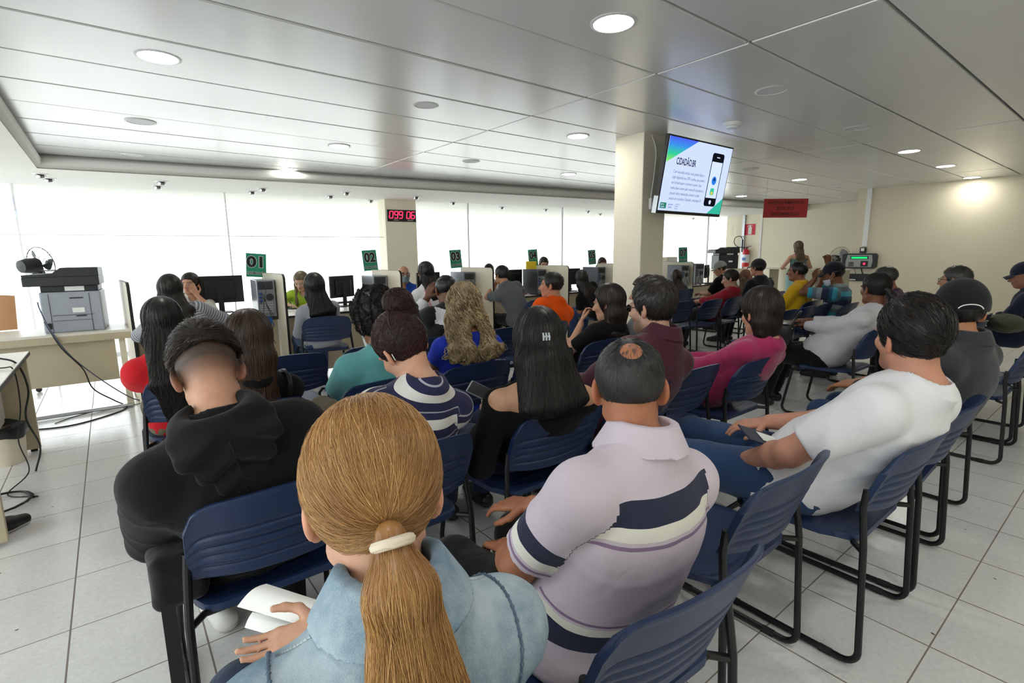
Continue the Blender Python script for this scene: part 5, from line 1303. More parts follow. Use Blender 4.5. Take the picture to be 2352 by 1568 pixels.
def H_pulled(B, root, col, tie, th=.010, n=600, r=.0011, h=.007, back=-.085, side=-.035, front=.072, top=.0, steps=12, step=.014):
    cap = cap_sdf(B, th, top, back, side, front, 0); T = B.Hc+B.R@V3(*tie)
    flow = lambda p, s: T-p
    lo, hi = hbox(B); return add_hair(B, root, cap, lo, hi, hmat(col), h, n, flow, steps, step, 0, r)
def ring_mesh(B, root, c, nrm, R, r, mat, name='hair_tie'):
    nrm = Vector(nrm).normalized(); a = nrm.orthogonal().normalized(); b = nrm.cross(a)
    m = MB(); m.tube([Vector(c)+a*(R*math.cos(2*PI*k/20))+b*(R*math.sin(2*PI*k/20)) for k in range(20)], r, 8, False, True); return m.build(name, mat, root, True)
def H_cap(B, root, mat, brimmat=None, rz=0, h=.007, brim=True, low=.028, th=.016, top=.012, badge=None, flat=False):
    def crown(p):
        q = B.hl(p); d = el(q, (0,-.014,.035+top*.3), (.078, .099, .083+top))-th
        d = smax(d, (low-.10*q[:, 1])-q[:, 2], .006); return np.maximum(d, -(d+.007))*B.hs if False else d*B.hs
    lo, hi = hbox(B); me = sdf_mesh(crown, lo, hi, h*QUAL, 'cap'); o = obj('cap', me, root, mat)
    if brim:
        def bf(u, v):
            y = .072+.085*v*(1-.28*u*u); x = u*(.074-.006*v); z = low+.006-.010*v-.020*u*u-(.0 if flat else .012*v*u*u)-.10*y+.012
            p = B.Hc+B.R@(V3(x, y, z)*B.hs); q = B.Hc+B.R@(V3(x, y, z-.004)*B.hs); return tuple(p), tuple(q)
        m = MB(); m.add(*grid_shell(bf, 14, 8, .004)); m.build('brim', brimmat or mat, o, True)
    p = B.Hc+B.R@(V3(0,-.012,.035+top+.083+th)*B.hs); m = MB(); m.lathe([(.007, -.003), (.006, .003), (.001, .004)], 10, Matrix.Translation(p)); m.build('cap_button', mat, o, True)
    return o
def glasses(B, root, mat, lens=None, name='glasses'):
    f = lambda x, y, z: tuple(B.Hc+B.R@(V3(x, y, z)*B.hs))
    m = MB()
    for s in (-1, 1):
        m.tube([f(s*.034+.024*math.cos(a)*1.0, .103-.004*abs(math.cos(a)), .003+.017*math.sin(a)) for a in [2*PI*k/16 for k in range(16)]], .0022, 6, False, True)
        m.tube([f(s*.057, .100, .008), f(s*.078, .055, .010), f(s*.083, .0, .008), f(s*.081,-.02,-.006)], .0022, 6)
    m.tube([f(-.010,.106,.006), f(.010,.106,.006)], .0022, 6); g = m.build(name, mat, root, True)
    if lens:
        m = MB()
        for s in (-1, 1): m.add([f(s*.034+.0235*math.cos(a), .1025-.004*abs(math.cos(a)), .003+.0165*math.sin(a)) for a in [2*PI*k/16 for k in range(16)]], [tuple(range(16))])
        m.build('lens', lens, g)
    return g
def facemask(B, root, mat, low=False, h=.007):
    dz = -.03 if low else 0
    def fn(p):
        q = B.hl(p); d = B.head(p)/B.hs-.007; r = np.maximum.reduce([q[:, 2]+.018-dz, -.118+dz-q[:, 2], .028-q[:, 1]]); return smax(d, r, .008)*B.hs
    lo, hi = hbox(B, .16, .03, .10, .02, .15); o = obj('face_mask', sdf_mesh(fn, lo, hi, h*QUAL, 'face_mask'), root, mat)
    f = lambda x, y, z: tuple(B.Hc+B.R@(V3(x, y, z)*B.hs)); m = MB()
    for s in (-1, 1): m.tube(bez([f(s*.058,.052,-.03+dz), f(s*.078,.02,-.012+dz*.5), f(s*.087,-.012,.02), f(s*.086,-.028,-.01)], 5), .0014, 5); m.tube(bez([f(s*.05,.05,-.09+dz*.6), f(s*.074,.015,-.05), f(s*.086,-.022,-.03)], 5), .0014, 5)
    m.build('ear_loop', mat, o, True); return o
def collar(B, root, mat, r0=.064, hgt=.045, flare=.45, open_=.5, th=.009, h=.0052, drop=.0, name='collar'):
    """folded shirt collar around the neck"""
    ax = (B.skull-B.N); ax = ax/np.linalg.norm(ax); f = (.90 if B.fem else 1.0)*B.neckf
    ax = B.U*.6+ax*.4; ax /= np.linalg.norm(ax); Fr = B.F-ax*(B.F@ax); Fr /= np.linalg.norm(Fr); X = np.cross(Fr, ax); C = B.N+ax*.052+Fr*.012
    def fn(p):
        q = p-C; a = q@ax; x = q@X; y = q@Fr; rad = np.sqrt(x*x+(y*.92)**2); ang = np.arctan2(x, y)
        top = hgt-.018*np.clip(y/.07, 0, 1)-.012
        inner = np.abs(rad-(r0*f+.000))-th*.6; inner = np.maximum(inner, np.maximum(a-top, -.02-a))
        fall = np.abs(rad-(r0*f+.006+flare*np.clip(top-a, 0, .1)))*.9-th*.8; fall = np.maximum(fall, np.maximum(a-top-.002, top-.058-drop-a))
        d = smin(inner, fall, .008); op = (open_-np.abs(ang))*.07; return smax(d, op, .004)
    lo = C-V3(.15,.15,.10); hi = C+V3(.15,.15,.12); return obj(name, sdf_mesh(fn, lo, hi, h*QUAL, name, {'pat': lambda V: np.full(len(V), -9.0)}), root, mat)
# ------------------------------------------------------------------ the people
J = lambda n, c: cloth_mat(n, c, .92, .14, 900, .2)
M_jean = J('blue_jeans', '2f466b'); M_jeand = J('dark_blue_jeans', '1f2c45'); M_blkp = J('black_trousers', '08080a'); M_navp = J('navy_trousers', '1d2334'); M_khaki = J('khaki_trousers', '6d6250')
M_shoeb = pm('black_shoe', '161617', .5); M_shoew = pm('white_trainer', 'd6d5d0', .55); M_sole = pm('shoe_sole', 'c9c7c0', .6); M_sold = pm('dark_sole', '2a2a2b', .6)
SK = dict(fair='cf9f84', light='c6957a', tan='b5805f', brown='8a5a40', dark='6b4530')
class PP:
    """a seated person: chair spot, head pixel and depth"""
    def __init__(s, label, xy, uv, d, rz=0, tone='light', h=None, P=None, **kw):
        s.xy = xy; s.rz = math.radians(rz); s.h = h or min(.013, max(.0062, .0028*d+.0026)); s.tone = SK.get(tone, tone)
        c, sn = math.cos(-s.rz), math.sin(-s.rz)
        def loc(u, v, dd, dz=0):
            p = px(u, v, dd); x, y = p[0]-xy[0], p[1]-xy[1]; return V3(c*x-sn*y, sn*x+c*y, p[2]+dz)
        s.loc = loc; Hc = loc(uv[0], uv[1], d); s.d = d
        arms = kw.pop('arms', None)
        if callable(arms): arms = arms(loc)
        s.B = Body(P=P, Hc=Hc, arms=arms, **kw); s.root = thing('person', label, 'person', (xy[0], xy[1], 0), s.rz)
    def top(s, mat, **kw): kw.setdefault('h', s.h*1.08); return make_top(s.B, s.root, mat, **kw)
    def low(s, mat, shoe=None, sole=None, **kw):
        make_pants(s.B, s.root, mat, h=s.h*1.3, **kw); make_shoes(s.B, s.root, shoe or M_shoeb, sole or M_sold, h=s.h*1.1)
    def body(s, **kw): return end_body(s.B, s.root, s.tone, h=s.h, **kw)
def W(n, c, **k): return cloth_mat(n, c, **k)
# --- 1 blonde woman with ponytail and denim jacket (nearest, seen from behind)
def denim():
    if 'faded_denim' in MATS: return MATS['faded_denim']
    t = NT('faded_denim'); p = t.pr((.2,.3,.4), .9, 0, .2); co = t.n('ShaderNodeTexCoord').outputs['Object']
    mp = t.n('ShaderNodeMapping'); mp.inputs['Scale'].default_value = (900, 900, 120); t.l(co, mp.inputs[0]); w = t.noise(1, 2, mp.outputs[0]); n = t.noise(6, 4, co, .6); n2 = t.noise(45, 3, co)
    r = t.ramp([(.30, '3f5568'), (.5, '71889a'), (.70, 'a9b8c0')]); f = t.math('ADD', t.math('MULTIPLY', n.outputs[0], .75), t.math('MULTIPLY', w.outputs[0], .22)); t.l(t.math('MULTIPLY_ADD', n2.outputs[0], .12, f), r.inputs[0])
    t.l(r.outputs[0], p.inputs['Base Color']); t.bump(w.outputs[0], .3, .001, p); MATS['faded_denim'] = t.mat; return t.mat
def seam_tube(root, pts, mat, r=.0028, name='seam'):
    m = MB(); m.tube(pts, r, 6); return m.build(name, mat, root, True)
def on_surface(fn, pts, off=.001):
    p = np.array(pts, float)
    for _ in range(6): p = p-grad(fn, p)*(fn(p)-off)[:, None]
    return p
def stitched_seam(fn, root, ctrl, n=46, mat1=None, mat2=None, off=.001, r=.0030):
    P = np.array([list(v) for v in bez(ctrl, max(3, n//(len(ctrl)-1)))]); P = on_surface(fn, P, off)
    m = MB()
    for i in range(0, len(P)-1): m.tube([P[i], (P[i]+P[i+1])/2, P[i+1]], [r*.55, r*(1.15 if i % 2 else .8), r*.55], 6)
    return m.build('seam', mat1, root, True)
p = PP('woman with a blonde ponytail and light denim jacket, nearest in the foreground', (.22, .62), (858, 1146), .71, tone='fair', fem=True, hpitch=21, hyaw=-16, syaw=-6, shw=.180, bw=1.08, P=(.03,.04,.535), h=.0062,
       arms=lambda L: {'L': dict(T=(-.12,.30,.60), pole=(-.9,-.2,-.5)), 'R': dict(T=L(752,1436,1.03), h=tuple(L(600,1496,.985)-L(748,1436,1.02)), n=(.0,-.35,1), curl=.25)})
B, root = p.B, p.root; dm = denim()
j = p.top(dm, name='denim_jacket', o=.022, osl=.020, sleeve=1.88, neckline='high', fold=.006, seed=11, freq=26, hem=-.2)
p.low(M_jeand, M_shoew, M_sole); p.body()
collar(B, root, dm, .064, .048, .60, .3)
M_seam = pm('denim_seam_dark', '55697d', .9, var=.3, scale=60); M_seaml = pm('denim_seam_light', 'b4c0c8', .9, var=.3, scale=90)
for s in (-1, 1):
    S = B.arm['L' if s < 0 else 'R'][0]; up = V3(0, 0, 1)
    stitched_seam(B.topfn, j, [S+s*B.X*-.02+B.F*.08, S+up*.07-s*B.X*.01, S-B.F*.06-s*B.X*.012+up*.02, S-B.F*.10-s*B.X*.02-up*.09, S-B.F*.07-s*B.X*.04-up*.17], 56, M_seam)
    stitched_seam(B.topfn, j, [B.N+s*B.X*.085+up*.02, B.N+s*B.X*.13+B.F*.02, S+B.F*.015+up*.06-s*B.X*.02], 40, M_seaml, r=.0024)
stitched_seam(B.topfn, j, [B.P+B.U*B.L*.66-s_*B.X*.16-B.F*.16 for s_ in (-1, -.4, .3, 1)], 50, M_seam)
tie = B.Hc+B.R@V3(.004,-.127,-.036)
def capb(q_): return None
cap = cap_sdf(B, .016, .008, -.122, -.082, .075, 0, .016); fo = Folds(5, 70, 3)
capf = lambda p: cap(p)-.0018*fo(p)
flow = lambda p, s: (tie-p)/(np.linalg.norm(tie-p, axis=1)[:, None]+.02)+V3(0, 0, -.22)*np.clip(np.linalg.norm(tie-p, axis=1)[:, None]/.12, 0, 1)
lo, hi = hbox(B); hb = add_hair(B, root, capf, lo, hi, hmat('blonde', .36, .5), .005, 17000, flow, 21, .0105, .0006, .00034)
T1 = tie+V3(-.004,-.03,-.05); T2 = B.N-B.F*.125-B.U*.06+B.X*-.006; T3 = B.N-B.F*.145-B.U*.30+B.X*.008
X = B.X; tp = [tie+V3(0,.004,.004), T1, T2, T3]; tw = [.017,.036,.070,.080]; td = [.016,.028,.034,.024]
tfn = lambda p: ribbon(p, tp, tw, td, X)-.0016*fo(p)
def tflow(p, s):
    a = np.clip((tie[2]-p[:, 2])/.12, 0, 1)[:, None]; return (T1-tie)/np.linalg.norm(T1-tie)*(1-a)+(T3-T1)/np.linalg.norm(T3-T1)*a+(p-tie-((p-tie)@V3(0,0,1))[:, None]*V3(0,0,1))*2.2*(1-a*.6)
add_hair(B, root, tfn, np.min(tp, 0)-.10, np.max(tp, 0)+.10, hmat('blonde'), .005, 9000, tflow, 20, .015, .0006, .00034, name='ponytail')
ring_mesh(B, root, tie+V3(0,-.004,-.004), (T1-tie), .0205, .0065, pm('cream_hair_elastic', 'd8cbb8', .9, bump=.4, bscale=900))
# watch-less wrist cuff and bag strap
m = MB(); a = on_surface(B.topfn, [B.P+B.U*B.L*t_-B.X*(.12+.02*t_)-B.F*.17 for t_ in (.45, .55, .65, .75, .83)], .003); m.tube([tuple(v) for v in a], .006, 8); m.build('bag_strap', M_black, root, True)
# folded white papers held in her left hand
hand = B._hands['L'][3]
t = thing('paper_sheets', 'folded white paper sheets in the hand of the blonde woman', 'paper', (0, 0, 0)); c0 = np.array([.22, .62, 0])
a, b, c, e = px(545, 1392, 1.16), px(612, 1340, 1.20), px(800, 1400, 1.10), px(726, 1444, 1.06)
def sheetf(A, Bq, Cq, Dq, bulge, nrm):
    A, Bq, Cq, Dq = [V3(*q_) for q_ in (A, Bq, Cq, Dq)]
    def f(u, v):
        s_ = (u+1)/2; q_ = (A*(1-s_)+Dq*s_)*(1-v)+(Bq*(1-s_)+Cq*s_)*v+nrm*bulge*math.sin(PI*v)
        return tuple(q_), tuple(q_-nrm*.0012)
    return f
up = V3(0, 0, 1)
m = MB(); m.add(*grid_shell(sheetf(a, b, c, e, .012, up), 10, 8, .001)); m.build('top_sheet', M_paper, t, True)
a2, b2 = px(562, 1440, 1.165), px(580, 1405, 1.175); c2, e2 = px(735, 1440, 1.075), px(640, 1462, 1.07)
m = MB(); m.add(*grid_shell(sheetf(a2, b2, c2, e2, .004, up), 8, 6, .001)); m.build('under_sheet', M_paper, t, True)
# --- 2 young man in black hoodie, faded haircut, head bent
def fade(q):
    z = q[:, 2]; y = q[:, 1]; e = np.where(y < .02, 1.0, .0)
    return np.clip((z+.078)/.085, 0, 1)**1.3*.95*np.clip((.03-y)/.02, 0, 1)
p = PP('young man in a black hoodie with a faded haircut, head bent down', (.30, 1.70), (480, 862), 1.50, tone='light', hpitch=42, hyaw=-3, syaw=-2, hroll=-4, shw=.205, bw=1.12, bow=.04, P=(.0,.06,.54), h=.0064, hs=1.04, shup=-.02, armr=1.12, arms={'L': dict(T=(-.10,.30,.60), pole=(-.75,-.15,-.75)), 'R': dict(T=(.10,.32,.60), pole=(.75,-.15,-.75))}, legs={'L': {'K': (-.14,.46,.50), 'A': (-.10,.42,.085)}, 'R': {'K': (.14,.44,.50), 'A': (.10,.20,.085)}})
B, root = p.B, p.root; M_hood = W('black_fleece', '111115', sheen=.06, var=.15)
p.top(M_hood, name='hoodie', o=.030, osl=.034, sleeve=1.97, neckline='crew', fold=.015, seed=4, freq=13, hem=-.2, h=.007)
p.low(M_blkp, M_shoew, M_sole, o=.018); p.body(fade=fade)
# hood lying on the back: rolled opening and hanging pouch
C = B.N-B.F*.004+B.U*.034; fh = Folds(9, 24)
def hoodf(p_):
    q = p_-C; x = q@B.X; f = q@B.F; u = q@B.U
    rr = np.sqrt((x*.92)**2+(f*1.02)**2); bk = np.clip(-f/.085, -1, 1)
    ring = np.sqrt(((rr-.082-.014*bk)*.9)**2+((u-.018-.012*bk)*.75)**2)-(.024+.011*bk)
    k = np.clip((.05-u)/.235, 0, 1); hw = .128*(1-k)**.85+.008
    pouch = np.sqrt(np.maximum(np.abs(x)-hw, 0)**2+np.maximum(np.abs(f+.108+.030*k)-.030*(1-.55*k), 0)**2)-.012; pouch = smax(smax(pouch, u-.03, .02), -.19-u, .012)
    w = u+.62*np.abs(x); pouch = pouch-.0075*np.cos(w*78+.6)*np.clip((-f-.06)/.05, 0, 1)
    d = smin(ring, pouch, .035)-.0025*fh(p_)
    return smax(d, -rc(p_, B.N-B.U*.02+B.F*.02, B.skull, .060, .066), .012)
obj('hood', sdf_mesh(hoodf, C-V3(.24,.26,.26), C+V3(.24,.2,.14), .0065, 'hood'), root, M_hood)
m = MB(); a = on_surface(lambda q_: np.minimum(hoodf(q_), B.topfn(q_)), [C-B.F*.15+B.U*u_ for u_ in (.03, .0, -.03, -.07, -.11, -.15)], .0005); m.tube([tuple(v) for v in a], .0022, 6); m.build('hood_seam', pm('black_thread', '0c0c0d', .9), root, True)
H_short(B, root, 'darkbrown', .014, .026, 3600, .0011, .040, side=.046, back=.040, front=.072, lump=.006, h=.0055, lift=.010, sweep=(.15,.6,.1), crown=(0,-.06,.06))
# --- 3 man in the lilac polo with stripes
LIL = 'c9bdc9'
p = PP('man with short greying hair in a lilac polo with navy stripes, foreground', (.86, .80), (1445, 892), 1.22, tone='a86f52', hpitch=12, hyaw=-46, hroll=-2, syaw=-4, shw=.198, bw=1.08, P=(.0,.0,.535), bow=.035, h=.0062, hs=.97,
       arms=lambda L: {'L': dict(T=(-.06,.26,.60), h=(.3,.9,-.4), curl=.5, pole=(-.8,-.5,-.3))})
B, root = p.B, p.root; L_ = B.L
SP = lambda a, b: ((a)/.9, b)
def lil_st(L_):
    c = lambda z: z/.7
    return [(0, LIL), (c(.005), '2a2e44'), (c(.050), 'dcdad0'), (c(.066), LIL), (c(.072), '8a7290'), (c(.078), LIL), (c(.272), '8a7290'), (c(.279), LIL), (c(.288), 'e2e0d6'), (c(.315), '2a2e44'), (c(.362), LIL)]
def lil_pat(V):
    t = B.tcoord(V)*L_; out = t-.052-.025*((V-B.P)@B.X)/.2; dt = B.torso(V)
    for sd in B.arm:
        a = B.armpar(V, sd); du = B.upper(V, 0, sd); out = np.where((du < dt+.012) & ((V-B.arm[sd][0])@B.X*B.arm[sd][6] > -.022), .484-a*.29, out)
    return np.clip(out/.7, 0, .999)
M_lil_ = cloth_mat('lilac_pique', LIL, .9, .05, 1500, .25, .1, (0, lil_st(L_)))
p.top(M_lil_, name='polo_shirt', o=.018, osl=.022, sleeve=.78, neckline='high', fold=.007, seed=21, freq=20, hem=-.2, pat=lil_pat, h=.0068)
p.low(M_blkp); p.body(stub=.5)
collar(B, root, M_lil_, .064, .040, .50, .45)
bald = lambda V: (np.exp(-(((B.hl(V)-V3(.0,-.080,.088))**2).sum(1))/(.060**2)) < RNG.random(len(V))*1.3)
def mat_lilhair():
    return hmat('saltpepper', .5, .3)
capL = cap_sdf(B, .007, .0, -.082, -.02, .075, 0, .01)
def capbald(q_):
    d = capL(q_); e = np.linalg.norm((B.hl(q_)-V3(0,-.082,.092))*V3(1,.8,1), axis=1); return d+.0115*np.exp(-(e/.036)**2)
lo, hi = hbox(B); cw = B.Hc+B.R@V3(0,-.05,.12)
add_hair(B, root, capbald, lo, hi, hmat('saltpepper', .5, .3), .0055, 5200, lambda q_, s: (q_-cw)/(np.linalg.norm(q_-cw, axis=1)[:, None]+.01)+V3(0,0,-.5), 5, .0040, .0006, .00075, lift=.004, sel=bald, tf=lambda q_: capL(q_)+.0035)
# --- 4 man in white T-shirt
p = PP('heavy man with thick black hair in a white T-shirt, right foreground', (2.13, .755), (2090, 778), 1.74, tone='c08a72', hyaw=-36, hpitch=-2, hroll=-4, syaw=-8, shw=.225, bw=1.16, bd=1.15, hs=1.05, neck=1.15, P=(.0,.03,.55), bow=.02, h=.0066, belly=.03, armr=1.15, legr=1.12,
       arms=lambda L: {'L': dict(E=L(1822,1035,1.80), W=L(1752,1046,1.98), carry=.6, h=(.4,.9,-.3), curl=.6), 'R': dict(T=(.05,.36,.64), h=(-.5,.8,-.2))}, legs={'L': {'K': (-.20,.60,.50), 'A': (-.15,.60,.085)}, 'R': {'K': (.10,.62,.52), 'A': (.08,.62,.085)}})
B, root = p.B, p.root
p.top(W('white_cotton', 'dcdce0', var=.03, sheen=.1), name='t_shirt', o=.020, osl=.026, sleeve=.80, neckline='crew', fold=.013, seed=31, freq=17, hem=-.2, h=.007)
p.low(M_jean, M_shoew, M_sole, o=.018); p.body(stub=.35)
H_short(B, root, 'black', .017, .014, 3600, .0012, .045, side=-.034, back=-.095, front=.075, lump=.007, h=.006, lift=.006, sweep=(0,-.6,0), crown=(0,.06,.10), st=.013)
o = thing('booklet', 'dark navy folded booklet on the knee of the white T-shirt man', 'booklet', px(1745, 1002, 1.98), .8); o.rotation_euler = (.35, -.2, .9); m = MB(); m.bbox(-.055, .055, -.07, .07, -.006, .0, .002); m.build('cover', pm('navy_cover', '252b3d', .5), o)
m = MB(); m.bbox(-.03, .035, -.09, .0, .001, .003, .001); m.build('white_slip', M_paper, o)
# --- 5 woman in navy / white striped top, hair in a bun
p = PP('woman with hair pinned up in a navy and white striped top', (.76, 1.79), (926, 802), 1.84, tone='fair', fem=True, hyaw=6, syaw=-2, hpitch=34, hroll=-14, shw=.178, bw=1.12, P=(.0,.05,.54), bow=.04, h=.0066)
B, root = p.B, p.root; NV = '27294a'
M_str = cloth_mat('striped_navy_white', NV, .85, .06, 800, .15, .1, (.085, [(0, 'dedcd8'), (.36, NV), (.60, 'a9a9b5'), (.645, NV)]))
p.top(M_str, name='striped_top', o=.018, osl=.022, sleeve=1.0, neckline='crew', fold=.007, seed=41, freq=18, hem=-.2, h=.0066); p.low(M_navp)
p.body()
H_pulled(B, root, 'reddark', (.02,-.085,.07), .013, 2600, .0011, .0058, back=-.070, side=-.022, front=.075, top=.01, step=.010)
bc = B.Hc+B.R@V3(.040,-.075,.150); fb = Folds(8, 45, 3)
bun = lambda q_: smin(el(q_, bc, (.056,.052,.050)), el(q_, bc+V3(.035,-.02,-.065), (.035,.03,.06)), .03)-.005*fb(q_)
add_hair(B, root, bun, bc-.16, bc+.14, hmat('reddark'), .006, 1500, lambda q_, s: np.cross(q_-bc, V3(.35,.5,.8))+V3(0,0,-.02), 14, .011, .0008, .0011, name='hair_bun')
m = MB(); m.tube([tuple(B.Hc+B.R@V3(-.083,-.045,-.01)), tuple(B.Hc+B.R@V3(-.088,-.05,-.035))], .003, 6); m.build('hair_pin', M_chrome, root)
# --- 6 woman with bare shoulders, half-up black hair
p = PP('woman with half-up black hair and an off-shoulder black top', (1.41, 1.765), (1237, 794), 2.04, tone='c79a7b', fem=True, hpitch=22, hyaw=-28, syaw=-22, shw=.200, bw=1.22, bd=1.0, P=(.03,.05,.54), hs=1.05, bow=.02, h=.0066,
       arms=lambda L: {'L': dict(T=L(1128,952,2.22), h=(.25,.8,.3), n=(1,.2,-.3), curl=.7)})
B, root = p.B, p.root; M_blk = W('black_jersey', '070708', sheen=.03)
p.top(M_blk, name='off_shoulder_top', o=.020, osl=.020, sleeve=1.95, neckline='off', fold=.007, seed=51, hem=-.1, h=.0068); p.low(M_jeand, waist=.2); p.body()
H_long(B, root, 'black', .0, (.085,.110,.142), (.09,.08,.050), .020, .01, 3600, .0009, side=-.11, h=.006, seg=16, part=(.01,.0,.12), A=[B.Hc+B.R@V3(0,-.02,.03), B.Hc+B.R@V3(0,-.06,-.07), B.N-B.F*.085+B.U*.015])
m = MB(); c = B.Hc+B.R@V3(0,-.140,.005)
for s in (-1, 0, 1): m.tube([tuple(c+B.R@V3(s*.011,0,-.014)), tuple(c+B.R@V3(s*.011,-.006,0)), tuple(c+B.R@V3(s*.011,0,.014))], .0038, 6)
m.tube([tuple(c+B.R@V3(-.015,-.004,.0)), tuple(c+B.R@V3(.015,-.004,.0))], .0038, 6); m.build('hair_clip', pm('clear_clip', 'b9c0c6', .2), root, True)
o = thing('mobile_phone', 'dark mobile phone held by the bare-shouldered woman', 'phone', px(1112, 903, 2.22)); o.rotation_euler = (.5, -.45, .55); m = MB(); m.bbox(-.038, .038, -.075, .075, -.004, .004, .004); m.build('case', pm('phone_silver_edge', '8a8d92', .3, .6), o); m = MB(); m.box(-.034, .034, -.07, .07, .004, .0046); m.build('screen', pm('phone_glass', '1e2126', .1), o)
# --- 7 man in maroon shirt with glasses
p = PP('man in a maroon collared shirt with dark glasses', (1.97, 1.77), (1497, 708), 2.54, tone='c9a08a', hyaw=2, syaw=-8, hpitch=4, shw=.195, bw=1.12, bd=1.08, hs=1.08, bow=.03, h=.0075)
B, root = p.B, p.root; M_mar = W('maroon_cotton', '4c2330'); p.top(M_mar, name='shirt', o=.020, osl=.024, sleeve=1.95, neckline='high', fold=.008, seed=61, hem=-.2); p.low(M_navp); collar(B, root, M_mar, .064, .050, .45, .5); p.body(stub=.6)
H_short(B, root, 'softblack', .014, .014, 1500, .0013, .030, side=-.028, back=-.085, lump=.004, h=.007, sweep=(0,.3,0), crown=(.0,-.05,.10)); glasses(B, root, M_black, pm('dark_lens', '1a1d22', .1))
# --- 8 woman in pink
p = PP('woman with a dark bob in a bright pink jumper', (2.99, 1.73), (1747, 720), 3.06, tone='light', fem=True, hyaw=-24, syaw=-4, hpitch=10, shw=.180, bw=1.22, bd=1.1, hs=1.13, bow=.03, h=.0078, belly=.03,
       arms=lambda L: {'L': dict(T=(-.04,.36,.63), h=(.3,1,-.2), curl=.3)})
B, root = p.B, p.root; p.top(W('pink_knit', 'a62a5c', sheen=.3), name='jumper', o=.018, osl=.020, sleeve=1.95, neckline='crew', fold=.008, seed=71, hem=-.12); p.low(M_jeand); p.body()
H_long(B, root, 'darkbrown', .0, (.082,.096,.094), (.085,.075,.06), .018, .01, 1300, .0014, side=-.10, back=-.12, h=.0075, seg=12, A=[B.Hc+B.R@V3(0,-.02,.03), B.Hc+B.R@V3(0,-.045,-.05), B.Hc+B.R@V3(0,-.04,-.115)])
# --- 9 curly blonde in royal blue
p = PP('woman with curly blonde-streaked hair in a royal blue top', (1.63, 2.71), (1066, 705), 3.04, tone='tan', fem=True, hyaw=-26, syaw=-8, hpitch=6, shw=.180, bw=1.12, hs=1.04, h=.008)
B, root = p.B, p.root; p.top(W('royal_blue', '2338b0', sheen=.05), name='blue_top', o=.014, osl=.016, sleeve=.38, neckline='scoop', fold=.003, seed=81, hem=-.2); p.low(M_jeand); p.body()
H_long(B, root, 'curlblonde', .02, (.09,.125,.16,.17), (.09,.08,.06,.035), .020, .012, 3200, .0021, side=-.10, h=.0075, curl=.011, curlf=95, lump=.016, seg=26, step=.011, ncut=.075, base=.28)
# --- 10 man in teal T-shirt, curly black hair
p = PP('man with curly black hair in a teal T-shirt', (1.06, 2.68), (864, 742), 2.64, tone='brown', hyaw=-3, syaw=-3, hpitch=16, shw=.185, hs=1.04, h=.0078)
B, root = p.B, p.root; p.top(W('teal_cotton', '5fa3a4', melange=.12), name='t_shirt', o=.018, osl=.022, sleeve=.9, neckline='crew', fold=.006, seed=91, hem=-.2); p.low(M_khaki); p.body()
cp = cap_sdf(B, .040, .022, -.085, -.05, .06, .016, sideth=.030); lo, hi = hbox(B, .2, .22, .2, .2, .2); c = B.Hc
add_hair(B, root, cp, lo, hi, hmat('black', .5), .0075, 3800, lambda q_, s: (q_-c)*6+V3(0,0,-.2), 14, .006, .0, .0014, curl=.006, curlf=220, lift=.008)
facemask(B, root, pm('white_mask', 'd9dcdc', .8), h=.008)
# --- 11 woman in red with long black hair
p = PP('woman with very long black hair in a red puff-sleeved top', (.31, 3.48), (374, 740), 2.74, tone='light', fem=True, hpitch=6, shw=.172, bw=.98, h=.0078)
B, root = p.B, p.root; p.top(W('red_crepe', 'c01d25', sheen=.05), name='red_top', o=.012, osl=.018, sleeve=.66, puff=.030, neckline='crew', fold=.007, seed=101, hem=-.15); p.low(M_khaki); p.body()
H_long(B, root, 'black', .40, (.086,.100,.115,.085), (.085,.055,.034,.016), .016, .006, 2600, .0013, side=-.10, h=.0078, seg=20, backoff=.205)
# --- 12 woman with brown hair, black top
p = PP('woman with long straight dark brown hair and a black top, bag strap on shoulder', (.42, 2.68), (573, 785), 2.24, tone='light', fem=True, hpitch=14, hyaw=-14, syaw=-4, shw=.172, bw=1.0, h=.0072)
B, root = p.B, p.root; p.top(M_blk, name='black_top', o=.014, osl=.016, sleeve=.75, neckline='scoop', fold=.005, seed=111, hem=-.15); p.low(M_jeand); p.body()
H_long(B, root, 'brown', .05, (.085,.100,.100,.080), (.088,.065,.045,.03), .018, .008, 2600, .0012, side=-.11, h=.007, seg=16)
m = MB(); a = on_surface(B.topfn, [B.N+B.X*x_+B.F*f_+B.U*u_ for x_, f_, u_ in ((.12,.10,-.12), (.135,.05,.0), (.14,-.04,-.02), (.15,-.12,-.10), (.17,-.13,-.20))], .006); pts = bez([tuple(v) for v in a], 5)
m.tube(pts, .014, 6); m.build('bag_strap', M_blackm, root, True)
# --- 13 woman in black, chin on hand
p = PP('woman with shoulder-length dark hair in black, chin resting on her hand', (2.82, 2.77), (1397, 697), 3.80, tone='light', fem=True, hyaw=18, hpitch=8, shw=.170, bw=1.05, hs=1.06, h=.0085,
       arms=lambda L: {'L': dict(E=L(1316,800,3.86), W=L(1346,722,3.98), h=(.35,.1,.6), n=(.8,-.5,.2), curl=1.0)})
B, root = p.B, p.root; p.top(M_blk, name='black_top', o=.014, osl=.018, sleeve=.72, neckline='crew', fold=.005, seed=121, hem=-.15); p.low(M_jeand); p.body()
H_long(B, root, 'darkbrown', .02, (.085,.098,.098,.075), (.088,.07,.055,.03), .018, .008, 1500, .0014, side=-.105, h=.008, seg=14, backoff=.07)
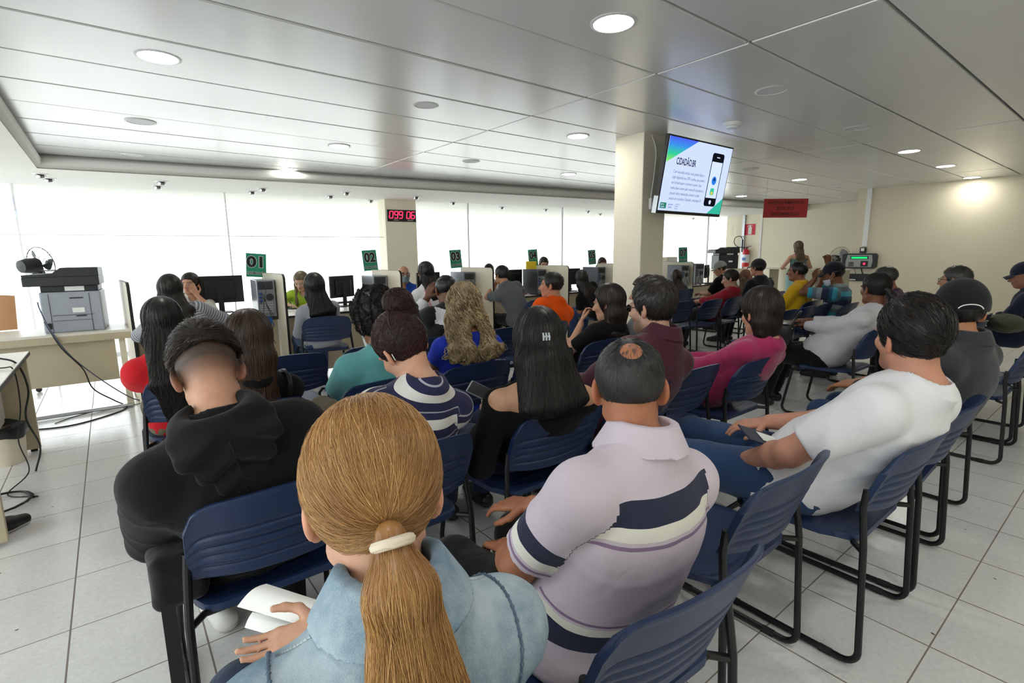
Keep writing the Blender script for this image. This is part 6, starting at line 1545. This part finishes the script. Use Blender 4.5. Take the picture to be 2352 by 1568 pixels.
# --- 14 man in orange
p = PP('man with short dark hair in a bright orange T-shirt', (3.14, 3.75), (1266, 656), 4.9, tone='c08468', hyaw=33, hpitch=0, shw=.190, bw=1.08, h=.0095)
B, root = p.B, p.root; p.top(W('bright_orange', 'f0590a', var=.04, sheen=0), name='t_shirt', o=.016, osl=.020, sleeve=.85, neckline='crew', fold=.006, seed=131, hem=-.2); p.low(M_jean); p.body()
H_short(B, root, 'softblack', .010, .004, 600, .0015, .022, side=-.026, h=.008, lump=.002)
# --- 15 man in black cap and grey shirt
p = PP('man in a black cap with a white arc and a dark grey shirt', (3.30, .78), (2203, 718), 2.5, tone='tan', hyaw=-62, syaw=-12, hpitch=4, shw=.195, bw=1.12, hs=1.05, bow=.03, h=.0078)
B, root = p.B, p.root; M_gs = W('charcoal_shirt', '34353a', melange=.1); p.top(M_gs, name='shirt', o=.020, osl=.024, sleeve=1.95, neckline='high', fold=.007, seed=141, hem=-.2); p.low(M_jean); collar(B, root, M_gs, .064, .045, .4, .5); p.body()
H_short(B, root, 'black', .012, .0, 500, .0014, .02, side=-.03, back=-.085, h=.0075); cpo = H_cap(B, root, W('black_cap_cloth', '17171b', sheen=.1), low=.004, th=.024, top=.016)
m = MB(); cf = lambda q_: (el(B.hl(q_), (0,-.014,.035+.016*.3), (.078,.099,.099))-.024)*B.hs
a = on_surface(cf, [B.Hc+B.R@V3(.050*math.sin(a_), -.13, .010+.034*math.cos(a_)) for a_ in np.linspace(-1.15, 1.15, 14)], .0015); m.tube([tuple(v) for v in a], .0026, 6); m.build('white_arc', M_paper, cpo, True)
# --- 16 woman in white cardigan with ponytail
p = PP('woman with a black ponytail in a white cardigan, handbag on her lap', (4.88, 1.70), (2010, 664), 4.15, tone='7a4d38', fem=True, hyaw=-34, syaw=-4, hpitch=2, shw=.180, bw=1.2, bd=1.15, hs=1.06, h=.009,
       arms=lambda L: {'L': dict(T=(-.04,.28,.76), h=(.5,.9,-.1), curl=.4), 'R': dict(T=(.0,.30,.80), h=(-.6,.6,0))}, legs={'L': {'K': (-.14,.44,.50), 'A': (-.13,.50,.085)}, 'R': {'K': (.10,.46,.50), 'A': (.08,.52,.085)}})
B, root = p.B, p.root; p.top(W('white_knit', 'c9c7cb', sheen=.2), name='cardigan', o=.018, osl=.020, sleeve=1.85, neckline='crew', fold=.008, seed=151, hem=-.2); p.low(M_blkp, o=.02); p.body()
H_pulled(B, root, 'black', (0,-.10,.01), .010, 700, .0014, .0085, back=-.08); tl = B.Hc+B.R@V3(0,-.115,.005); tail(B, root, 'black', [tl, tl+V3(.01,-.05,-.06), tl+V3(.01,-.04,-.2)], [.022,.03,.022], [.022,.028,.018], .0085, 250, .0014)
o = thing('handbag', 'black leather handbag on the lap of the white cardigan woman', 'bag', (4.70, 2.05, .60), .3); M_lea = pm('black_leather', '101012', .3)
m = MB(); m.bbox(-.17, .17, -.07, .07, 0, .20, .03, seg=3); m.build('body', M_lea, o, True); m = MB(); m.tube(bez([(-.11,-.06,.18), (-.10,-.10,.26), (0,-.12,.30), (.10,-.10,.26), (.11,-.06,.18)], 6), .009, 8); m.build('handle', M_lea, o, True); m = MB()
for s in (-1, 1): m.lathe([(.008, 0), (.006, .006), (.001, .007)], 10, Matrix.Translation((s*.11,-.072,.16)) @ Matrix.Rotation(PI/2, 4, 'X'))
m.build('stud', M_chrome, o)
# --- 17 grey-haired man with glasses by the wall
q = px(2193, 646, 4.5); p = PP('grey haired man with glasses in a black shirt near the beige wall', (q[0], q[1]+.12), (2193, 644), 4.5, tone='b98668', hyaw=-8, syaw=-20, shw=.19, h=.0095)
more_chair(q[0], q[1]+.12, 0, 'navy chair under the grey haired man with glasses near the beige wall'); B, root = p.B, p.root; p.top(M_blk, name='shirt', o=.018, osl=.022, sleeve=.9, neckline='crew', fold=.006, seed=161, hem=-.2); p.low(M_blkp); p.body(brow=(.1,.09,.08))
H_short(B, root, 'grey', .010, .004, 600, .0014, .02, side=-.028, h=.008, lump=.002); glasses(B, root, M_black)
# --- 18 man in purple patterned shirt
q = px(2032, 637, 5.3); p = PP('man in a mottled purple shirt leaning forward by the wall', (q[0]+.05, q[1]+.1), (2032, 640), 5.3, tone='a4705a', hyaw=6, syaw=-10, hpitch=12, shw=.19, h=.0105)
more_chair(q[0]+.05, q[1]+.1, 0, 'navy chair under the man in the mottled purple shirt'); B, root = p.B, p.root
def camo():
    t = NT('mottled_purple'); pr_ = t.pr((.2,.15,.2), .9); n = t.noise(26, 3); r = t.ramp([(.35, '3a2c38'), (.5, '6a5464'), (.62, '8d7684')]); t.l(n.outputs[0], r.inputs[0]); t.l(r.outputs[0], pr_.inputs['Base Color']); return t.mat
p.top(camo(), name='shirt', o=.018, osl=.022, sleeve=.9, neckline='crew', fold=.006, seed=171, hem=-.2); p.low(M_navp); p.body(); H_short(B, root, 'grey', .008, .0, 500, .0016, .015, side=-.02, front=.080, h=.009, lump=.001)
# --- 19 man in navy cap at the right edge with bag
q = px(2338, 628, 5.2); p = PP('man in a navy cap at the far right edge with a bag on his legs', (q[0]+.1, q[1]+.05), (2352, 634), 5.2, tone='a0705a', hyaw=10, hpitch=12, shw=.19, h=.0105)
more_chair(q[0]+.1, q[1]+.05, 0, 'navy chair at the right edge under the man in the navy cap') if False else None
B, root = p.B, p.root; p.top(W('navy_shirt', '20263c'), name='shirt', o=.018, osl=.022, sleeve=1.5, neckline='crew', fold=.006, seed=181, hem=-.2); p.low(M_jeand); p.body(); H_cap(B, root, W('navy_cap_cloth', '1d2136'), h=.009)
o = thing('duffel_bag', 'olive cloth bag lying across the legs of the man at the right edge', 'bag', px(2310, 742, 5.0), .3); m = MB(); fo_ = Folds(77, 25); obj('body', sdf_mesh(lambda q_: el(q_, (0,0,0), (.30,.15,.09))-.018*fo_(q_), (-.4,-.25,-.16), (.4,.25,.16), .011, 'bag_body'), o, W('olive_canvas', '4d4f3a', var=.3)); m.tube(bez([(-.2,-.1,.04), (-.1,-.15,-.05), (.1,-.14,.02), (.25,-.05,.05)], 5), .01, 6); m.build('strap', pm('tan_strap', '8b7b5a', .7), o, True)
# --- 20 man in yellow
q = px(1830, 622, 6.5); p = PP('man in a yellow T-shirt in the far rows', (q[0], q[1]+.1), (1831, 624), 6.5, tone='8f5e46', hyaw=12, shw=.185, h=.0115); more_chair(q[0], q[1]+.1, 0, 'navy chair under the man in the yellow T-shirt')
B, root = p.B, p.root; p.top(W('yellow_cotton', 'd9ab1e'), name='t_shirt', o=.018, osl=.022, sleeve=.85, neckline='crew', fold=.006, seed=191, hem=-.2); p.low(M_jeand); p.body(); H_short(B, root, 'black', .010, .004, 300, .0018, .02, h=.0095, lump=.002)
# --- 21 man in dark cap, hands to the face, blue patterned shirt
q = px(1916, 626, 6.2); p = PP('man in a dark cap and blue striped T-shirt raising both hands to his face', (q[0], q[1]+.1), (1914, 630), 6.2, tone='7d5038', hyaw=12, hpitch=12, hs=1.08, shw=.20, h=.0105,
      arms=lambda L: {'L': dict(E=L(1862,672,6.2), W=L(1886,632,6.35), h=(.4,.2,.6), n=(1,-.3,.1), curl=.9), 'R': dict(E=L(1895,660,6.5), W=L(1898,632,6.5), h=(-.3,0,.6), n=(-1,0,0), curl=.9)})
more_chair(q[0], q[1]+.1, 0, 'navy chair under the man in the dark cap raising his hands'); B, root = p.B, p.root
M_bs = cloth_mat('blue_block_stripes', '2f7d93', .9, .2, 300, .15, .1, (.26, [(0, '27324a'), (.28, '24526b'), (.42, '3f98ab'), (.62, '5f7078'), (.80, '8a9496')])); p.top(M_bs, name='t_shirt', o=.018, osl=.022, sleeve=.85, neckline='crew', fold=.006, seed=201, hem=-.2); p.low(M_jeand); p.body(); H_short(B, root, 'black', .008, .0, 200, .0018, .015, h=.009); H_cap(B, root, W('black_cap_two', '1a1b26'), h=.009); facemask(B, root, pm('pale_mask', 'c8d0d8', .8), True, .009)
# --- 22 man in navy polo and dark cap
q = px(1742, 612, 7.7); p = PP('man in a dark cap and navy polo with glasses, far rows', (q[0], q[1]+.1), (1740, 616), 7.7, tone='b07d62', hyaw=-10, syaw=-15, shw=.20, bw=1.1, h=.0125); more_chair(q[0], q[1]+.1, 0, 'navy chair under the man in the navy polo and dark cap')
B, root = p.B, p.root; p.top(W('dark_navy_polo', '14161f'), name='polo_shirt', o=.018, osl=.022, sleeve=.85, neckline='high', fold=.006, seed=211, hem=-.2); p.low(M_blkp); p.body(); H_short(B, root, 'black', .010, .0, 150, .002, .015, h=.010); H_cap(B, root, W('dark_grey_cap', '25262a'), h=.010); glasses(B, root, M_black)
# --- 23 woman in red with ponytail
p = PP('woman in a red blouse with a ponytail in the far row', (6.82, 3.97), (1677, 640), 7.1, tone='b58a72', fem=True, hyaw=22, hpitch=14, shw=.178, bw=1.1, h=.012); B, root = p.B, p.root
p.top(W('crimson_blouse', '8e1426'), name='blouse', o=.016, osl=.02, sleeve=1.6, neckline='crew', fold=.006, seed=221, hem=-.2); p.low(M_blkp, o=.02); p.body(); H_pulled(B, root, 'darkbrown', (0,-.10,.01), .012, 300, .0018, .0105); tl = B.Hc+B.R@V3(0,-.12,.02); tail(B, root, 'lightbrown', [tl, tl+V3(.0,-.05,-.05), tl+V3(.0,-.04,-.24)], [.025,.035,.02], [.025,.03,.018], .0105, 120, .0018)
# --- 24 man in grey cap
q = px(1654, 614, 9.2); p = PP('man in a grey flat-brimmed cap and black shirt looking down', (q[0], q[1]+.1), (1654, 618), 9.2, tone='a9795f', hyaw=34, hpitch=16, shw=.185, h=.013); more_chair(q[0], q[1]+.1, 0, 'navy chair under the man in the grey flat-brimmed cap')
B, root = p.B, p.root; p.top(M_blk, name='t_shirt', o=.018, osl=.022, sleeve=.85, neckline='crew', fold=.006, seed=231, hem=-.2); p.low(M_jeand); p.body(); H_short(B, root, 'black', .009, .0, 120, .002, .015, h=.0105); H_cap(B, root, W('grey_cap_cloth', '8a8a86'), h=.0105, flat=True)
# --- 25 bald man beyond
q = px(1712, 634, 9.0); p = PP('dark bald man bending down beyond the navy polo man', (q[0], q[1]+.1), (1713, 634), 9.0, tone='6b4534', hyaw=30, hpitch=45, shw=.18, h=.013); more_chair(q[0], q[1]+.1, 0, 'navy chair under the bald man beyond the navy polo man')
p.top(W('brown_tee', '3c3330'), name='t_shirt', o=.018, osl=.022, sleeve=.85, neckline='crew', fold=.006, seed=241, hem=-.2); p.low(M_blkp); p.body()
# --- 26 standing woman at the far counter
q = px(1833, 566, 11.0); xy = (q[0], q[1]); p = PP('standing woman with long highlighted hair in a green strappy top, at the far counter', xy, (1833, 567), 11.0, rz=-42, tone='bf9277', fem=True, P=(0,.0,.93), shw=.185, h=.0125, stand=True,
      arms={'L': dict(E=(-.27,.04,1.08), W=(-.16,.24,1.06), h=(.2,.9,.1)), 'R': dict(E=(.29,.02,1.10), W=(.22,.20,1.26), h=(-.2,.5,.8))}, legs={'L': {'K': (-.10,.02,.50), 'A': (-.09,-.02,.085)}, 'R': {'K': (.10,.03,.50), 'A': (.10,.0,.085)}})
B, root = p.B, p.root; M_gr = cloth_mat('green_pattern', '4f6b5d', .9, .35, 60, .2); p.top(M_gr, name='strappy_top', o=.010, sleeve=0, neckline='none', neckcut=(B.P+B.U*B.L*.80, B.U*1.0), fold=.004, seed=251, hem=-.05)
p.low(W('aqua_trousers', '8fb9bd'), M_shoew, M_sole, waist=.12); p.body(); m = MB()
for s in (-1, 1): a = on_surface(lambda q_: np.minimum(B.torso(q_), B.trap(q_)), [B.P+B.U*B.L*t_+s*B.X*.085-B.F*f_ for t_, f_ in ((.78,.12), (.88,.12), (.98,.06), (1.0,-.02))], .004); m.tube([tuple(v) for v in a], .005, 6)
m.build('shoulder_strap', M_blackm, root, True); H_long(B, root, 'lightbrown', .22, (.084,.092,.085,.045), (.085,.055,.03,.012), .014, .004, 350, .002, side=-.10, h=.011)
# --- 27 woman with long hair at desk 07
q = px(1552, 640, 8.8); p = PP('woman with long dark hair in navy at desk 07 right of the pillar', (q[0], q[1]+.1), (1553, 636), 8.8, tone='light', fem=True, hyaw=-45, syaw=-10, shw=.172, h=.0125); more_chair(q[0], q[1]+.1, 0, 'navy chair at desk 07 under the long haired woman'); B, root = p.B, p.root
p.top(W('navy_blouse', '1c2235'), name='blouse', o=.014, osl=.018, sleeve=.8, neckline='crew', fold=.005, seed=261, hem=-.15); p.low(M_blkp); p.body(); H_long(B, root, 'darkbrown', .40, (.084,.098,.115,.09), (.085,.055,.035,.014), .014, .004, 500, .0019, side=-.10, h=.011)
# --- 28 woman behind the maroon man
q = px(1478, 668, 3.95); p = PP('brown haired woman in grey partly hidden behind the maroon shirt man', (q[0]+.02, q[1]+.12), (1482, 672), 3.95, tone='fair', fem=True, hyaw=40, hpitch=6, shw=.172, h=.009); more_chair(q[0]+.02, q[1]+.12, 0, 'navy chair under the woman hidden behind the maroon shirt man'); B, root = p.B, p.root
p.top(W('pale_grey_top', '8f9599'), name='grey_top', o=.014, osl=.018, sleeve=1.7, neckline='crew', fold=.005, seed=271, hem=-.15); p.low(M_jeand); p.body(); H_long(B, root, 'darkbrown', .20, (.084,.096,.105,.08), (.085,.06,.035,.014), .016, .006, 600, .0015, side=-.10, h=.0085)
# --- 29 man with hand to his head
p = PP('man in a black and white jacket with his left hand raised to his head', (1.98, 3.70), (1024, 668), 4.12, tone='6f4a36', hyaw=-14, syaw=-3, hpitch=18, shw=.185, h=.009,
      arms=lambda L: {'L': dict(E=L(938,742,4.22), W=L(968,702,4.27), h=(.45,.15,.75), n=(.9,.4,-.1), curl=.35)})
B, root = p.B, p.root; pat = lambda V: np.where((np.abs((V-B.P)@B.X+.05) < .11) & (np.abs(B.tcoord(V)-.90) < .12), .75, .25)
M_bw = cloth_mat('black_white_panels', '141416', .8, .08, 300, .15, .1, (0, [(0, '141416'), (.5, 'cfd0d4')])); p.top(M_bw, name='jacket', o=.022, osl=.024, sleeve=1.85, neckline='crew', fold=.007, seed=281, hem=-.2, pat=pat); p.low(M_blkp); p.body(); H_short(B, root, 'black', .007, .0, 500, .0014, .012, side=-.022, h=.008, lump=.001)
# --- 30 woman in grey jumper at the counter
p = PP('woman with long black hair in a pale grey jumper at the counter', (1.77, 5.62), (722, 660), 5.35, tone='light', fem=True, hyaw=-10, syaw=-4, shw=.175, h=.010, hs=1.08); B, root = p.B, p.root
p.top(W('pale_grey_knit', '9a9ea6', melange=.15), name='jumper', o=.016, osl=.02, sleeve=1.95, neckline='crew', fold=.007, seed=291, hem=-.2); p.low(M_jean); p.body(); H_long(B, root, 'black', .30, (.086,.104,.125,.10), (.088,.065,.045,.018), .020, .01, 1100, .0016, side=-.10, h=.009, dx=.05)
# --- 31 woman in grey striped shirt at desk 01
p = PP('woman with long dark hair in a grey striped shirt at desk 01', (.62, 5.35), (392, 666), 4.50, tone='light', fem=True, hyaw=-12, shw=.195, bw=1.25, h=.0095, arms={'L': dict(E=(-.42,.10,.80), W=(-.30,.36,.79), h=(.2,1,0)), 'R': dict(E=(.26,.12,.80), W=(.12,.36,.79), h=(-.2,1,0))}); B, root = p.B, p.root
M_gst = cloth_mat('grey_white_fine_stripes', '6d7178', .9, .08, 300, .1, .1, (.024, [(0, '6d7178'), (.5, 'b4b6ba')])); p.top(M_gst, name='shirt', o=.02, osl=.026, sleeve=1.85, neckline='crew', fold=.007, seed=301, hem=-.2); p.low(M_jeand); p.body(); H_long(B, root, 'softblack', .26, (.086,.100,.125,.11), (.088,.06,.04,.016), .018, .008, 1100, .0016, side=-.10, h=.009)
# --- clerks behind the desks (facing the room)
def clerk(label, uv, d, tone, rz, hair, topmat, chairlabel, fem=False, **kw):
    q = px(uv[0], uv[1], d); xy = (q[0]+.0, q[1]+.08); p = PP(label, xy, uv, d, rz=rz, tone=tone, fem=fem, h=.0095, **kw); more_chair(xy[0], xy[1], rz, chairlabel); return p
A_ = lambda z=.80: {'L': dict(E=(-.27,.16,z+.02), W=(-.08,.34,z), h=(.4,.9,0)), 'R': dict(E=(.27,.16,z+.02), W=(.10,.36,z), h=(-.4,.9,0))}
p = clerk('young woman clerk with brown hair partly hidden by the monitor at desk 01', (437, 652), 6.05, 'light', 170, None, None, 'navy chair of the clerk at desk 01', True, shw=.17, hyaw=-25, hpitch=4, arms={'L': dict(E=(-.22,.24,.80), W=(-.06,.16,1.0), h=(.3,.0,.8), n=(0,-1,0), curl=.9), 'R': dict(E=(.26,.2,.80), W=(.05,.36,.79), h=(-.4,.9,0))}); B, root = p.B, p.root
p.top(W('cream_blouse', 'cfc9c0'), name='blouse', o=.014, osl=.018, sleeve=1.5, neckline='v', fold=.005, seed=311, hem=-.15); p.low(M_jeand); p.body(); H_long(B, root, 'darkbrown', .12, (.084,.094,.11,.08), (.085,.06,.04,.02), .014, .006, 500, .0016, side=-.11, h=.009)
p = clerk('woman with long grey-blonde hair in a lime green jumper behind desk 02', (692, 646), 6.85, 'cfa68f', 160, None, None, 'navy chair of the clerk in lime green', True, shw=.172, hyaw=-20, hpitch=26, arms=A_()); B, root = p.B, p.root
p.top(W('lime_knit', 'a8c83c', sheen=.2), name='jumper', o=.018, osl=.022, sleeve=1.85, neckline='crew', fold=.006, seed=321, hem=-.2); p.low(M_jean); p.body(brow=(.3,.25,.2)); ex = lambda q_: np.minimum(ribbon(q_, [B.Hc+B.R@V3(.075,.02,-.02), B.Hc+B.R@V3(.09,.03,-.14)+V3(0,0,-.04), B.N+B.F*.13-B.U*.16+B.X*.08], [.03,.035,.03], [.022,.022,.016], B.F), ribbon(q_, [B.Hc+B.R@V3(-.075,.02,-.02), B.Hc+B.R@V3(-.09,.03,-.14)+V3(0,0,-.04), B.N+B.F*.13-B.U*.16-B.X*.08], [.03,.035,.03], [.022,.022,.016], B.F))
H_long(B, root, 'ash', .14, (.084,.096,.11,.08), (.085,.06,.04,.02), .014, .006, 900, .0016, side=-.10, h=.009, extra=ex)
p = clerk('bald bearded clerk in blue with glasses and a grey face mask', (928, 630), 7.75, 'b98a70', 152, None, None, 'navy chair of the masked clerk in blue', False, shw=.19, hyaw=14, arms=A_(), hs=1.06); B, root = p.B, p.root
p.top(W('royal_scrub_blue', '2450b5'), name='blue_top', o=.018, osl=.024, sleeve=.8, neckline='v', fold=.006, seed=331, hem=-.2); p.low(M_navp); p.body(fade=lambda q: .25*np.clip((.05-np.abs(q[:, 2]))/.03, 0, 1)*(q[:, 1] < .02)); glasses(B, root, M_black); facemask(B, root, pm('grey_mask', '7d8a92', .85)); m = MB(); m.tube([tuple(v) for v in on_surface(B.topfn, [B.N+B.F*f_+s_*B.X-B.U*u_ for f_, s_, u_ in ((.03,-.075,-.0), (.10,-.06,.08), (.13,-.02,.2), (.13,.02,.2), (.10,.06,.08), (.03,.075,.0))], .004)], .003, 6); m.build('lanyard', pm('grey_lanyard', '8d97a5', .7), root, True)
p = clerk('young clerk with dark quiff in a white shirt and lanyard at desk 04', (1123, 626), 8.85, 'c99a80', 150, None, None, 'navy chair of the young clerk in white', False, shw=.185, hyaw=-22, hpitch=6, arms=A_()); B, root = p.B, p.root
p.top(W('off_white_shirt', 'cfccc4'), name='shirt', o=.018, osl=.024, sleeve=.85, neckline='v', fold=.006, seed=341, hem=-.2); p.low(M_navp); p.body(stub=.5); H_short(B, root, 'darkbrown', .012, .022, 350, .0018, .03, side=.0, h=.009, st=.006); m = MB(); m.tube([tuple(v) for v in on_surface(B.topfn, [B.N+B.F*f_+s_*B.X-B.U*u_ for f_, s_, u_ in ((.03,-.075,-.0), (.10,-.06,.08), (.13,-.02,.2), (.13,.02,.2), (.10,.06,.08), (.03,.075,.0))], .004)], .004, 6); m.build('lanyard', pm('blue_lanyard', '3d5f8a', .7), root, True)
for uv, d, lb, cl, sd in (((1249, 606), 9.9, 'clerk with brown hair hidden behind the 04 sign', 'navy chair of the clerk behind the 04 sign', 351), ((1383, 606), 10.6, 'clerk with reddish hair hidden behind the 05 sign', 'navy chair of the clerk behind the 05 sign', 361)):
    p = clerk(lb, uv, d, 'c89a82', 150, None, None, cl, True, shw=.17, hpitch=20, arms=A_()); p.top(W('beige_blouse', 'b9a796'), name='blouse', o=.014, osl=.018, sleeve=.9, neckline='crew', fold=.005, seed=sd, hem=-.15); p.low(M_jeand); p.body(); H_long(p.B, p.root, 'reddark' if sd == 361 else 'darkbrown', .12, (.084,.094,.11,.08), (.085,.06,.04,.02), .014, .006, 300, .002, side=-.10, h=.0105)
# --- clients at the counter
p = PP('woman with straight black hair in a white T-shirt with a pink bag strap', (3.02, 5.45), (977, 626), 6.0, tone='tan', fem=True, hyaw=-4, syaw=-5, shw=.172, h=.0105); B, root = p.B, p.root
p.top(W('white_tee', 'd5d4d4', var=.03), name='t_shirt', o=.016, osl=.02, sleeve=.7, neckline='crew', fold=.006, seed=371, hem=-.2); p.low(M_jeand); p.body(); H_long(B, root, 'black', .14, (.084,.092,.085,.06), (.085,.055,.04,.02), .014, .004, 600, .0017, side=-.09, h=.0095, dx=.03)
m = MB(); a = on_surface(B.topfn, [B.P+B.U*B.L*t_+B.X*x_-B.F*.14 for t_, x_ in ((1.0,-.10), (.85,-.085), (.65,-.06), (.4,-.02), (.2,.02))], .003); m.tube([tuple(v) for v in a], .010, 6); m.build('bag_strap', pm('pink_strap', 'd08a9a', .7), root, True)
p = PP('man in a grey polo leaning his elbow on desk 04', (4.62, 5.62), (1152, 632), 7.15, tone='b98a6c', hyaw=2, hpitch=6, shw=.185, h=.011, arms=lambda L: {'L': dict(E=L(1122,682,7.25), W=L(1141,648,7.35), h=(.3,.1,.7), n=(.9,-.2,0), curl=1.0), 'R': dict(E=V3(.26,.25,.80), W=V3(.05,.42,.80), h=(-.5,.8,0))}); B, root = p.B, p.root
p.top(W('mid_grey_polo', '5b5e63', melange=.12), name='polo_shirt', o=.018, osl=.022, sleeve=.75, neckline='high', fold=.006, seed=381, hem=-.2); p.low(M_blkp); p.body(); H_short(B, root, 'black', .014, .008, 500, .0016, .025, side=-.026, back=-.075, h=.0095, lump=.003)
p = PP('woman with long dark hair in a black T-shirt at desk 05', (6.10, 5.45), (1335, 640), 7.75, tone='tan', fem=True, hyaw=-24, syaw=-8, shw=.172, h=.0115); B, root = p.B, p.root
p.top(M_blk, name='t_shirt', o=.016, osl=.02, sleeve=.75, neckline='crew', fold=.006, seed=391, hem=-.15); p.low(M_jean); p.body(); H_long(B, root, 'softblack', .30, (.084,.096,.105,.08), (.085,.055,.04,.016), .016, .006, 700, .0017, side=-.10, h=.0105)
def top_chair(u, v, r, lb):
    q = px_z(u, v, .805); return more_chair(q[0], q[1]+.33, r, lb)
top_chair(1813, 712, 0, 'empty navy chair in the dark empty row right of the pink jumper woman, nearest'); top_chair(1858, 704, 0, 'second empty navy chair in the dark row before the blue striped man'); top_chair(1900, 697, 0, 'third empty navy chair in the dark row, just before the blue striped man')
top_chair(1786, 674, 0, 'empty navy chair left of the man in yellow'); more_chair(12.3, 6.15, -4, 'far empty navy chair by the counter left of the standing woman'); more_chair(13.0, 5.7, 6, 'far empty navy chair by the counter right of the standing woman')
# --- someone's shoe at the left edge
o = thing('slip_on_shoe', 'black slip-on shoe with a pale sole edge on the floor at the left edge', 'shoe', (-.62, 3.58, 0), -.9)
f_ = lambda q_: smax(smin(smin(rc(q_, (0,-.09,.045), (0,.06,.04), .038, .040), rc(q_, (0,.06,.04), (0,.135,.032), .040, .030), .02), rc(q_, (0,-.06,.07), (0,.02,.055), .036, .034), .02), .012-q_[:, 2], .003)
obj('upper', sdf_mesh(f_, (-.08,-.16,-.01), (.08,.2,.14), .006, 'upper'), o, M_shoeb); g_ = lambda q_: smax(smax(f_(q_)-.004, q_[:, 2]-.018, .002), .001-q_[:, 2], .002); obj('sole', sdf_mesh(g_, (-.08,-.16,-.01), (.08,.2,.06), .006, 'sole'), o, M_sole)
# phone on the empty seat
o = thing('phone_on_seat', 'pale phone lying on an empty seat right of the royal blue woman', 'phone', (2.17, 2.84, .462), .5); m = MB(); m.bbox(-.038, .038, -.07, .07, -.004, .004, .003); m.build('body', pm('pale_phone', 'cfd3d8', .2), o)
# backpack strap hanging from the hoodie man's chair
o = thing('backpack', 'black backpack with a hanging strap beside the hoodie man', 'bag', (.03, 1.62, .47)); fb_ = Folds(88, 30); obj('body', sdf_mesh(lambda q_: rbox(q_, (.03,.10,.06), (.07,.14,.08), .03)-.008*fb_(q_), (-.1,-.1,-.06), (.16,.3,.2), .007, 'bag_body'), o, W('black_nylon', '1a1a1c'))
m = MB(); m.box(-.022, .012, -.035, -.031, -.33, .03); m.build('strap', pm('black_webbing', '1b1b1d', .8, bump=.4, bscale=700), o)
